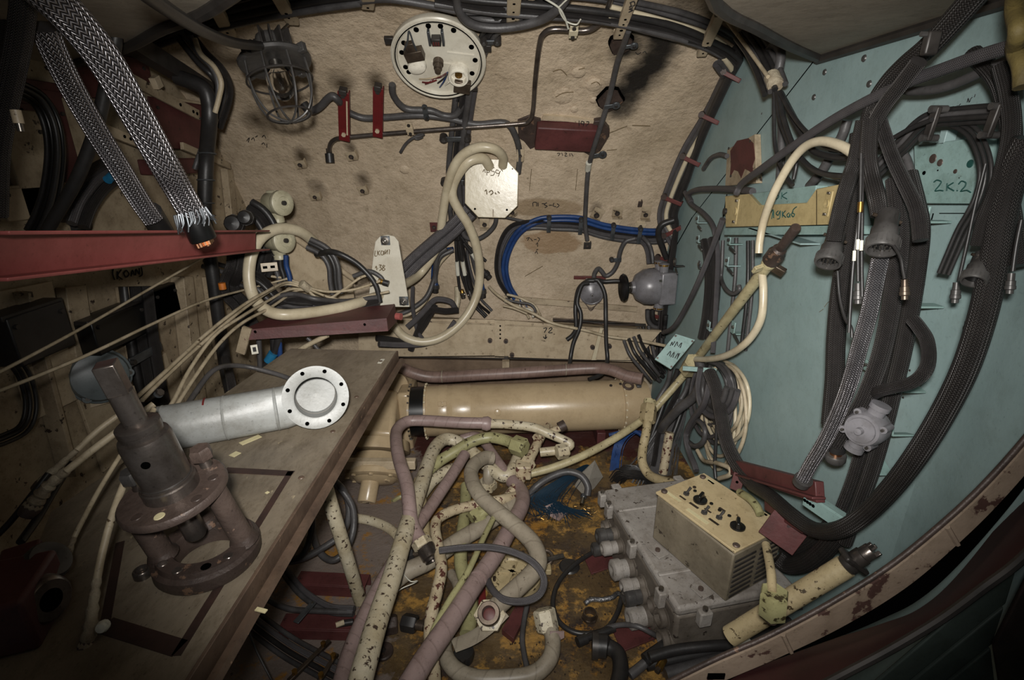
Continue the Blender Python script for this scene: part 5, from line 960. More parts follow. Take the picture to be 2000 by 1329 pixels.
# ---- valve assembly standing on the bench
A0, A1 = V((-.474, .637, TZ+.002)), V((-.509, .590, TZ+.358)); ax = (A1-A0).normalized(); F = fax(A0, ax, (1, 0, 0)) @ MX.Diagonal((.9, .9, .885, 1))
root = thing('valve_yoke', 'rusty valve yoke with a polished spindle sleeve standing on the bench', 'valve', F)
B0 = fax(A0 + V((0, 0, 0)), V((.0, -.0, 1)), (1, 0, 0)) @ MX.Diagonal((.9, .9, 1, 1))
mb = MB(B0); mb.lathe([(.047, 0), (.079, 0), (.083, .006), (.083, .022), (.076, .026), (.074, .034), (.05, .034), (.047, .030), (.047, 0)], 48, cap=False); ring = mb.build('base_ring', 'rust_dark', root)
for a in (200, 230, 262, 300, 330): q = math.radians(a); mb = MB(tr(B0, .065*math.cos(q), .065*math.sin(q), .034)); mb.lathe([(.008, 0), (.007, .001), (.0, .0012)], 12); mb.build('bolt_hole', 'steel_oiled' if a % 60 else 'dark_gap', ring)
H1 = .150
for a in (8, 118, 205): 
    q = math.radians(a); b = B0 @ V((.0625*math.cos(q), .0625*math.sin(q), .03)); t = F @ V((.060*math.cos(q), .060*math.sin(q), H1)); mb = MB(); mb.rod(b, t, .0165, 16, .0155); pst = mb.build('post', 'rust', root)
    mb = MB(); mb.rod(b, b + (t-b)*.12, .022, 16, .0165); mb.build('post_foot', 'rust_dark', pst)
mb = MB(F); mb.lathe([(.02, H1-.004), (.075, H1), (.079, H1+.004), (.079, H1+.012), (.076, H1+.016), (.03, H1+.016), (.02, H1+.016)], 48); disc = mb.build('upper_disc', 'rust', root)
for a, m_ in ((20, 'rust_dark'), (-25, 'rust_dark'), (-75, 'paint_cream'), (250, 'rust_dark')): q = math.radians(a); mb = MB(tr(F, .060*math.cos(q), .060*math.sin(q), H1+.016)); mb.lathe([(.008, 0), (.0072, .001), (0, .0012)], 14); mb.build('bolt_hole', m_, disc)
for a, m_ in ((62, 'rust'), (172, 'gun_metal')):
    q = math.radians(a); g = tr(F, .060*math.cos(q), .060*math.sin(q), H1+.016); mb = MB(g); mb.cyl(.010, -.01, .020, 14); b = mb.build('bolt', 'steel_oiled', root); mb = MB(g); mb.lathe([(.016, .016), (.0175, .018), (.0175, .034), (.015, .038), (0, .038)], 6); mb.build('bolt_head', m_, b)
mb = MB(F); mb.lathe([(.040, H1+.016), (.040, H1+.034), (.038, H1+.036), (.038, H1+.040), (.036, H1+.041), (.036, H1+.118), (.034, H1+.126), (.029, H1+.128), (.029, H1+.136), (.030, H1+.137), (.030, H1+.147), (.026, H1+.150), (0, H1+.150)], 44); slv = mb.build('spindle_sleeve', 'steel_oiled', root)
mb = MB(F); mb.lathe([(.0362, H1+.0405), (.0368, H1+.042), (.0362, H1+.0435)], 40); mb.build('snap_ring', 'dark_metal', slv)
hole = F.to_3x3() @ V((.35, -.93, 0)); g = fax(F @ V((.0126, -.0335, H1+.095)), hole); mb = MB(g); mb.cyl(.0055, -.002, .0012, 14); mb.build('oil_hole', 'dark_gap', slv)
mb = MB(F); mb.lathe([(.0165, H1+.148), (.0165, H1+.205), (.0, H1+.206)], 28); mb.build('spindle', 'steel_oiled', root)
mb = MB(rot(F, 24)); mb.box(.027, .027, .05, 0, 0, H1+.228); mb.build('square_end', 'steel_oiled', root, bev=.002)
mb = MB(F); mb.lathe([(.03, H1-.004), (.03, H1-.03), (.026, H1-.034), (.017, H1-.036), (.017, H1-.085), (.014, H1-.09), (0, H1-.09)], 26); mb.build('lower_stem', 'steel_oiled', root)
# ---- small things on the bench
def bm_(x, y, h=0.): return at('B', x, y, h)[0]
F = fr(bm_(280, 1125), (0, 0, 1)); root = thing('ring_nut', 'small steel ring nut lying on the bench by the valve yoke', 'nut', F); mb = MB(F); mb.lathe([(.0075, 0), (.0125, 0), (.0125, .010), (.011, .012), (.0085, .012), (.0075, 0)], 24, cap=False); mb.build('ring', 'steel_oiled', root); mb = MB(F); mb.lathe([(.0085, .001), (.006, .004), (0, .004)], 16); mb.build('core', 'gland', root)
F = MX.Translation(bm_(45, 1190)); root = thing('pump_block', 'red painted block with two polished steel ring necks at lower left', 'machine', F)
G1 = fax(bm_(62, 1172, .040), V((.93, -.14, .14)), (0, 0, 1)) @ MX.Scale(.86, 4); mb = MB(G1); mb.lathe([(.034, -.05), (.034, -.02), (.0375, -.018), (.0375, .022), (.036, .024), (.036, .026), (.034, .034), (.030, .038), (.017, .038), (.0155, .012), (0, .014)], 40); nk = mb.build('ring_neck', 'steel_oiled', root); mb = MB(G1); mb.lathe([(.0160, .0375), (.0160, .020), (0, .020)], 24); mb.build('bore', 'dark_gap', nk)
G2 = fax(bm_(80, 1110, .05), V((.7, .1, .6)), (0, 0, 1)) @ MX.Scale(.9, 4); mb = MB(G2); mb.lathe([(.032, -.04), (.032, .02), (.029, .026), (.015, .027), (0, .02)], 32); mb.build('ring_neck', 'gun_metal', root)
mb = MB(rot(MX.Translation(bm_(-14, 1190, .04)), 20)); mb.box(.12, .10, .08, 0, 0, 0); mb.build('body', 'primer', root, bev=.006)
mb = MB(rot(MX.Translation(bm_(45, 1110, .04)), 35)); mb.box(.045, .06, .045); mb.build('lug', 'primer', root, bev=.004)
# ---- taped wire ends
def taped(label, path, r, tp, tr_, cat='wire'):
    o = cable(label, 'wire_cream', r, path, 'taped_wire', cat, n=8)
    P, sc = pts(tp); P = smooth(P, 5); kk = sc[0]; mb = MB(); mb.tube(P, [tr_*kk*(.55 + .5*i/(len(P)-1) + .12*math.sin(i*2.3)) for i in range(len(P))], 10); mb.build('tape_wrap', 'cloth_tape', o)
    e = P[-1]; dd = (P[-1]-P[-2]).normalized(); g = fax(e, dd); mb = MB(g); mb.lathe([(tr_*kk*.8, -.012), (tr_*kk*1.15, 0), (tr_*kk*1.0, .016), (tr_*kk*.5, .018), (0, .010)], 10); mb.build('taped_end', 'rust', o); return o
o = taped('cream wire with a taped burnt end hanging over the front of the bench', 'D300,800,.86 268,870,.78 248,930,.66 222,1000,.60 200,1080,.56 190,1130,.54', 6.5, 'D190,1130,.54 182,1180,.52 176,1230,.50 168,1265,.49', 13)
q = at('D', 200, 1225, .50)[0]; mb = MB(fr(q, (.2, -1, .4))); mb.lathe([(.007, -.006), (.008, 0), (.006, .005), (0, .006)], 12); mb.build('seal_tag', 'paper', o)
taped('thin cream wire with a dark taped end reaching the pump block', 'D235,890,.78 195,955,.72 160,1020,.66 145,1050,.64', 4.5, 'D145,1050,.64 132,1085,.62 122,1110,.61', 8)
taped('cream wire pair with a thick taped end at the left edge of the bench', 'D300,790,.95 240,835,.9 180,880,.86 130,920,.83', 7, 'D130,920,.83 100,945,.82 78,970,.81 62,992,.80', 15)
taped('blackened taped wire end lowest at the left edge', 'D240,805,.98 190,842,.94 150,880,.9', 6, 'D150,880,.9 110,915,.88 80,945,.87', 9)
cable('dark cable slanting along the left edge below the taped ends', 'rubber', 6, 'D95,925,.85 60,970,.82 20,1020,.8 -20,1060,.78')
cable('dark bare cable from the left edge to the bench corner', 'rubber', 7, 'D140,905,.92 110,950,.86 75,1010,.8 40,1060,.74')
# bolt through the lug by the duct
F = fax(at('B', 300, 775, .06)[0], V((.5, -.1, .3))); root = thing('clevis_bolt', 'small steel bolt with a washer at the left end of the white duct', 'bolt', F); mb = MB(F); mb.cyl(.004, -.03, .02, 10); mb.build('shank', 'steel', root); mb = MB(F); mb.cyl(.009, .02, .028, 6); mb.build('head', 'steel_oiled', root); mb = MB(F); mb.cyl(.011, .016, .019, 16); mb.build('washer', 'zinc', root)
# ================================================================ heap of pipes on the floor
PG = 'loose pipes heaped on the floor'
def pipe(label, mat, r, path, n=14, k=7): return cable(label, mat, r, path, 'loose_pipe', 'pipe', PG, n, k)
def hexnut(par, x, y, h, d, r, L, mat, name='hex_nut', s='F', r2=None):
    p, n, k = at(s, x, y, h); F = fax(p, d); mb = MB(F); r *= k; L *= k
    mb.lathe([(r*.85, -L*.5), (r, -L*.42), (r, L*.42), (r*.85, L*.5)], 6); return mb.build(name, mat, par), F, k
def dirp(x0, y0, h0, x1, y1, h1, s='F'): return (at(s, x1, y1, h1)[0] - at(s, x0, y0, h0)[0]).normalized()
o = pipe('mauve taped pipe standing over the heap with a bronze sleeve at its lower end', 'mauve_tape', 12, 'F952,827,.30 900,826,.30 830,822,.30 795,824,.30 776,840,.30 774,865,.30 780,900,.29 794,945,.27 799,985,.25 803,1020,.22 814,1045,.20 822,1058,.19')
d = dirp(814, 1040, .20, 838, 1085, .16); hexnut(o, 824, 1062, .185, d, 19, 18, 'pipe_chipped')
p, n, k = at('F', 838, 1082, .165); F = fax(p, d); mb = MB(F); mb.lathe([(17*k, -16*k), (18*k, -12*k), (18*k, 8*k), (15*k, 11*k), (15*k, 15*k), (9*k, 15*k), (8*k, 6*k), (0, 6*k)], 24); mb.build('bronze_sleeve', 'steel_oiled', o)
p, n, k = at('F', 952, 828, .30); mb = MB(fax(p, (1, 0, -.1))); mb.lathe([(12.5*k, -.02), (14.5*k, 0), (11*k, .014)], 16); mb.build('tape_collar', 'mauve_tape', o)
o2 = pipe('pale chipped pipe continuing right from the mauve taped pipe', 'pipe_chipped', 9, 'F954,828,.30 990,829,.29 1040,835,.27 1068,846,.25 1112,866,.22 1104,876,.2 1090,880,.19 1055,884,.18')
hexnut(o2, 1098, 882, .2, dirp(1112, 876, .2, 1070, 884, .2), 15, 24, 'pipe_chipped')
o = pipe('long cream pipe with flaked paint slanting from the heap top to the bottom edge', 'pipe_chipped', 13, 'F700,1345,.26 715,1290,.26 738,1210,.25 768,1120,.24 798,1020,.22 822,950,.20 840,895,.18 855,868,.17 875,858,.16 905,870,.14 935,895,.12 965,920,.10 985,930,.09 1000,920,.1 1012,895,.11')
pipe('mauve pipe running straight from the tank to the bottom left', 'mauve_tape', 13, 'F908,888,.20 885,925,.19 845,985,.18 800,1050,.17 750,1130,.16 710,1210,.16 682,1280,.16 664,1345,.16')
o = pipe('greyish cream S-shaped pipe with a great nut facing up in the heap', 'grey_tape', 15.5, 'F962,895,.20 945,895,.21 925,910,.22 920,932,.22 935,965,.22 975,1002,.21 1015,1035,.20 1043,1065,.19 1052,1098,.18 1035,1125,.17 1000,1158,.16 965,1190,.15')
dn = (EYE - at('F', 954, 1195, .15)[0]).normalized() + V((-.1, 0, .25)); q, F, k = hexnut(o, 957, 1203, .14, dn, 31, 20, 'pipe_chipped')
mb = MB(F); mb.lathe([(17*k, 0), (21.5*k, 12*k), (21.5*k, 30*k), (20*k, 33*k), (13*k, 33*k), (12*k, 26*k), (12*k, 10*k), (0, 10*k)], 32); e = mb.build('nipple', 'gland', o); mb = MB(F); mb.lathe([(12*k, 11*k), (9*k, 12*k), (0, 12*k)], 20); mb.build('bore', 'red_clip', e)
o = pipe('cream pipe with red-brown flakes bent twice in the middle of the heap', 'pipe_rusted', 11, 'F1012,968,.12 985,975,.14 940,984,.15 890,996,.16 858,1012,.17 850,1032,.17 856,1070,.17 862,1110,.17 855,1150,.16 843,1200,.14 840,1250,.12 846,1300,.10 848,1345,.10')
pipe('flaked cream pipe rising right to the tee fitting', 'pipe_rusted', 10, 'F960,985,.1 985,978,.12 1005,955,.13 1020,930,.14 1036,895,.16 1052,862,.18 1058,850,.19')
# tee fitting
F = fr(*at('F', 1022, 918, .16)[:2]); root = thing('tee_fitting', 'flaked cream tee fitting among the pipes right of the green cube', 'fitting', F); k = at('F', 1022, 918, .16)[2]
mb = MB(F); mb.box(30*k, 30*k, 30*k); mb.build('body', 'pipe_rusted', root, bev=.006); mb = MB(F); mb.lathe([(17*k, 10*k), (17*k, 22*k), (12*k, 22*k), (12*k, 28*k)], 6, fax(F @ V((0, 0, 0)), V((.4, .8, .2)))); mb.build('collar', 'pipe_rusted', root)
mb = MB(); mb.rod(at('F', 1072, 832, .2)[0], at('F', 1046, 856, .2)[0], .016, 6); mb.build('union_nut', 'pipe_rusted', root); mb = MB(); mb.rod(at('F', 1095, 836, .26)[0], at('F', 1055, 852, .21)[0], .014, 12); mb.build('stub', 'pipe_rusted', root)
mb = MB(); a, b = at('F', 1092, 836, .26)[0], at('F', 1104, 830, .27)[0]; mb.rod(a, b, .022, 14); mb.build('stub_cap', 'rust_dark', root)
# green ones
o = pipe('olive green bent pipe with a cube nut at its right end', 'pipe_green', 11, 'F830,925,.14 860,900,.16 890,882,.18 920,864,.20 955,855,.21 985,860,.21 1000,866,.21')
hexnut(o, 1014, 872, .21, dirp(985, 862, .21, 1030, 878, .21), 19, 30, 'pipe_green', 'cube_nut')
pipe('olive green upright pipe in the middle of the heap', 'pipe_green', 13, 'F910,950,.10 908,1000,.10 902,1050,.10 900,1100,.09 910,1140,.08 920,1190,.07 912,1240,.06')
hx = pipe('thin yellow-green pipe slanting down through the heap', 'pipe_green', 6, 'F966,1008,.20 945,1050,.20 915,1115,.20 880,1170,.19 850,1225,.18 838,1262,.17')
o = pipe('short olive pipe with a hex union left of the S-shaped pipe', 'pipe_green', 10, 'F925,1012,.14 945,1000,.15 965,990,.15'); hexnut(o, 932, 1008, .14, dirp(925, 1012, .14, 965, 990, .15), 15, 26, 'pipe_green')
# mauve and grey thick ones
o = pipe('thick mauve taped pipe running under the S-pipe down to the bottom edge', 'mauve_tape', 17, 'F1000,940,.13 1018,960,.13 1020,985,.14 1000,1025,.15 970,1080,.16 925,1145,.17 880,1215,.18 835,1280,.18 795,1345,.18')
for x, y in ((898, 1190), (935, 1130), (860, 1245)): p, n, k = at('F', x, y, .173); mb = MB(fax(p, dirp(925, 1145, .17, 880, 1215, .18))); mb.lathe([(17.5*k, -.006), (18.2*k, 0), (17.5*k, .006)], 18); mb.build('tape_edge', 'mauve_tape', o)
pipe('grey taped pipe arching across the left of the heap', 'grey_tape', 17, 'F700,1290,.05 715,1220,.07 740,1165,.09 790,1120,.11 840,1095,.11 890,1060,.11 940,1030,.11 985,1000,.11 1010,978,.11')
pipe('small mauve pipe stub crossing behind the green bend', 'mauve_tape', 9, 'F900,858,.12 930,852,.13 950,870,.13 975,905,.12 988,925,.1')
pipe('cream pipe hidden low behind the mauve standing pipe', 'pipe_chipped', 11, 'F825,965,.07 845,940,.08 870,922,.09 885,916,.09')
pipe('yellowish pipe standing behind the standing mauve pipe', 'pipe_yellow', 10, 'F815,985,.1 818,940,.11 830,1040,.1 828,1100,.08')
o = pipe('cream U-shaped pipe with a square elbow nut at the bottom of the heap', 'grey_tape', 16, 'F872,1235,.06 868,1270,.06 885,1305,.06 925,1325,.06 985,1326,.06 1040,1318,.06 1072,1290,.07 1080,1255,.08 1074,1225,.09')
q, F, k = hexnut(o, 1066, 1212, .10, dirp(1072, 1240, .08, 1064, 1200, .12), 22, 40, 'pipe_chipped', 'elbow_nut')
p, n, k = at('F', 1086, 1246, .09); mb = MB(fr(p, (.3, -1, .6))); mb.prism([(-18*k, -10*k), (16*k, -4*k), (18*k, 8*k), (-10*k, 14*k)], -.002, .002); mb.build('tape_flap', 'mauve_tape', o)
pipe('cream pipe piece under the bench leg at left', 'pipe_chipped', 9, 'F690,1012,.02 725,1018,.02 755,1030,.02 775,1045,.02')
o = pipe('grey taped pipe upright in a round socket behind the S-pipe', 'grey_tape', 11, 'F952,950,.03 954,930,.08 955,905,.12'); q, F, k = hexnut(o, 951, 948, .04, V((0, 0, 1)), 20, 14, 'pipe_chipped', 'socket_ring')
pipe('brownish curved pipe low between the green and flaked pipes', 'grey_tape', 10, 'F880,1120,.03 892,1140,.03 895,1170,.03 882,1200,.03 878,1225,.03')
mb = MB(); P, sc = pts('F1075,985,.04 1082,1000,.02 1100,1010,.02'); mb.tube(smooth(P, 5), [12*sc[0], 16*sc[0]] + [14*sc[0]]*9, 10, flat=.2); tag(mb.build('tape_scrap', 'mauve_tape'), 'pink tape scrap lying right of the mauve pipe bend', 'tape')
P, sc = pts('F885,1262,.10 920,1248,.10 955,1225,.12 985,1195,.14'); mb = MB(); mb.tube(smooth(P, 5), 16*sc[0], 10, flat=.12); tag(mb.build('tape_strip', 'grey_tape'), 'loose grey tape strip twisted under the great nut', 'tape')
# rubber cord, round flange with studs
o = cable('flat grey cord looping over the pipes around the great nut', 'braid_grey', 7, 'F858,1076,.22 910,1070,.23 960,1070,.24 1005,1080,.24 1042,1100,.23 1062,1130,.22 1055,1160,.2 1025,1175,.19 985,1172,.18 960,1150,.17 948,1120,.15', 'rubber_cable')
F = fr(*at('F', 1000, 1120, .03)[:2]); k = at('F', 1000, 1120, .03)[2]; root = thing('round_flange', 'yellowish round flange with studs under the grey cord loop', 'flange', F); r = 58*k
mb = MB(F); mb.lathe([(0, -.02), (r, -.02), (r, .004), (r*.94, .008), (r*.6, .008), (r*.55, .002), (0, .002)], 36); mb.build('disc', 'pipe_yellow', root)
for a in (60, 110, 160, 220, 300, 350, 20): q = math.radians(a); mb = MB(tr(F, r*.75*math.cos(q), r*.75*math.sin(q), .008)); mb.cyl(.010, 0, .008, 6); b = mb.build('nut', 'pipe_yellow', root); mb = MB(tr(F, r*.75*math.cos(q), r*.75*math.sin(q), .016)); mb.cyl(.005, 0, .014, 8); mb.build('stud', 'gland', b)
for a in (0, 72, 144): mb = MB(rot(F, a)); mb.box(r*.9, .01, .006, 0, 0, .006); mb.build('rib', 'pipe_yellow', root)
F = fr(*at('F', 1066, 1090, .05)[:2]); root = thing('hose_clip', 'bent steel hose clip with a bolt at the right of the round flange', 'clip', F); mb = MB(F); mb.ring(.022, .006, 18, 8, rot(F, 60, 'X')); mb.build('band', 'gland', root); mb = MB(F); mb.cyl(.008, -.03, .03, 8, m=fax(F @ V((.03, 0, 0)), (1, .2, .1))); mb.build('bolt', 'steel', root); mb = MB(F); mb.box(.05, .03, .02, -.01, -.04, -.01); mb.build('lug', 'pipe_yellow', root, bev=.003)
cable('dark cord hanging from the round flange down to the bottom edge', 'rubber_grey', 5.5, 'F1030,1180,.06 1024,1210,.05 1020,1250,.05 1026,1290,.05 1040,1345,.05', 'rubber_cable')
cable('white thread tangled at the left of the grey taped pipe', 'paper', 1.2, 'F778,1108,.12 800,1135,.13 815,1135,.12 808,1140,.1 785,1150,.09 770,1162,.08', 'thread', 'thread', n=5)
# fittings and scraps on the floor, left part
def hexcap(name, label, cat, x, y, h, d, r, L, mats, s='F'):
    p, n, k = at(s, x, y, h); F = fax(p, d); root = thing(name, label, cat, F); r *= k; L *= k
    mb = MB(F); mb.lathe([(r*.85, -L/2), (r, -L*.4), (r, L*.4), (r*.85, L/2)], 6); mb.build('hex', mats[0], root)
    mb = MB(F); mb.lathe([(r*.55, L*.4), (r*.55, L), (r*.4, L), (r*.4, L*.6), (0, L*.6)], 14); mb.build('stem', mats[1], root); return root
hexcap('hex_fitting', 'black hex pipe fitting with a silver stem at the left of the heap', 'fitting', 800, 1218, .04, dirp(785, 1215, .04, 830, 1224, .04), 17, 30, ('rubber', 'gland'))
hexcap('hex_fitting', 'rusty brown fitting beside the black hex fitting', 'fitting', 758, 1222, .03, dirp(785, 1215, .04, 740, 1224, .04), 18, 36, ('rust_dark', 'rust_dark'))
F = fr(*at('F', 748, 1272, .008)[:2]); k = at('F', 748, 1272, .008)[2]; root = thing('washer_disc', 'dark round disc with a centre boss on the floor at lower left of the heap', 'disc', F); mb = MB(F); mb.lathe([(0, -.006), (20*k, -.006), (20*k, 0), (18*k, .003), (0, .003)], 28); mb.build('disc', 'rust_dark', root); mb = MB(F); mb.lathe([(6*k, .003), (4*k, .010), (0, .011)], 14); mb.build('boss', 'dark_metal', root)
hexcap('hex_fitting', 'small black union with rings left of the bronze sleeve', 'fitting', 800, 1085, .12, dirp(800, 1085, .12, 818, 1080, .13), 12, 20, ('rubber', 'gland'))
def redchannel(a, b, w, h, label, name='channel'):
    p, q = at('F', *a, 0)[0], at('F', *b, 0)[0]; F = fax(p, q-p, (0, 0, 1)); L = (q-p).length; root = thing(name, label, 'channel', F)
    mb = MB(F); mb.box(.006, w, L, h, 0, L/2); mb.build('top', 'primer', root, bev=.001)
    for s in (-1, 1): mb = MB(F); mb.box(h, .006, L, h/2, s*w/2, L/2); mb.build('side', 'primer', root, bev=.001)
    return root
redchannel((585, 1148), (720, 1155), .05, .04, 'dark red floor channel at left, the farther one'); redchannel((555, 1232), (700, 1236), .05, .035, 'dark red floor channel at left, the nearer one')
bundle('grey cable snaking from under the bench along the red channels', 'cables along the red channels', ['rubber_grey', 'braid_grey'], 5.5, 'F530,1090,.06 560,1130,.05 590,1165,.05 640,1195,.05 690,1200,.06', (0, 9), n=8)
cable('grey cable curving from under the bench onto the nearer red channel', 'rubber_grey', 5.5, 'F480,1140,.1 520,1170,.08 565,1190,.06 620,1194,.06 690,1196,.06')
F = fr(*at('F', 596, 1196, .085)[:2]); root = thing('cable_clip', 'zinc strap clip over the cables on the red channels', 'clip', rot(F, 70)); mb = MB(rot(F, 70)); mb.box(.075, .018, .003); mb.build('strap', 'zinc', root, bev=.001); mb = MB(tr(rot(F, 70), .03, 0, .0015)); mb.cyl(.004, 0, .004, 6); mb.build('screw', 'steel', root)
o = cable('charred cable stub with pale core lying on the nearer red channel', 'rubber', 6, 'F690,1215,.06 672,1218,.06 660,1220,.06', 'cable_stub'); P, sc = pts('F672,1216,.07 656,1222,.07'); mb = MB(); mb.rod(P[0], P[1], 5*sc[0], 8); mb.build('pale_core', 'wire_cream', o)
bundle('grey cable running from under the bench to the bottom edge', 'cables from under the bench to the bottom edge', ['rubber_grey', 'rubber', 'braid_grey', 'rubber_grey'], 5, 'F470,1195,.06 520,1235,.05 570,1270,.05 625,1300,.05 680,1330,.05', (-16, -5, 6, 17), frm='top')
for x, y, l in ((605, 1290, 'rusty bolted clamp over the cables near the bottom edge, left one'), (640, 1305, 'rusty bolted clamp over the cables near the bottom edge, right one')):
    F = rot(fr(*at('F', x, y, .07)[:2]), 60 if x < 620 else 75); root = thing('cable_clamp', l, 'clamp', F); mb = MB(F); mb.box(.13 if x < 620 else .08, .012, .008); mb.build('bar', 'gland', root, bev=.002)
    for s in (-.045, .045): mb = MB(tr(F, s*(1 if x < 620 else .6), 0, .004)); mb.cyl(.007, 0, .01, 6); mb.build('bolt', 'brass', root)
cable('thin grey wire hanging from under the bench to the bottom edge', 'rubber_grey', 2, 'F482,1225,.2 500,1270,.15 528,1325,.1 535,1340,.1', 'thin_wire', 'wire')
o = cable('black hose coiled in a loop beside the bench leg', 'rubber_grey', 6.5, 'F640,940,.30 665,955,.25 688,990,.20 690,1035,.15 675,1075,.10 650,1095,.08 625,1080,.08 612,1045,.1 612,1000,.15 622,965,.22', 'black_hose', 'hose')
cable('second black hose loop reaching left under the bench', 'rubber_grey', 6.5, 'F648,935,.30 672,960,.24 682,1000,.18 670,1040,.12 640,1065,.1 590,1092,.1 545,1100,.12', 'black_hose', 'hose')
cable('third dark cable dropping under the bench edge', 'rubber', 6, 'F630,950,.3 612,990,.26 608,1040,.2 590,1085,.15 550,1098,.12', 'black_hose', 'hose')
# ---- right part of the floor: scraps
def flatplate(label, poly, mat, h=.006, name='scrap_plate'):
    P = [at('F', x, y, .0)[0] for x, y in poly]; c0 = sum(P, V())/len(P); F = MX.Translation(c0); Q = [((p-c0).x, (p-c0).y) for p in P]
    if sum(a[0]*b[1]-b[0]*a[1] for a, b in zip(Q, Q[1:]+Q[:1])) < 0: Q = Q[::-1]
    mb = MB(F); mb.prism(Q, 0, h); return tag(mb.build(name, mat, bev=.001), label, 'plate')
flatplate('red-brown sheet scrap beside the grey case, farther one', ((1142, 1095), (1195, 1055), (1225, 1100), (1155, 1124)), 'primer'); flatplate('red-brown sheet scrap under the front corner of the grey case', ((1195, 1232), (1250, 1215), (1292, 1245), (1215, 1276)), 'primer')
flatplate('dark red bracket plate under the pipes by the U-shaped pipe', ((980, 1240), (1012, 1185), (1035, 1195), (1003, 1258)), 'primer', .02); flatplate('dark red plate left under the great nut', ((935, 1155), (948, 1150), (950, 1210), (935, 1215)), 'red_bright', .02)
F = fr(*at('F', 1152, 1203, .012)[:2]); k = at('F', 1152, 1203, .012)[2]; root = thing('ring_nut', 'open steel ring nut standing on the rusty floor', 'nut', F); mb = MB(F); mb.lathe([(11*k, -.012), (14*k, -.012), (14*k, .004), (13*k, .014), (11*k, .014), (11*k, -.012)], 24, cap=False); mb.build('ring', 'gland', root); mb = MB(F); mb.lathe([(14*k, -.012), (16*k, -.01), (16*k, -.002), (14*k, 0)], 6, cap=False); mb.build('hex_foot', 'gland', root)
cable('foil scrap twisted on the floor beside the ring nut', 'foil', 5, 'F1142,1180,.01 1155,1172,.015 1175,1172,.012 1195,1168,.015 1208,1160,.01 1222,1172,.02', 'foil_scrap', 'foil')
o = cable('black cable ring lying on the floor left of the grey case', 'rubber', 5, 'F1188,1062,.03 1165,1075,.02 1120,1105,.02 1090,1140,.02 1080,1180,.02 1092,1215,.02 1120,1235,.02 1155,1238,.02 1185,1228,.02 1205,1200,.02 1214,1170,.03', 'black_cable')
o = cable('thick black cable end with a rubber boot pointing down-left', 'rubber', 7, 'F1200,1228,.03 1180,1235,.03 1158,1242,.03 1140,1250,.03', 'black_cable'); p, n, k = at('F', 1133, 1253, .03); mb = MB(fax(p, dirp(1158, 1242, .03, 1130, 1254, .03))); mb.cyl(10*k, -14*k, 6*k, 14); mb.build('boot', 'rubber', o)
cable('grey cable bowing from the black ring to the case corner', 'rubber_grey', 5, 'F1188,1226,.03 1215,1221,.05 1245,1224,.07 1270,1236,.06 1290,1248,.03')
F = fr(*at('F', 1178, 1262, .03)[:2]); root = thing('rubber_elbow', 'dark rubber elbow lying at the bottom edge', 'elbow', F); P, sc = pts('F1165,1262,.03 1190,1265,.03 1208,1280,.03 1212,1310,.03 1205,1345,.03'); mb = MB(); mb.tube(smooth(P, 5), [22*sc[0]]*5 + [15*sc[0]]*16, 14); mb.build('body', 'rubber', root); mb = MB(fax(P[0], P[0]-P[1])); mb.cyl(25*sc[0], -.004, .012, 18); mb.build('collar', 'dark_metal', root)
F = fr(*at('F', 906, 1278, .02)[:2]); root = thing('rubber_plug', 'black oval rubber plug on the floor inside the U-shaped pipe', 'plug', F); k = at('F', 906, 1278, .02)[2]; mb = MB(F); mb.lathe([(18*k, -.02), (21*k, 0), (19*k, .012), (0, .014)], 22); mb.build('body', 'rubber', root); mb = MB(tr(F, 0, -18*k, 0)); mb.cyl(5*k, -.01, .012, 10); mb.build('lug', 'dark_metal', root)
F = fr(*at('F', 1112, 1107, .004)[:2]); mb = MB(F); mb.lathe([(0, 0), (.035, 0), (.03, .005), (0, .006)], 20); tag(mb.build('rubber_disc', 'rubber'), 'flat dark rubber disc on the floor by the grey cord loop', 'disc')
# blue wire broom, plastic bag scrap
F = MX.Translation(at('F', 1090, 960, .04)[0]); root = thing('wire_tassel', 'sheaf of fine dark blue wires fanned out on the floor', 'wires', F)
mb = MB()
for i in range(120):
    a = i/120; w = random.gauss(0, 1.35)
    P = [at('F', x + w*s + random.uniform(-2, 2), y + abs(w)*s*.3, h)[0] for x, y, s, h in ((1146, 908, 3, .06), (1118, 925, 6, .08), (1085, 948, 10, .07), (1064, 972, 12, .05), (1066 + 55*a, 1000 - 6*a, 10, .03), (1060 + 90*a + w*6, 1012 - 14*a + w*4, 5, .012))]
    mb.tube(smooth(P, 3), .0010, 4)
o = mb.build('wires', 'blue_wire', root); o['kind'] = 'stuff'
mb = MB()
for i in range(110):
    x, y = 1055 + random.random()*105, 1000 + random.gauss(0, 9); p = at('F', x, y, .008)[0]; q = p + V((random.uniform(-1, 1), random.uniform(-1, 1), random.uniform(0, .4)))*.014; mb.tube([p, q], .0012, 4)
o = mb.build('bare_ends', 'brass', root); o['kind'] = 'stuff'
cable('grey hose arching behind the blue wire sheaf', 'rubber_grey', 7, 'F1028,975,.02 1048,950,.05 1080,930,.09 1110,922,.11 1135,930,.1 1148,950,.07 1147,968,.04', 'grey_hose', 'hose')
P = [at('F', x, y, h)[0] for x, y, h in ((1122, 950, .02), (1136, 925, .08), (1162, 900, .14), (1178, 932, .06), (1160, 955, .02), (1140, 968, .01))]; mb = MB(); c0 = sum(P, V())/6 + V((0, -.02, .02)); vs = P + [c0]; vs2 = [p + V((0, .004, 0)) for p in vs]
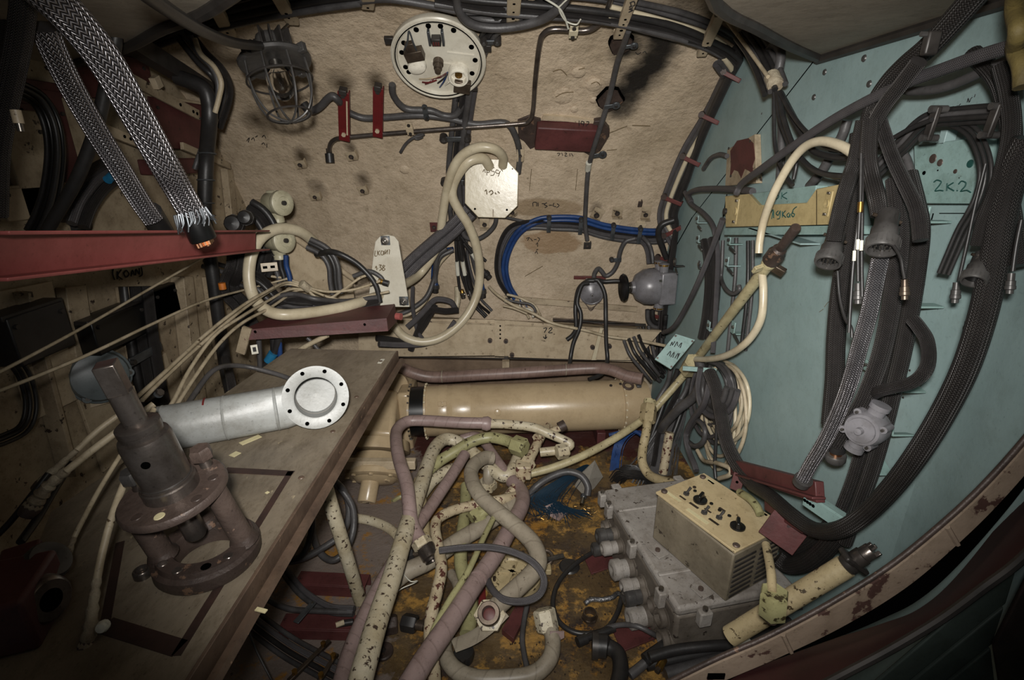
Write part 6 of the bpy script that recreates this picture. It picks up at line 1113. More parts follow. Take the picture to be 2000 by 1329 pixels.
mb._a(vs + vs2, [(i, (i+1) % 6, 6) for i in range(6)] + [((i+1) % 6 + 7, i + 7, 13) for i in range(6)] + [(i, i+7, (i+1) % 6 + 7, (i+1) % 6) for i in range(6)], m=MX()); tag(mb.build('bag_scrap', 'poly_bag', ang=5), 'crumpled clear plastic scrap beside the blue wire sheaf', 'plastic')
F = MX.Translation(at('F', 1138, 978, .03)[0]); root = thing('connector', 'small silver connector at the tip of the grey hose', 'connector', F); G_ = fax(F.to_translation(), (-.15, -.5, -.15)); mb = MB(G_); mb.cyl(.009, -.02, .02, 10); mb.build('barrel', 'chrome', root); mb = MB(G_); mb.cyl(.012, -.026, -.012, 6); mb.build('nut', 'zinc', root)
# loose grit near the pipes
mb = MB()
for i in range(260):
    x, y = random.uniform(980, 1230), random.uniform(1010, 1320); p = at('F', x, y, .003)[0]; s = random.uniform(.002, .005); mb.box(s, s*.7, s*.6, m=MX.Translation(p) @ MX.Rotation(random.random()*6, 4, 'Z'))
o = mb.build('grit', 'gland'); tag(o, 'metal grit scattered on the rusty floor', 'debris'); o['kind'] = 'stuff'
# ================================================================ grey case and yellow control box
Z = .22
c = [at('F', x, y, Z)[0] for x, y in ((1179, 957), (1323, 1192))]; u = (c[1]-c[0]); Lc = u.length; u.normalize(); w = V((-u.y, u.x, 0)); Wc = .345
C0 = (c[0]+c[1])/2 + w*Wc/2; F = MX(((w.x, -u.x, 0, C0.x), (w.y, -u.y, 0, C0.y), (0, 0, 1, 0), (0, 0, 0, 1)))
root = thing('grey_case', 'dusty grey cast metal case with round connectors standing on the floor', 'case', F)
mb = MB(F); mb.box(Wc*.94, Lc*.97, Z*.88, 0, 0, Z*.44, tx=1.05, ty=1.02); mb.build('body', 'box_face', root, bev=.01)
mb = MB(F); mb.box(Wc, Lc, .03, 0, 0, Z-.012); lid = mb.build('lid', 'box_grey', root, bev=.010)
mb = MB(F); mb.box(Wc*.98, .012, .008, 0, Lc*.26, Z+.005); mb.build('lid_rib', 'box_grey', lid, bev=.003); mb = MB(F); mb.box(Wc*.98, .012, .008, 0, -Lc*.28, Z+.005); mb.build('lid_rib', 'box_grey', lid, bev=.003)
for y in (-.36, .0, .36, .48): 
    mb = MB(F); mb.box(.022, .03, .05, -Wc/2-.008, Lc*y, Z-.03); e = mb.build('lid_clasp', 'box_grey', root, bev=.004); mb = MB(tr(F, -Wc/2-.008, Lc*y, Z-.004)); mb.cyl(.007, 0, .008, 10); mb.build('screw', 'steel', e)
for x in (-.1, .09): mb = MB(F); mb.box(.035, .024, .045, x, -Lc/2-.01, Z-.03); e = mb.build('lid_clasp', 'box_grey', root, bev=.004); mb = MB(tr(F, x, -Lc/2-.01, Z-.006)); mb.cyl(.007, 0, .008, 10); mb.build('screw', 'steel', e)
SD = F.to_3x3() @ V((-1, 0, 0))
for i, (y, z, r, cap) in enumerate(((.40, .10, .026, 0), (.27, .13, .024, 1), (.18, .12, .022, 1), (.13, .05, .026, 0), (.02, .11, .030, 1), (-.06, .06, .026, 0), (-.13, .12, .022, 2), (-.17, .10, .026, 1), (-.24, .06, .03, 1), (-.38, .13, .026, 0), (-.43, .08, .026, 0), (.33, .05, .022, 1), (-.30, .13, .024, 0))):
    g = fax(F @ V((-Wc*.48, Lc*y, z)), SD); mb = MB(g)
    mb.lathe([(r*1.25, -.01), (r*1.25, .004), (r, .006), (r, .02), (r*.8, .022), (r*.8, .008), (0, .008)], 20); e = mb.build('connector_port', 'box_face', root)
    if cap: mb = MB(tr(g, 0, 0, .02)); mb.lathe([(r*.9, -.012), (r*.9, .02), (r*1.05, .022), (r*1.05, .045), (r*.8, .05), (r*.5, .05), (0, .04)], 18); mb.build('connector_plug', 'gun_metal' if i % 2 else 'box_grey', e)
for y in (.42, -.34): g = fax(F @ V((Wc*.40, -Lc/2-.0, .1)), F.to_3x3() @ V((0, -1, 0)))
mb = MB(F); mb.box(.03, .03, .012, Wc/2-.06, Lc/2+.008, Z-.004); mb.build('mounting_ear', 'box_grey', root, bev=.003); mb = MB(F); mb.box(.03, .03, .012, -Wc/2+.05, Lc/2+.008, Z-.004); mb.build('mounting_ear', 'box_grey', root, bev=.003)
# small square feet of the control box
zt = Z + .003
# yellow box: corners of the top face from the photograph
T0 = [at('F', *q)[0] for q in ((1287, 962, .455), (1369, 925, .455), (1525, 1018, .455), (1446, 1094, .455))]
T0 = [at('F', 1287, 962, .385)[0], at('F', 1369, 925, .385)[0], at('F', 1525, 1020, .385)[0], at('F', 1446, 1094, .385)[0]]
cx_ = sum(T0, V())/4; ux = ((T0[3]-T0[0]) + (T0[2]-T0[1])).normalized(); uy = V((0, 0, 1)).cross(ux); Lx = ((T0[3]-T0[0]).length + (T0[2]-T0[1]).length)/2; Ly = ((T0[1]-T0[0]).length + (T0[2]-T0[3]).length)/2
F = MX(((ux.x, uy.x, 0, cx_.x), (ux.y, uy.y, 0, cx_.y), (0, 0, 1, cx_.z), (0, 0, 0, 1)))
H = cx_.z - zt
root = thing('control_box', 'yellowish control box with knobs and switches on top of the grey case', 'control box', tr(F, 0, 0, -H))
mb = MB(F); mb.box(Lx*.97, Ly*.97, H-.012, 0, 0, -(H-.012)/2-.010); body = mb.build('body', 'panel_side', root, bev=.004)
mb = MB(rot(F, -.8, 'Y')); mb.box(Lx, Ly, .007, 0, 0, 0); pan = mb.build('front_panel', 'panel_yellow', root, bev=.0015)
mb = MB(F); mb.box(Lx*.93, .006, .003, 0, -Ly*.47, -.004); mb.build('gap', 'dark_gap', root)
for x, y in ((-.45, -.40), (.45, -.40), (.45, .38), (-.44, .38)): mb = MB(tr(F, Lx*x, Ly*y, .003)); mb.lathe([(.009, 0), (.009, .004), (.007, .006), (0, .006)], 16); e = mb.build('corner_screw', 'rust', root); mb = MB(tr(F, Lx*x, Ly*y, .0062)); mb.box(.012, .002, .0006); mb.build('slot', 'dark_gap', e)
def onpan(x, y):
    d = ray(x, y); t = (F.to_translation().z - EYE.z)/d.z; q = F.inverted() @ (EYE + d*t); return q.x, q.y
for x, y, a in ((1367, 981, 20), (1440, 1033, 40)):
    X, Y = onpan(x, y); g = rot(tr(F, X, Y, .0035), a); mb = MB(g); mb.lathe([(.019, 0), (.019, .006), (.016, .008), (0, .008)], 24); e = mb.build('rotary_knob', 'black_plastic', root); mb = MB(g); mb.box(.012, .034, .018, 0, 0, .014, tx=.7, ty=.9); mb.build('pointer', 'black_plastic', e, bev=.002)
for x, y in ((1340, 968), (1375, 1005), (1404, 1015)):
    X, Y = onpan(x, y); g = tr(F, X, Y, .0035); mb = MB(g); mb.cyl(.009, 0, .005, 6); e = mb.build('toggle_switch', 'gun_metal', root); mb = MB(); mb.rod(g @ V((0, 0, .004)), g @ V((.004, .010, .022)), .0028, 8, .004); mb.build('lever', 'gun_metal', e)
for x, y in ((1357, 962), (1356, 955), (1389, 987), (1405, 1000), (1424, 1011)): X, Y = onpan(x, y); mb = MB(tr(F, X, Y, .0035)); mb.lathe([(.005, 0), (.005, .003), (0, .004)], 12); mb.build('indicator', 'black_plastic' if y > 960 else 'gland', root)
for x, y, w, h, m_ in ((1314, 972, .055, .010, 'paint_cream'), (1333, 975, .022, .006, 'gland'), (1355, 990, .030, .008, 'gland'), (1362, 1011, .07, .012, 'paint_cream'), (1395, 1023, .035, .008, 'gland'), (1423, 1043, .035, .008, 'gland'), (1380, 938, .05, .010, 'paint_cream'), (1382, 1000, .022, .006, 'gland'), (1496, 1014, .04, .014, 'gland'), (1374, 972, .012, .008, 'gland'), (1410, 998, .02, .008, 'gland')):
    X, Y = onpan(x, y); mb = MB(rot(tr(F, X, Y, .0038), 2)); mb.box(w, h, .0008); mb.build('label_plate', m_, root)
X, Y = onpan(1388, 944); mb = MB(tr(F, X, Y, .0038)); mb.box(.022, .006, .001); mb.build('slot', 'dark_gap', root); X, Y = onpan(1497, 1010); mb = MB(tr(F, X, Y, .0042)); mb.box(.030, .008, .001); mb.build('slot', 'dark_gap', root)
for r_ in range(8):
    for s in (-.24, .24): mb = MB(F); mb.box(.004, Ly*.40, .006, Lx*.486, Ly*s, -.035 - r_*.016); mb.build('louvre', 'dark_metal', root, bev=.001)
for x, y in ((-.30, -.5), (.28, -.5)): mb = MB(F); mb.box(.05, .04, .004, Lx*x, Ly*y - .022, -H+.004); e = mb.build('mounting_foot', 'box_grey', root, bev=.001); mb = MB(tr(F, Lx*x, Ly*y - .024, -H+.006)); mb.cyl(.007, 0, .006, 10); mb.build('screw', 'rust', e)
# pale pipe with a square union bent onto the case
o = cable('yellowish chipped pipe with a big union dropping behind the control box', 'pipe_yellow', 9, 'D1266,815,1.9 1262,845,1.85 1255,880,1.8 1255,905,1.75 1268,928,1.7 1295,940,1.62 1325,948,1.55', 'union_pipe', 'pipe', n=12)
p, n, k = at('D', 1266, 808, 1.92); F = fax(p, dirp(1266, 815, 1.9, 1262, 845, 1.85, 'D')); mb = MB(F); mb.lathe([(14*k, -18*k), (16*k, -14*k), (16*k, 16*k), (12*k, 20*k)], 6); mb.build('union_nut', 'pipe_yellow', o); mb = MB(F); mb.cyl(12*k, -28*k, -16*k, 14); mb.build('collar', 'pole_paint', o)
# ================================================================ right wall
# ---- plates and trays
def tplate(name, label, cat, poly, th, mat, o=.0, bev=.002):
    P = [at('T', x, y, o)[0] for x, y in poly]; c0 = sum(P, V())/len(P); F = fr(c0, (-1, 0, 0)); I = F.inverted(); Q = [((I @ p).x, (I @ p).y) for p in P]
    if sum(a[0]*b[1]-b[0]*a[1] for a, b in zip(Q, Q[1:]+Q[:1])) < 0: Q = Q[::-1]
    root = thing(name, label, cat, F); mb = MB(F); mb.prism(Q, -th, 0); mb.build('plate', mat, root, bev=bev); return root, F
def tl_(F, x, y):
    d = ray(x, y); n = F.col[2].xyz; t = (F.to_translation() - EYE).dot(n)/d.dot(n); q = F.inverted() @ (EYE + d*t); return q.x, q.y, t/1000
root, F = tplate('peeled_plate', 'cream plate peeled to red primer on the teal wall near the corner', 'plate', ((1420, 292), (1474, 262), (1477, 358), (1416, 364)), .02, 'cream_dirty', .02)
x, y, k = tl_(F, 1449, 310); mb = MB(F); Q = [tl_(F, *q)[:2] for q in ((1427, 295), (1440, 275), (1462, 270), (1472, 280), (1475, 310), (1470, 325), (1472, 345), (1465, 335), (1455, 330), (1448, 348), (1442, 335), (1434, 332), (1426, 347), (1428, 320))]; Q = Q if sum(a[0]*b[1]-b[0]*a[1] for a, b in zip(Q, Q[1:]+Q[:1])) > 0 else Q[::-1]
mb.prism(Q, 0, .0012); mb.build('bare_primer', 'primer', root)
for q in ((1424, 290), (1466, 276), (1468, 340), (1428, 344)): x, y, k = tl_(F, *q); mb = MB(tr(F, x, y, 0)); mb.cyl(2.5*k, 0, .003, 8); mb.build('screw', 'dark_metal', root)
root, F = tplate('teal_box', 'teal sheet box numbered in ink under the cable clamps at upper right', 'box', ((1784, 284), (1914, 268), (1908, 398), (1788, 398)), .03, 'teal_plate', .03)
PL['q'] = (F.to_translation(), V((-1, 0, 0)))
for q, r, m_ in (((1805, 338), 4, 'dark_gap'), ((1866, 335), 4.5, 'rust_dark'), ((1822, 310), 9, 'rust'), ((1836, 318), 7, 'rust'), ((1895, 320), 8, 'ink_green'), ((1832, 333), 1.5, 'dark_gap')): x, y, k = tl_(F, *q); mb = MB(tr(F, x, y, 0)); mb.lathe([(r*k, 0), (r*k*.9, .001), (0, .0012)], 12); mb.build('hole' if m_ == 'dark_gap' else 'stain', m_, root)
marks(root, 'ink_green', '1824,356 1830,352 1838,355 1834,363 1826,373 1836,372 1842,373|1850,358 1849,373|1862,357 1851,365 1863,373|1869,372 1870,373|1872,360 1878,354 1886,357 1884,365 1876,374 1888,372 1896,376', 'q', 1.3)
x, y, k = tl_(F, 1840, 268); mb = MB(tr(F, x, y, -.01)); mb.box(16*k, 26*k, .02); mb.build('hanger_tab', 'teal', root, bev=.001)
root, F = tplate('cable_tray', 'yellow notched tray board lettered in green on the teal wall', 'tray', ((1416, 383), (1462, 379), (1482, 401), (1575, 396), (1594, 369), (1650, 358), (1650, 438), (1417, 444)), .035, 'tray_yellow', .07)
PL['y'] = (F.to_translation(), V((-1, 0, 0)))
marks(root, 'ink_green', '1505,416 1510,410 1511,426|1510,412 1507,428|1520,412 1516,417 1520,421 1524,412 1523,426 1518,428|1528,413 1528,425|1534,412 1529,419 1535,425|1541,416 1537,420 1540,425 1543,418 1543,425|1549,413 1546,419 1549,424 1552,419 1548,416 1550,409 1556,404', 'y', 1.0)
for q in ((1437, 413), (1617, 398)):
    x, y, k = tl_(F, *q); mb = MB(tr(F, x, y, 0)); mb.box(20*k, 48*k, .004); pn = mb.build('end_panel', 'tray_yellow', root, bev=.001); mb = MB(tr(F, x, y, .002)); mb.lathe([(8*k, 0), (8*k, .003), (6.5*k, .003), (0, .001)], 20); mb.build('dimple', 'tray_yellow', pn)
    for s in (-1, 1): mb = MB(tr(F, x, y + s*20*k, .002)); mb.box(9*k, 5*k, .006); mb.build('latch', 'steel', pn, bev=.001)
mb = MB(); a, b = [at('T', q, z, .072)[0] for q, z in ((1595, 372), (1595, 440))]; mb.rod(a, b, .0008, 5); mb.build('joint', 'dark_gap', root)
x, y, k = tl_(F, 1418, 413); mb = MB(tr(F, x, y, 0)); mb.cyl(6*k, -.01, .008, 12); mb.build('dark_knob', 'rubber', root)
root2, F2 = tplate('teal_upper_plate', 'teal plate inked with two letters behind the notch of the yellow tray', 'plate', ((1466, 378), (1594, 362), (1590, 402), (1480, 406)), .03, 'teal_plate', .06)
PL['z'] = (F2.to_translation(), V((-1, 0, 0)))
marks(root2, 'ink_green', '1512,374 1518,372 1520,377 1514,380 1521,383 1517,389 1510,388|1527,376 1526,389|1537,376 1528,383 1537,389', 'z', .9)
x, y, k = tl_(F2, 1530, 384); mb = MB(tr(F2, x, y, -.03)); mb.box(.06, .03, .01); mb.build('bracket', 'teal', root2)
root, F = tplate('teal_shelf_lip', 'teal sheet lip along the lower edge of the yellow tray', 'lip', ((1414, 445), (1660, 440), (1660, 458), (1414, 460)), .05, 'teal_plate', .06); mb = MB(F); mb.box(.3, .004, .05, 0, -.012, -.025); mb.build('flange', 'teal', root)
# ---- teal brackets for the cables
def tbracket(x, y, w, h, label, mat='teal_plate', a=0, o=.05, bolt=True):
    p, n, k = at('T', x, y, o); F = rot(fr(p, n), a); root = thing('bracket', label, 'bracket', F); mb = MB(F); mb.box(w*k, h*k, .004); mb.box(w*k, .004, .045, 0, -h*k/2, -.022); mb.build('plate', mat, root, bev=.001)
    if bolt: mb = MB(tr(F, w*k*.3, h*k*.1, .002)); mb.cyl(3.5*k, 0, .006, 6); mb.build('bolt', 'steel', root)
    return root
for q in ((1363, 466, 12, 14, 'small grey bracket left of the yellow tray, upper left', 'teal'), (1424, 470, 12, 14, 'small teal bracket just under the left end of the yellow tray', 'teal_plate'), (1420, 510, 14, 18, 'grey bracket with a long prong beside the braided cables', 'teal'), (1366, 517, 10, 14, 'zinc bracket at the red clamp of the corner cables', 'zinc'), (1318, 512, 12, 16, 'dark bracket with a prong behind the big howler', 'dark_metal'), (1432, 640, 16, 24, 'teal bracket with a prong above the worn mark', 'teal_plate'), (1384, 636, 14, 18, 'teal bracket near the lower end of the corner cables', 'teal'), (1362, 428, 10, 14, 'small teal bracket at the corner above the red clamp', 'teal')):
    x, y = q[:2]; b = tbracket(*q[:5], q[5]); mb = MB(); c0 = at('T', x + 2, y + 14, .05)[0]; mb.rod(c0, c0 + V((-.02, -.09, 0)), .005, 8, .003); mb.build('prong', 'gun_metal', b)
tbracket(1806, 418, 22, 30, 'teal hook bracket right of the hose cluster, top one'); tbracket(1790, 585, 26, 26, 'teal hook bracket right of the hose cluster, second one'); tbracket(1742, 742, 70, 14, 'teal cross bar under the hoses', a=-8); tbracket(1735, 838, 26, 22, 'teal hook bracket beside the grey wall socket', a=20); tbracket(1690, 895, 66, 20, 'teal cross bar under the grey wall socket', a=-22); tbracket(1690, 712, 22, 20, 'small teal strap end between the hoses')
a, b = at('T', 1570, 975, .13)[0], at('T', 1648, 1028, .10)[0]; F = fax(a, b-a, (1, 0, 0)); root = thing('perforated_strip', 'teal perforated strip crossing the lower cable bundle', 'strip', F); L = (b-a).length; mb = MB(F); mb.box(.004, .03, L, 0, 0, L/2); mb.box(.02, .004, L, .01, .015, L/2); mb.build('strip', 'teal_plate', root, bev=.001)
for t in (.05, .12, .19, .27): g = fax(F @ V((-.002, 0, L*t)), F.to_3x3() @ V((-1, 0, 0))); mb = MB(g); mb.cyl(.004, 0, .001, 10); mb.build('hole', 'dark_gap', root)
# ---- cables at the corner going down the edge of the curved wall
GC = 'cables running down the corner of curved and teal wall'
bundle('cable running down the corner beside the curved wall', GC, ['braid_grey', 'rubber_grey', 'cream_hose', 'rubber_grey', 'rubber', 'braid_dark'], [5.5, 5, 4.2, 5.5, 6, 6], 'H1425,104,.05 1442,135 1434,170 1395,240 1352,310 1316,395 1310,430,.06 1326,460,.09 1342,490,.11 1349,530,.12 1350,590,.12 1346,640,.12', (-20, -14, -8, -2, 3, 8), depth=.008, frm='right', n=9)
for x, y, a in ((1440, 150, -28), (1398, 233, -25), (1352, 315, -25), (1316, 393, -20), (1347, 453, 32), (1364, 507, -3), (1364, 620, -6)):
    p, n, k = at('H', x - 2, y, .095); p = keep(p, .03); F = rot(fr(p, (-.45, -.85, -.2)), a); root = thing('red_clamp', 'dark red clamp strap on the corner cables, ' + {150: 'topmost', 233: 'second from the top', 315: 'third from the top', 393: 'just above the howler cables', 453: 'slanting one level with the blue run', 507: 'beside the big howler', 620: 'lowest one'}[y], 'clamp', F)
    mb = MB(F); mb.box(34*k, 8*k, .005); mb.box(.005, 8*k, .03, 17*k, 0, -.012); mb.build('strap', 'red_clip', root, bev=.0015); mb = MB(tr(F, -19*k, 1*k, -.005)); mb.cyl(6*k, -.01, .008, 10); e = mb.build('bolt_head', 'rust_dark', root)
bundle('grey cable leaving the corner run toward the lower ledge', 'cables below the corner run', ['rubber_grey', 'braid_grey', 'rubber'], 6, 'H1370,540,.09 1372,600,.09 1360,650,.1 1345,690,.12 1330,720,.14', (0, 12, 22), frm='right')
bundle('dark braided cable behind the lower corner run', 'braided cables behind the lower corner run', ['braid_black', 'braid_dark'], 8, 'T1375,470,.04 1382,510 1384,560 1378,620 1370,660', (0, 14), frm='right')
cable('dark cable loop ring hanging on the lowest red clamp', 'rubber', 5, 'H1340,655,.15 1334,635 1340,620 1354,616 1365,628 1364,648 1352,660', 'cable_ring')
bundle('cable leaving the underside of the big howler', 'cables under the big howler', ['rubber_grey', 'rubber'], 5, 'H1265,605,.1 1266,625 1276,638 1300,642 1320,640', (0, 9), frm='top')
bundle('grey cable swinging from the corner to the ledge end', 'cables swinging to the ledge end', ['rubber_grey', 'rubber', 'rubber_grey'], 4, 'H1246,640,.12 1254,680,.14 1262,710,.16 1278,735,.2 1290,745,.24', (0, 10, 20), frm='right')
cable('dark cable curling around the big howler into the corner', 'rubber', 6, 'H1316,430,.1 1292,440 1286,460 1296,490 1302,505')
cable('blue tipped cable behind the big howler', 'rubber_grey', 4, 'H1292,470,.08 1300,500 1298,525'); mb = MB(); P, sc = pts('H1299,522,.09 1302,540,.09'); mb.rod(P[0], P[1], 6*sc[0], 10); tag(mb.build('blue_tape', 'blue_tape'), 'blue tape on the cable end behind the big howler', 'tape')
cable('small grey box cable above the peeled plate', 'rubber_grey', 4.5, 'T1374,330,.03 1388,310 1405,302 1420,305')
# ---- cables on the teal wall left part
cable('grey cable arching from the corner to the yellow tray', 'braid_grey', 5.5, 'T1350,395,.06 1345,380 1362,371 1400,369 1440,371 1470,374', 'braided_cable')
cable('grey braided cable from the corner slanting down to the pole', 'braid_grey', 5, 'T1338,376,.06 1350,398 1372,415 1390,436 1398,462,.06 1402,500,.05 1400,560 1396,640,.06 1392,690,.07', 'braided_cable')
cable('grey braided cable slanting from the tray down past the howler to the ledge', 'braid_grey', 5.5, 'T1412,428,.08 1404,450 1385,500 1360,560,.09 1335,610 1315,640,.1 1296,650', 'braided_cable')
cable('thin grey cable dropping from under the yellow tray, hooked at its end', 'rubber_grey', 4, 'T1412,470,.03 1410,520 1409,545 1418,565,.05 1432,574 1444,566 1443,558')
cable('grey cable straight down the teal wall under the tray', 'rubber_grey', 4, 'T1438,465,.02 1436,540 1430,600 1424,660 1420,700')
bundle('dark cable straight down the teal wall right of the pole top', 'pair of dark cables right of the pole top', ['rubber_grey', 'rubber'], 3.8, 'T1470,470,.02 1470,540 1466,600 1460,650 1456,685', (0, -8), frm='left')
o = cable('cream cable arching over the tray and down behind the pole clamp', 'cream_hose', 8, 'T1668,300,.14 1640,284,.14 1605,276,.14 1575,285 1550,310 1528,345 1508,385 1492,430,.13 1484,470 1482,495', 'cream_cable', n=10)
cable('cream cable continuing from the pole clamp in a bow to the ledge corner', 'cream_hose', 7, 'T1488,530,.10 1491,570 1487,620 1470,655 1445,680,.11 1415,696 1385,702 1360,702', 'cream_cable', n=10)
# ---- cable bundle tied at the top and fanning out
bundle('black cable dropping from the ceiling edge into the cloth tie', 'cables above the cloth tie', ['rubber', 'rubber_grey', 'rubber'], 5.5, 'T1452,60,.10 1475,90 1492,120 1503,145 1514,175', (-18, -8, 0, 9, 18), depth=.008, frm='right')
cable('thick grey hose loop right of the cloth tie', 'rubber_grey', 9, 'T1500,100,.08 1512,88 1524,98 1524,120 1519,145 1515,165', 'hose', 'hose')
cable('pale wire dropping through the cloth tie', 'wire_cream', 3.5, 'T1420,42,.12 1446,75 1475,115 1500,150')
p, n, k = at('T', 1512, 160, .10); G_ = fax(p, at('T', 1522, 185, .10)[0] - p); mb = MB(G_); mb.lathe([(14*k, -20*k), (15*k, -14*k), (14.5*k, 0), (15.5*k, 8*k), (14*k, 14*k)], 16); tag(mb.build('cloth_tie', 'cloth_tape'), 'beige cloth tape tie around the black cables at the upper corner', 'tape')
fan = (('T1512,180,.10 1512,240 1515,290 1530,335 1548,362', 4, 'leftmost black cable fanning down from the cloth tie'), ('T1516,180,.10 1522,230 1540,280 1555,315 1550,350', 4, 'second black cable fanning down from the cloth tie'), ('T1520,180,.11 1530,230 1552,290 1580,325 1610,340 1650,345', 5, 'thick black cable fanning from the cloth tie to the hose cluster'), ('T1523,180,.11 1545,220 1572,255 1610,285 1645,295', 4.5, 'black cable fanning right from the cloth tie to the cream cable'), ('T1519,182,.10 1532,240 1558,300 1590,330 1640,350', 4, 'fourth black cable fanning from the cloth tie'), ('T1524,182,.09 1560,250 1582,285 1600,300 1640,308 1670,304', 7, 'thick dark hose sagging from the cloth tie to the cluster'))
for path, r, l in fan: cable(l, 'rubber', r, path, 'black_cable')
cable('grey hose behind the fan standing toward the yellow tray', 'rubber_grey', 8, 'T1525,200,.03 1527,260 1525,320 1522,362', 'hose', 'hose')
# ---- hoses and braids in the upper right
cable('grey braided hose slanting across the teal wall from the upper right', 'braid_grey', 9, 'T2010,82,.14 1930,104 1850,132 1780,158 1700,194 1620,238 1550,285 1490,328 1450,358,.12 1438,378', 'braided_hose', 'hose', n=12)
cable('thinner grey hose running under the slanting one at upper right', 'rubber_grey', 9, 'T2010,105,.08 1950,125 1880,158 1830,174 1785,178 1770,176', 'hose', 'hose', n=10)
cable('thick black hose from the upper right corner down to the cluster', 'braid_black', 20, 'T1915,-20,.12 1860,42 1815,90 1770,128 1735,165 1708,210 1692,270', 'black_hose', 'hose', n=16)
cable('braided black hose beside the thick one coming down to the cluster', 'braid_dark', 14, 'T1795,120,.16 1760,165 1725,210 1700,260 1690,310', 'braided_hose', 'hose', n=12)
cable('grey pipe standing behind the slanting braided hose', 'rubber_grey', 9, 'T1655,235,.04 1645,265 1625,300 1605,335 1580,365', 'hose', 'hose')
p, n, k = at('T', 1818, 85, .16); F = fr(p, n); root = thing('hose_clamp', 'dark clamp block on the thick black hose at the upper right', 'clamp', F); mb = MB(F); mb.box(18*k, 42*k, .02); mb.build('block', 'dark_metal', root, bev=.003); mb = MB(tr(F, 0, 16*k, .01)); mb.cyl(5*k, 0, .008, 8); mb.build('bolt', 'gun_metal', root)
HG = 'braided hoses of the big cluster on the teal wall'
hz = (('T1688,235,.16 1672,310 1660,345 1645,395,.17 1634,440 1628,470', 17, 'braid_black', 'braided hose at the left of the cluster ending in the lower big connector'),
 ('T1700,235,.17 1696,300 1702,345 1712,385,.18 1718,420', 18, 'braid_black', 'braided hose in the middle of the cluster ending in the upper big connector'),
 ('T1680,260,.10 1672,340 1665,420,.10 1652,500 1640,580 1633,660 1630,740 1622,830,.10', 20, 'braid_black', 'braided hose hanging at the far left behind the lower connector'),
 ('T1720,500,.16 1708,560 1695,620 1678,680 1662,740 1640,800,.15 1612,860 1585,905 1566,940', 17, 'braid_bright', 'shiny braided hose with a free frayed end above the red bracket'),
 ('T1748,350,.12 1756,430 1755,500 1745,570 1733,640 1715,710 1688,780 1660,830,.12 1636,868', 19, 'braid_dark', 'dull braided hose ending in a grey plug near the wall socket'),
 ('T1775,340,.07 1790,400 1798,450,.07 1790,530 1776,620 1760,700 1745,760 1728,830 1702,920,.08 1672,1000 1650,1060', 18, 'braid_black', 'braided hose running down through the teal hook brackets'),
 ('T1755,500,.05 1745,620 1722,740 1700,830 1672,930 1645,1000 1620,1060', 18, 'braid_dark', 'braided hose close to the teal wall behind the socket'),
 ('T1712,215,.14 1740,300 1765,355 1790,410 1798,470', 15, 'braid_dark', 'braided hose curving right at the top of the cluster'))
for path, r, m_, l in hz:
    o = cable(l, m_, r*.84, path, 'braided_hose', 'hose', HG, n=16)
    if m_ == 'braid_bright': shiny = o
cable('thick braided hose bowing round the whole right side down to the case', 'braid_black', 20, 'T2010,270,.10 1980,330 1955,430 1940,520 1918,620 1885,720 1840,810 1790,890,.11 1740,955 1690,1005 1640,1035,.13 1590,1035 1545,1005,.14 1505,970 1470,948,.14', 'braided_hose', 'hose', n=18)
cable('braided hose at the far right running down to the grey connector', 'braid_black', 15, 'T1955,130,.10 1970,190 1975,260 1955,350,.11 1925,430 1912,480', 'braided_hose', 'hose', n=14)
cable('braided hose looping behind the right edge', 'braid_black', 17, 'T1900,105,.08 1945,150 1965,200 1975,270 1965,360 1975,430 1985,520', 'braided_hose', 'hose', n=14)
def bigconn(label, x, y, o, d, r, mats=('gun_metal', 'gun_metal'), pins=True):
    p, n, k = at('T', x, y, o); q = at('T', x + d[0], y + d[1], o - .004)[0]; F = fax(p, V((d[0]*.03, 0, -1)) + (EYE-p).normalized()*.78); r *= k
    root = thing('connector', label, 'connector', F)
    mb = MB(F); mb.lathe([(r*.62, -r*2.4), (r*.7, -r*2.2), (r*.7, -r*1.2), (r*.82, -r*1.0), (r*.82, -r*.3), (r*.9, -r*.2)], 24); mb.build('backshell', mats[0], root)
    mb = MB(F); mb.lathe([(r*.9, -r*.25), (r*1.0, -r*.2), (r*1.0, r*.5), (r*.95, r*.62), (r*.8, r*.62), (r*.78, 0), (0, 0)], 32); cn = mb.build('coupling_ring', mats[1], root)
    for i in range(20): a = 2*PI*i/20; mb = MB(tr(rot(F, math.degrees(a)), r*1.0, 0, r*.12)); mb.box(r*.05, r*.12, r*.55); mb.build('grip_rib', mats[1], cn)
    mb = MB(F); mb.lathe([(r*.77, r*.05), (r*.77, r*.12), (0, r*.12)], 20); mb.build('insert', 'black_plastic', root)
    if pins:
        mb = MB(F)
        for i in range(17): a = i*2.4; q_ = r*.17*math.sqrt(i); mb.cyl(r*.05, r*.1, r*.4, 6, x=q_*math.cos(a), y=q_*math.sin(a))
        mb.build('pins', 'steel', root)
    for s in (1, -1): mb = MB(fax(F @ V((s*r*.72, 0, -r*1.9)), F.to_3x3() @ V((s, 0, 0)))); mb.cyl(r*.13, 0, r*.22, 8); mb.build('clamp_screw', 'gland', root)
    return root
bigconn('large grey round connector hanging at the left of the hose cluster', 1620, 503, .17, (-3, 10), 24); bigconn('largest round connector hanging in the middle of the hose cluster', 1724, 474, .19, (2, 10), 29); bigconn('grey round connector hanging at the right, below the far right hose', 1905, 540, .12, (-2, 10), 22, ('gun_metal', 'gun_metal'), False)
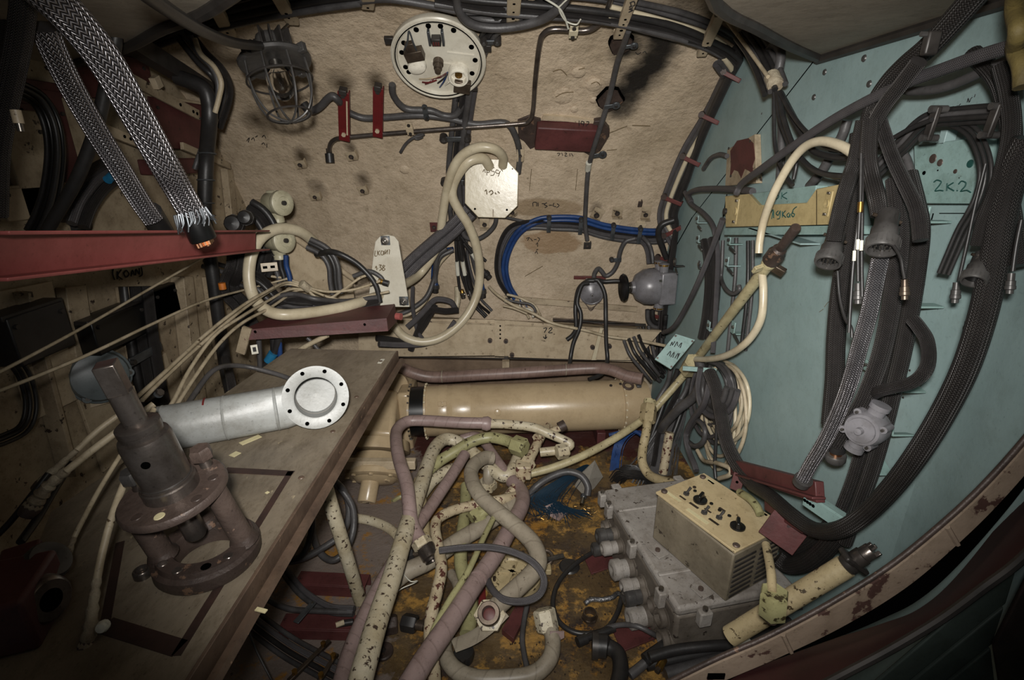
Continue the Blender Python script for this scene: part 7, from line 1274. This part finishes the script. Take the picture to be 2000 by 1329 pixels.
p, n, k = at('T', 1634, 880, .12); F = fax(p, at('T', 1628, 910, .115)[0]-p); root = thing('connector', 'grey plug with a worn copper ring above the red bracket', 'connector', F); mb = MB(F); mb.lathe([(14*k, -12*k), (15*k, 0), (13*k, 2*k)], 20); mb.build('collar', 'rubber', root); mb = MB(F); mb.lathe([(11*k, 0), (11*k, 10*k)], 16); mb.build('copper_ring', 'copper', root); mb = MB(F); mb.lathe([(17*k, 9*k), (19*k, 12*k), (19*k, 22*k), (16*k, 26*k), (12*k, 26*k), (0, 18*k)], 24); mb.build('coupling_ring', 'gun_metal', root)
# frayed grey end of the shiny braid
p, n, k = at('T', 1566, 942, .15); mb = MB(fax(p, at('T', 1556, 956, .15)[0]-p)); mb.lathe([(17*k, -10*k), (16*k, 4*k), (10*k, 8*k), (0, 6*k)], 16); mb.build('cut_end', 'gun_metal', shiny)
# thin coaxial leads
CO = 'thin black leads hanging in the hose cluster'
def lead(label, path, end=None, r=3.2, em='steel', s='T'):
    o = cable(label, 'rubber', r, path, 'thin_lead', 'cable', CO, n=7)
    if end:
        x, y, oo, d = end; p, n, k = at(s, x, y, oo); q = at(s, x + d[0], y + d[1], oo)[0]; F = fax(p, q-p); mb = MB(F); mb.lathe([(6*k, -6*k), (6*k, 8*k), (8*k, 9*k), (8*k, 18*k), (9*k, 19*k), (9*k, 25*k), (6*k, 27*k), (6*k, 34*k), (0, 34*k)], 14); mb.build('lead_plug', em, o)
    return o
lead('thin black lead dropping to the copper-bright plug right of the big connector', 'T1738,470,.19 1758,500 1764,530 1767,545', (1767, 552, .18, (0, 10)), em='gland'); lead('thin black lead ending in a plug between the braids', 'T1682,300,.2 1680,400 1676,480 1676,550', (1676, 560, .19, (0, 10)), em='gun_metal')
lead('thin black lead curving left below the lower connector', 'T1636,530,.19 1640,580 1650,620 1662,640 1664,660'); lead('thin black lead hanging straight among the braids', 'T1684,310,.19 1684,420 1683,500 1684,580'); lead('thin black lead with a white sleeve left of the braids', 'T1678,420,.2 1668,500 1662,580 1658,650')
lead('long thin black lead at the right hung with a two-part plug', 'T1925,320,.09 1905,400 1890,470 1872,550', (1868, 558, .085, (-1, 10)), em='gun_metal'); lead('thin black lead ending low beside the wide braided hose', 'T1930,480,.09 1915,550 1900,610', (1896, 620, .085, (-2, 10)), em='gun_metal'); lead('thin black lead at the right edge ending in a double plug', 'T1995,430,.12 1985,480 1978,530', (1975, 540, .11, (-1, 10)), em='gun_metal', r=4)
for x0, y0, l in ((1681, 405, 'brass sleeve on a thin lead in the middle of the cluster'), (1676, 478, 'white sleeve on the left thin lead, upper'), (1683, 480, 'white sleeve on the right thin lead'), (1669, 500, 'white sleeve on the left thin lead, lower')): P, sc = pts(f'T{x0},{y0-10},.202 {x0-1},{y0+10},.202'); mb = MB(); mb.rod(P[0], P[1], (5 if y0 < 410 else 3.2)*sc[0], 10); tag(mb.build('sleeve', 'brass' if y0 < 410 else 'paper'), l, 'sleeve')
# clamped bundle above the teal box
bundle('black cable in the bundle clamped above the teal box', 'black cables clamped above the teal box', ['rubber', 'rubber_grey', 'rubber'], 5, 'T1940,222,.09 1880,226 1825,232 1795,248 1765,280 1735,310 1705,340,.12', (-12, -4, 4, 12), depth=.006)
bundle('thin black cable curving down right over the teal box', 'thin black cables over the teal box', ['rubber'], 4, 'T1850,232,.08 1895,255 1918,295 1925,340 1915,385 1898,420 1880,450 1858,500 1843,535', (-8, 0, 8), depth=.005, frm='right')
cable('thin black cable rising from the cluster to the clamps', 'rubber', 4.5, 'T1700,290,.12 1740,272 1780,250 1820,234')
cable('grey cable looping behind the cluster toward the teal box', 'rubber_grey', 7, 'T1700,295,.06 1740,285 1765,300 1778,330 1782,360 1778,385')
for x, y, l in ((1820, 242, 'dark cable clamp above the middle of the teal box'), (1938, 236, 'dark cable clamp above the right end of the teal box')):
    p, n, k = at('T', x, y, .11); F = rot(fr(p, n), -6); root = thing('cable_clamp', l, 'clamp', F); mb = MB(F); mb.box(18*k, 62*k, .008); mb.build('strap', 'dark_metal', root, bev=.002)
    for s in (26, -26): mb = MB(tr(F, 0, s*k, .004)); mb.cyl(7*k, -.02, .006, 12); mb.build('bolt_head', 'gun_metal', root)
# ---- grey wall socket with its cable
p, n, k = at('T', 1684, 840, .135); F = rot(fr(p, (-.8, -.55, .1)), -12); root = thing('wall_socket', 'pale grey cast wall socket between the lower hoses', 'socket', F); r = 36*k
mb = MB(F); mb.lathe([(r*.98, -.04), (r, -.01), (r*.9, 0), (r*.85, .004), (r*.7, .004), (r*.68, .008), (r*.2, .009), (r*.18, .02), (0, .021)], 30); mb.build('body', 'siren_grey', root)
for a in (35, 130, 215, 310): q = math.radians(a); mb = MB(tr(F, r*.98*math.cos(q), r*.98*math.sin(q), -.012)); mb.cyl(r*.2, -.02, .012, 12); e = mb.build('ear', 'siren_grey', root); mb = MB(tr(F, r*.98*math.cos(q), r*.98*math.sin(q), 0)); mb.cyl(r*.09, 0, .005, 6); mb.build('screw', 'steel', e)
for s, nm in ((1, 'upper_gland'), (-1, 'lower_gland')): g = fax(F @ V((0, s*r*.85, -.02)), F.to_3x3() @ V((0, s, 0))); mb = MB(g); mb.lathe([(r*.42, 0), (r*.42, r*.4), (r*.5, r*.42), (r*.5, r*.7), (0, r*.72)], 16); mb.build(nm, 'siren_grey', root)
cable('braided cable arching from the wall socket up to the teal cross bar', 'braid_dark', 12, 'T1697,792,.10 1703,775 1718,765,.12 1748,757 1780,748 1805,728 1814,700,.11 1810,665 1795,640 1783,625', 'braided_cable', n=12)
# ---- pole with rusty head, and the hose at its foot
P, sc = pts('T1504,512,.10 1365,690,.10'); a0 = P[0]; b0 = at('D', 1345, 722, 1.95)[0]; dv = (b0-a0).normalized()
F = fax(a0, dv); root = thing('pole', 'long yellowish pole with a rusty tip leaning across the corner', 'pole', F); L = (at('D', 1262, 822, 2.0)[0] - a0).length; k = sc[0]
mb = MB(); Q = [a0, a0.lerp(b0, .5), b0, at('D', 1300, 775, 1.96)[0], at('D', 1265, 812, 1.93)[0], at('D', 1215, 848, 1.86)[0], at('D', 1150, 885, 1.78)[0], at('D', 1085, 912, 1.74)[0], at('D', 1035, 926, 1.72)[0]]; mb.tube(smooth(Q, 8), 10.5*k*1.1, 14); mb.build('tube', 'pole_paint', root)
mb = MB(F); mb.lathe([(12*k, -2*k), (17*k, -6*k), (17*k, -30*k), (13*k, -36*k), (13*k, -44*k), (9*k, -48*k), (9*k, -112*k), (8*k, -114*k), (0, -114*k)][::-1], 14); mb.build('rusty_head', 'rust_dark', root)
mb = MB(F); mb.lathe([(13.5*k, -4*k), (15*k, 0), (13.5*k, 12*k)], 14); mb.build('collar', 'pole_paint', root)
mb = MB(rot(tr(F, 0, 0, 4*k), 40)); mb.box(40*k, 10*k, 20*k, 14*k, 0, 4*k); mb.build('clamp_jaw', 'gland', root, bev=.002); mb = MB(rot(tr(F, 0, 0, 4*k), 160)); mb.box(30*k, 8*k, 18*k, 16*k, 0, 8*k); mb.build('clamp_jaw', 'pole_paint', root, bev=.002)
# tilted teal tag board
c = [at('D', x, y, D)[0] for x, y, D in ((1320, 652, 1.86), (1358, 664, 1.84), (1310, 722, 1.80), (1279, 702, 1.82))]; ctr = sum(c, V())/4; nn = (c[1]-c[0]).cross(c[3]-c[0]).normalized(); nn = nn if nn.dot(EYE-ctr) > 0 else -nn; F = fr(ctr, nn); I = F.inverted(); Q = [((I @ p).x, (I @ p).y) for p in c]; Q = Q if sum(a[0]*b[1]-b[0]*a[1] for a, b in zip(Q, Q[1:]+Q[:1])) > 0 else Q[::-1]
root = thing('tag_board', 'tilted teal board scribbled in ink hanging in front of the pole foot', 'board', F); mb = MB(F); mb.prism(Q, -.012, 0); mb.build('board', 'teal_plate', root, bev=.001)
for q in Q: mb = MB(tr(F, q[0]*.86, q[1]*.86, 0)); mb.cyl(.004, 0, .003, 8); mb.build('screw', 'rust', root)
PL['t'] = (F.to_translation(), nn); marks(root, 'ink_black', '1309,676 1313,668 1313,675 1318,667|1317,678 1323,668 1323,676|1325,678 1331,670 1329,679|1332,670 1328,680|1303,694 1310,686 1308,696|1310,698 1317,688 1314,699|1318,700 1325,690 1323,700|1328,690 1322,702', 't', .8)
p, n, k = at('D', 1350, 715, 1.86); mb = MB(fax(p, dv)); mb.cyl(18*k, -22*k, 22*k, 6); tag(mb.build('hex_sleeve', 'pole_paint'), 'worn hex sleeve on the pole behind the tilted teal board', 'sleeve')
p, n, k = at('T', 1366, 722, .12); F = fr(p, (-.4, -1, .1)); root = thing('teal_bar', 'teal bar bracket holding the cables under the tilted board', 'bar', rot(F, 4)); mb = MB(rot(F, 4)); mb.box(62*k, 9*k, .008); mb.build('bar', 'teal_plate', root, bev=.001); mb = MB(tr(F, 26*k, 0, .004)); mb.cyl(3*k, 0, .006, 6); mb.build('bolt', 'steel', root)
# ---- tangle of wires and coils in the corner
random.seed(21)
def coil(n, cx, cy, rx, ry, mats, r, lab, grp, o0):
    for i in range(n):
        a, b_ = rx*random.uniform(.62, 1.08), ry*random.uniform(.7, 1.1); x0, y0 = cx + random.uniform(-8, 8), 708 + b_*random.uniform(.95, 1.05)
        path = 'T' + ' '.join(f'{x0 + a*math.sin(q*2*PI/13)*(1 if q < 7 else .8):.0f},{y0 - b_*math.cos(q*2*PI/13):.0f},{o0 + .008*i + .004*(q % 3):.3f}' for q in range(13))
        cable(f'{lab}, {ORD[i]} from the wall', mats[i % len(mats)], r, path, 'cable_loop', 'cable', grp, n=7)
coil(6, 1392, 800, 44, 78, ['rubber_grey', 'braid_grey', 'rubber_grey', 'rubber'], 4, 'grey cable loop in the coil at the teal wall corner', 'grey loops of the corner coil', .03)
coil(6, 1408, 800, 50, 100, ['wire_cream', 'cream_hose', 'wire_cream'], 3.6, 'beige cable loop in the coil at the teal wall corner', 'beige loops of the corner coil', .015)
bundle('grey cable sagging inside the corner coil', 'grey cables inside the coil', ['rubber_grey', 'rubber_grey', 'braid_grey'], 5.5, 'T1378,720,.10 1372,760 1380,795 1398,805 1420,790 1430,760', (0, 9, -9), depth=.012, frm='left')
cable('round grey cable loop low in the corner coil', 'rubber_grey', 5, 'T1340,862,.12 1348,835 1362,822 1376,838 1374,862 1358,872 1342,862')
bundle('dark grey cable falling in the corner behind the pole', 'cables falling behind the pole', ['rubber_grey', 'rubber', 'braid_dark', 'rubber_grey', 'rubber'], 5, 'D1335,725,2.0 1325,760 1305,800,1.98 1290,840,1.95 1280,880,1.92 1275,910,1.9', (-24, -12, 0, 12, 24), depth=.02, jit=1.5, frm='right')
cable('grey hose bowing from the teal bar to the corner wires', 'rubber_grey', 9, 'D1366,705,1.75 1370,740,1.74 1355,775,1.76 1325,800,1.8 1302,825,1.85 1292,840,1.9', 'hose', 'hose', n=10)
cable('thick braided hose from the teal bar down to the grey case', 'braid_dark', 13, 'T1386,728,.12 1398,760 1408,810 1418,860,.12 1435,900 1455,930 1475,950', 'braided_hose', 'hose', n=12)
cable('taped grey cable crossing the coil down to the case', 'braid_grey', 6, 'T1385,750,.13 1375,790 1350,825 1340,850 1345,880 1355,905 1360,920')
cable('thin dark cable hanging from the coil to behind the case', 'rubber', 3.5, 'T1400,830,.12 1398,870 1396,910 1398,935')
cable('beige cable draped from the coil over the case end', 'wire_cream', 4.5, 'T1362,880,.1 1375,900 1400,905,.12 1425,915 1425,928 1405,935')
root = thing('wire_sheaf', 'sheaf of fine grey wires falling behind the grey case', 'wires', MX.Translation(at('D', 1280, 860, 1.95)[0])); mb = MB()
for i in range(150):
    w = random.gauss(0, 1); P = [at('D', x + w*s + random.uniform(-3, 3), y, D)[0] for x, y, s, D in ((1330, 780, 6, 1.98), (1318, 820, 9, 1.96), (1300, 860, 13, 1.93), (1285, 895, 18, 1.9), (1272, 930 + w*6, 22, 1.86))]; mb.tube(smooth(P, 3), .0016, 4)
o = mb.build('wires', 'rubber_grey', root); o['kind'] = 'stuff'
root = thing('wire_sheaf', 'sheaf of fine blue wires hanging at the end of the tan tank', 'wires', MX.Translation(at('D', 1210, 880, 1.95)[0])); mb = MB()
for i in range(70):
    w = random.gauss(0, 1); P = [at('D', x + w*s, y, D)[0] for x, y, s, D in ((1240, 842, 6, 2.0), (1222, 850, 5, 1.98), (1208, 870, 4, 1.94), (1202, 900, 4, 1.92), (1199, 935 + w*5, 4, 1.9))]; mb.tube(smooth(P, 3), .0018, 4)
o = mb.build('wires', 'blue_hose', root); o['kind'] = 'stuff'
root = thing('wire_sheaf', 'heap of fine dark wires on the floor behind the grey case', 'wires', MX.Translation(at('F', 1235, 925, .03)[0])); mb = MB()
for i in range(110):
    w = random.gauss(0, 1); w2 = random.gauss(0, 1); P = [at('F', 1208 + w*6, 938 + w2*4, .02)[0], at('F', 1222 + w*6, 922 + w2*6, .08)[0], at('F', 1245 + w*8, 925 + w2*5, .08)[0], at('F', 1262 + w2*14, 942 + w*6, .03)[0]]; mb.tube(smooth(P, 3), .0018, 4)
o = mb.build('wires', 'rubber', root); o['kind'] = 'stuff'
cable('blue cable curving behind the pole foot', 'blue_hose', 4, 'D1190,850,2.0 1230,842,1.98 1252,850,1.95 1262,870,1.92')
cable('white flaking pipe standing behind the grey case', 'pipe_rusted', 9, 'D1308,845,1.9 1302,880,1.88 1295,925,1.86', 'pipe_stub', 'pipe', sm=False)
# ---- red bracket frame and lower right machinery
def bar(par, name, a, b, w, h, mat):
    F = fax(a, b-a, (0, 0, 1)); L = (b-a).length; mb = MB(F); mb.box(h, w, L, 0, 0, L/2); return mb.build(name, mat, par, bev=.002)
root = thing('red_bracket', 'dark red bracket bar reaching out under the hanging hose end', 'bracket', MX.Translation(at('T', 1500, 930, .1)[0]))
bar(root, 'bar', at('T', 1432, 912, .12)[0], at('T', 1602, 962, .12)[0], .02, .045, 'primer'); bar(root, 'lower_flange', at('T', 1436, 925, .13)[0], at('T', 1600, 974, .13)[0], .03, .006, 'primer')
p, n, k = at('T', 1440, 942, .14); mb = MB(fr(p, (-.6, -.7, .3))); mb.box(.03, .05, .004); e = mb.build('tab', 'primer', root, bev=.001); mb = MB(fr(p, (-.6, -.7, .3))); mb.cyl(.004, .002, .003, 10); mb.build('hole', 'dark_gap', e)
p, n, k = at('T', 1530, 1040, .13); mb = MB(rot(fr(p, (-.5, -.8, .3)), -20)); mb.box(.085, .07, .006); mb.build('foot_plate', 'primer', root, bev=.001); bar(root, 'strut', at('T', 1500, 985, .12)[0], at('T', 1575, 1030, .12)[0], .02, .03, 'primer')
cable('yellow-green hose scrap behind the control box', 'pipe_green', 8, 'T1445,962,.14 1465,975 1478,990 1485,1005', 'hose', 'hose')
cable('braided hose curling under the foot plate of the red bracket', 'braid_black', 17, 'T1640,1040,.08 1610,1075 1575,1100 1540,1105 1518,1090,.1', 'braided_hose', 'hose', n=12); cable('second braided hose curling under the red bracket foot', 'braid_black', 15, 'T1630,1020,.06 1600,1055 1565,1075 1535,1078', 'braided_hose', 'hose', n=12)
# yellow cylinder with a machined end
a, b = at('D', 1530, 1180, .82)[0], at('D', 1652, 1106, .80)[0]; F = fax(a, b-a, (0, 0, 1)); L = (b-a).length; k = .80/1000*1.03; root = thing('yellow_cylinder', 'chipped yellow cylinder with a machined steel end at lower right', 'cylinder', F)
mb = MB(F); mb.lathe([(0, -L*.95), (26*k, -L*.95), (26*k, L)], 30); mb.build('barrel', 'pipe_yellow', root)
mb = MB(F); mb.lathe([(22*k, L), (24*k, L + 4*k), (24*k, L+14*k), (20*k, L+18*k)], 30); mb.build('collar', 'dark_metal', root)
mb = MB(rot(F, 10)); mb.box(76*k, 40*k, 14*k, 0, 0, L + 22*k); mb.build('yoke_plate', 'dark_metal', root, bev=.004)
mb = MB(F); mb.lathe([(20*k, L+28*k), (21*k, L+30*k), (21*k, L+48*k), (18*k, L+50*k), (18*k, L+70*k), (17*k, L+72*k), (12*k, L+72*k), (0, L+66*k)], 28); e = mb.build('spindle', 'steel_oiled', root)
for s in (0, 120, 240): mb = MB(rot(F, s)); mb.box(10*k, 9*k, 14*k, 13*k, 0, L+76*k); mb.build('jaw', 'steel_oiled', e, bev=.001)
# union nut with a green rod
p, n, k = at('D', 1510, 1182, .70); F = fax(p, at('D', 1508, 1200, .70)[0] - p); root = thing('union_nut', 'yellow-green union nut with a rod rising along the control box', 'nut', F); mb = MB(F); mb.lathe([(24*k, -34*k), (27*k, -30*k), (27*k, 22*k), (22*k, 28*k)], 6); mb.build('nut', 'pipe_green', root); mb = MB(F); mb.lathe([(14*k, 22*k), (14*k, 32*k), (11*k, 36*k), (11*k, 42*k), (6*k, 42*k), (0, 36*k)], 18); mb.build('tail', 'rust_dark', root)
mb = MB(); mb.tube(smooth([at('D', 1508, 1160, .70)[0], at('D', 1506, 1120, .74)[0], at('D', 1500, 1085, .80)[0], at('D', 1496, 1065, .84)[0]], 5), 9*k, 12); mb.build('rod', 'pipe_yellow', root)
F = fax(at('F', 1458, 1190, .08)[0], V((.3, .2, .6)), (1, 0, 0)); root = thing('threaded_plug', 'dark threaded hollow plug in front of the grey case', 'plug', F); mb = MB(F); mb.lathe([(.012, -.03), (.014, -.02), (.014, -.012), (.012, -.010), (.014, -.004), (.012, 0), (.014, .006), (.014, .014), (.010, .014), (.010, 0), (0, 0)], 18); mb.build('thread', 'gun_metal', root); mb = MB(F); mb.cyl(.016, -.05, -.03, 6); mb.build('hex', 'dark_metal', root)
# black hoses along the front of the case
BG = 'black hoses lying before the grey case'
for path, r, m_, l in (('F1260,1290,.05 1300,1262,.06 1345,1232,.08 1385,1205,.09 1415,1190,.09', 12, 'rubber', 'black hose touching the front corner of the grey case'), ('F1268,1285,.08 1320,1270,.09 1390,1262,.10 1450,1258,.10 1500,1240,.12 1545,1215,.14', 10, 'rubber', 'black hose with a paper sleeve before the grey case'), ('F1262,1300,.03 1330,1285,.04 1400,1270,.05 1470,1240,.07 1520,1225,.09', 11, 'rubber', 'second black hose under the sleeved one'), ('F1300,1318,.03 1370,1300,.04 1440,1280,.05 1510,1250,.07', 13, 'rubber_grey', 'grey hose nearest the cream rim'), ('F1230,1320,.02 1255,1300,.03 1290,1270,.05 1330,1255,.06', 9, 'rubber_grey', 'dark hose end at the left of the black hoses'), ('F1420,1190,.14 1455,1180,.14 1490,1180,.15 1530,1190,.16 1565,1185,.17', 6, 'rubber_grey', 'thin dark hose passing behind the union nut')): cable(l, m_, r, path, 'black_hose', 'hose', BG, n=12)
P, sc = pts('F1434,1256,.125 1462,1254,.125'); mb = MB(); mb.rod(P[0], P[1], 11*sc[0], 14); tag(mb.build('paper_sleeve', 'paper'), 'white paper sleeve around the black hose before the grey case', 'sleeve')
for x, y, l in ((1290, 1300, 'small brass tip among the black hoses'),): p, n, k = at('F', x, y, .05); F = fax(p, (-.5, -.6, -.1)); root = thing('brass_tip', l, 'fitting', F); mb = MB(F); mb.cyl(.010, -.02, .01, 10); mb.build('barrel', 'brass', root); mb = MB(F); mb.cyl(.007, .01, .022, 8); mb.build('tip', 'gland', root)
# ---- near rim of the hatch: pipe, cream flange, dark red plate, teal panels
RY = .60
def rimpts(px, D): return smooth([at('D', x, y, D)[0] for x, y in px], 8)
up_ = ((1235, 1380), (1390, 1303), (1500, 1255), (1620, 1192), (1740, 1118), (1850, 1030), (1940, 945), (2040, 830), (2140, 690))
lo_ = ((1260, 1400), (1405, 1335), (1515, 1288), (1640, 1228), (1765, 1152), (1870, 1064), (1960, 975), (2055, 862), (2150, 720))
A = rimpts(up_, RY); B_ = rimpts(lo_, RY); N_ = len(A)
F = MX.Translation(A[N_//2]); root = thing('hatch_rim', 'curved cream-painted hatch rim sweeping across the lower right corner', 'rim', F)
mb = MB(); vs = []; dy = V((0, .012, 0))
for a, b in zip(A, B_): vs += [a, b, b + dy, a + dy]
fs = []
for i in range(N_-1):
    for j in range(4): q = (j+1) % 4; fs.append((4*i+j, 4*i+q, 4*i+4+q, 4*i+4+j))
mb._a(vs, fs + [(3, 2, 1, 0), (4*N_-4, 4*N_-3, 4*N_-2, 4*N_-1)], m=MX()); mb.build('flange', 'rim_paint', root, ang=60)
mb = MB(); mb.tube([a + V((-.001, .006, .004)) for a in A], .0042, 10); mb.build('edge_pipe', 'rust_dark', root)
for i in (18, 40): mb = MB(); mb.rod(A[i], B_[i], .004, 6); mb.build('weld_bead', 'rim_paint', root)
p = A[8].lerp(B_[8], .55); mb = MB(fr(p + V((0, -.001, 0)), (0, -1, 0))); mb.box(.028, .012, .002); mb.build('slot', 'dark_gap', root)
g0 = ((1250, 1400), (1380, 1325), (1500, 1287), (1650, 1245), (1730, 1220), (1801, 1191), (1876, 1125), (2000, 968), (2120, 800)); g1 = ((1480, 1420), (1560, 1365), (1640, 1322), (1720, 1280), (1790, 1240), (1850, 1202), (1920, 1150), (2000, 1088), (2120, 960))
A = rimpts(g0, .64); B_ = rimpts(g1, .52); F = MX.Translation(A[20]); root = thing('curved_plate', 'dark red curved plate below the hatch rim at lower right', 'plate', F); mb = MB(); vs = []
for a, b in zip(A, B_): vs += [a, b, b + V((.004, .008, -.006)), a + V((.004, .008, -.006))]
mb._a(vs, fs + [(3, 2, 1, 0), (4*N_-4, 4*N_-3, 4*N_-2, 4*N_-1)], m=MX()); mb.build('plate', 'dark_red_plate', root, ang=60)
mb = MB(); mb.tube([b for b in B_], .006, 8); mb.build('lower_edge', 'dark_metal', root)
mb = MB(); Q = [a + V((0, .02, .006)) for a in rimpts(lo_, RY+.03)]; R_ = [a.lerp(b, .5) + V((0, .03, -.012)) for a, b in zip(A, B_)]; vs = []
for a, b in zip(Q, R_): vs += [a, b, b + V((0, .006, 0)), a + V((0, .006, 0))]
mb._a(vs, fs + [(3, 2, 1, 0), (4*N_-4, 4*N_-3, 4*N_-2, 4*N_-1)], m=MX()); mb.build('shaded_gap', 'dark_gap', root)  # black sheet drawn as the shaded gap between rim and red plate
def nearpanel(label, poly, D, mat='teal'):
    P = [at('D', x, y, D + dd)[0] for x, y, dd in poly]; c0 = sum(P, V())/len(P); n = (P[1]-P[0]).cross(P[2]-P[0]).normalized(); n = n if n.dot(EYE-c0) > 0 else -n; F = fr(c0, n); I = F.inverted(); Q = [((I @ p).x, (I @ p).y) for p in P]; Q = Q if sum(a[0]*b[1]-b[0]*a[1] for a, b in zip(Q, Q[1:]+Q[:1])) > 0 else Q[::-1]
    root = thing('floor_panel', label, 'panel', F); mb = MB(F); mb.prism(Q, -.006, 0); mb.build('sheet', mat, root, bev=.002); return root, F
nearpanel('teal panel between the dark red plate and its seam at lower right', ((1700, 1345, 0), (1990, 1100, 0), (1965, 1180, 0), (1760, 1345, 0)), .565, 'teal_shaded'); nearpanel('teal panel nearest the bottom right corner', ((1768, 1345, 0), (1962, 1188, 0), (1938, 1260, 0), (1830, 1345, 0)), .56, 'teal_shaded'); nearpanel('small teal panel at the very bottom right', ((1840, 1345, 0), (1936, 1268, 0), (1945, 1345, 0)), .555, 'teal_shaded')
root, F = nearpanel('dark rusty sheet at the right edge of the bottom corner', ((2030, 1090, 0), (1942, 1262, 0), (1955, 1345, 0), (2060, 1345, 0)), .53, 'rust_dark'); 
o = cable('yellow bundled strap hanging at the upper right edge of the frame', 'strap_yellow', 16, 'D1985,-20,.72 1982,20,.74 1990,60,.70 1984,95,.73 1996,130,.71 1998,170,.70', 'yellow_strap', 'strap', n=10)
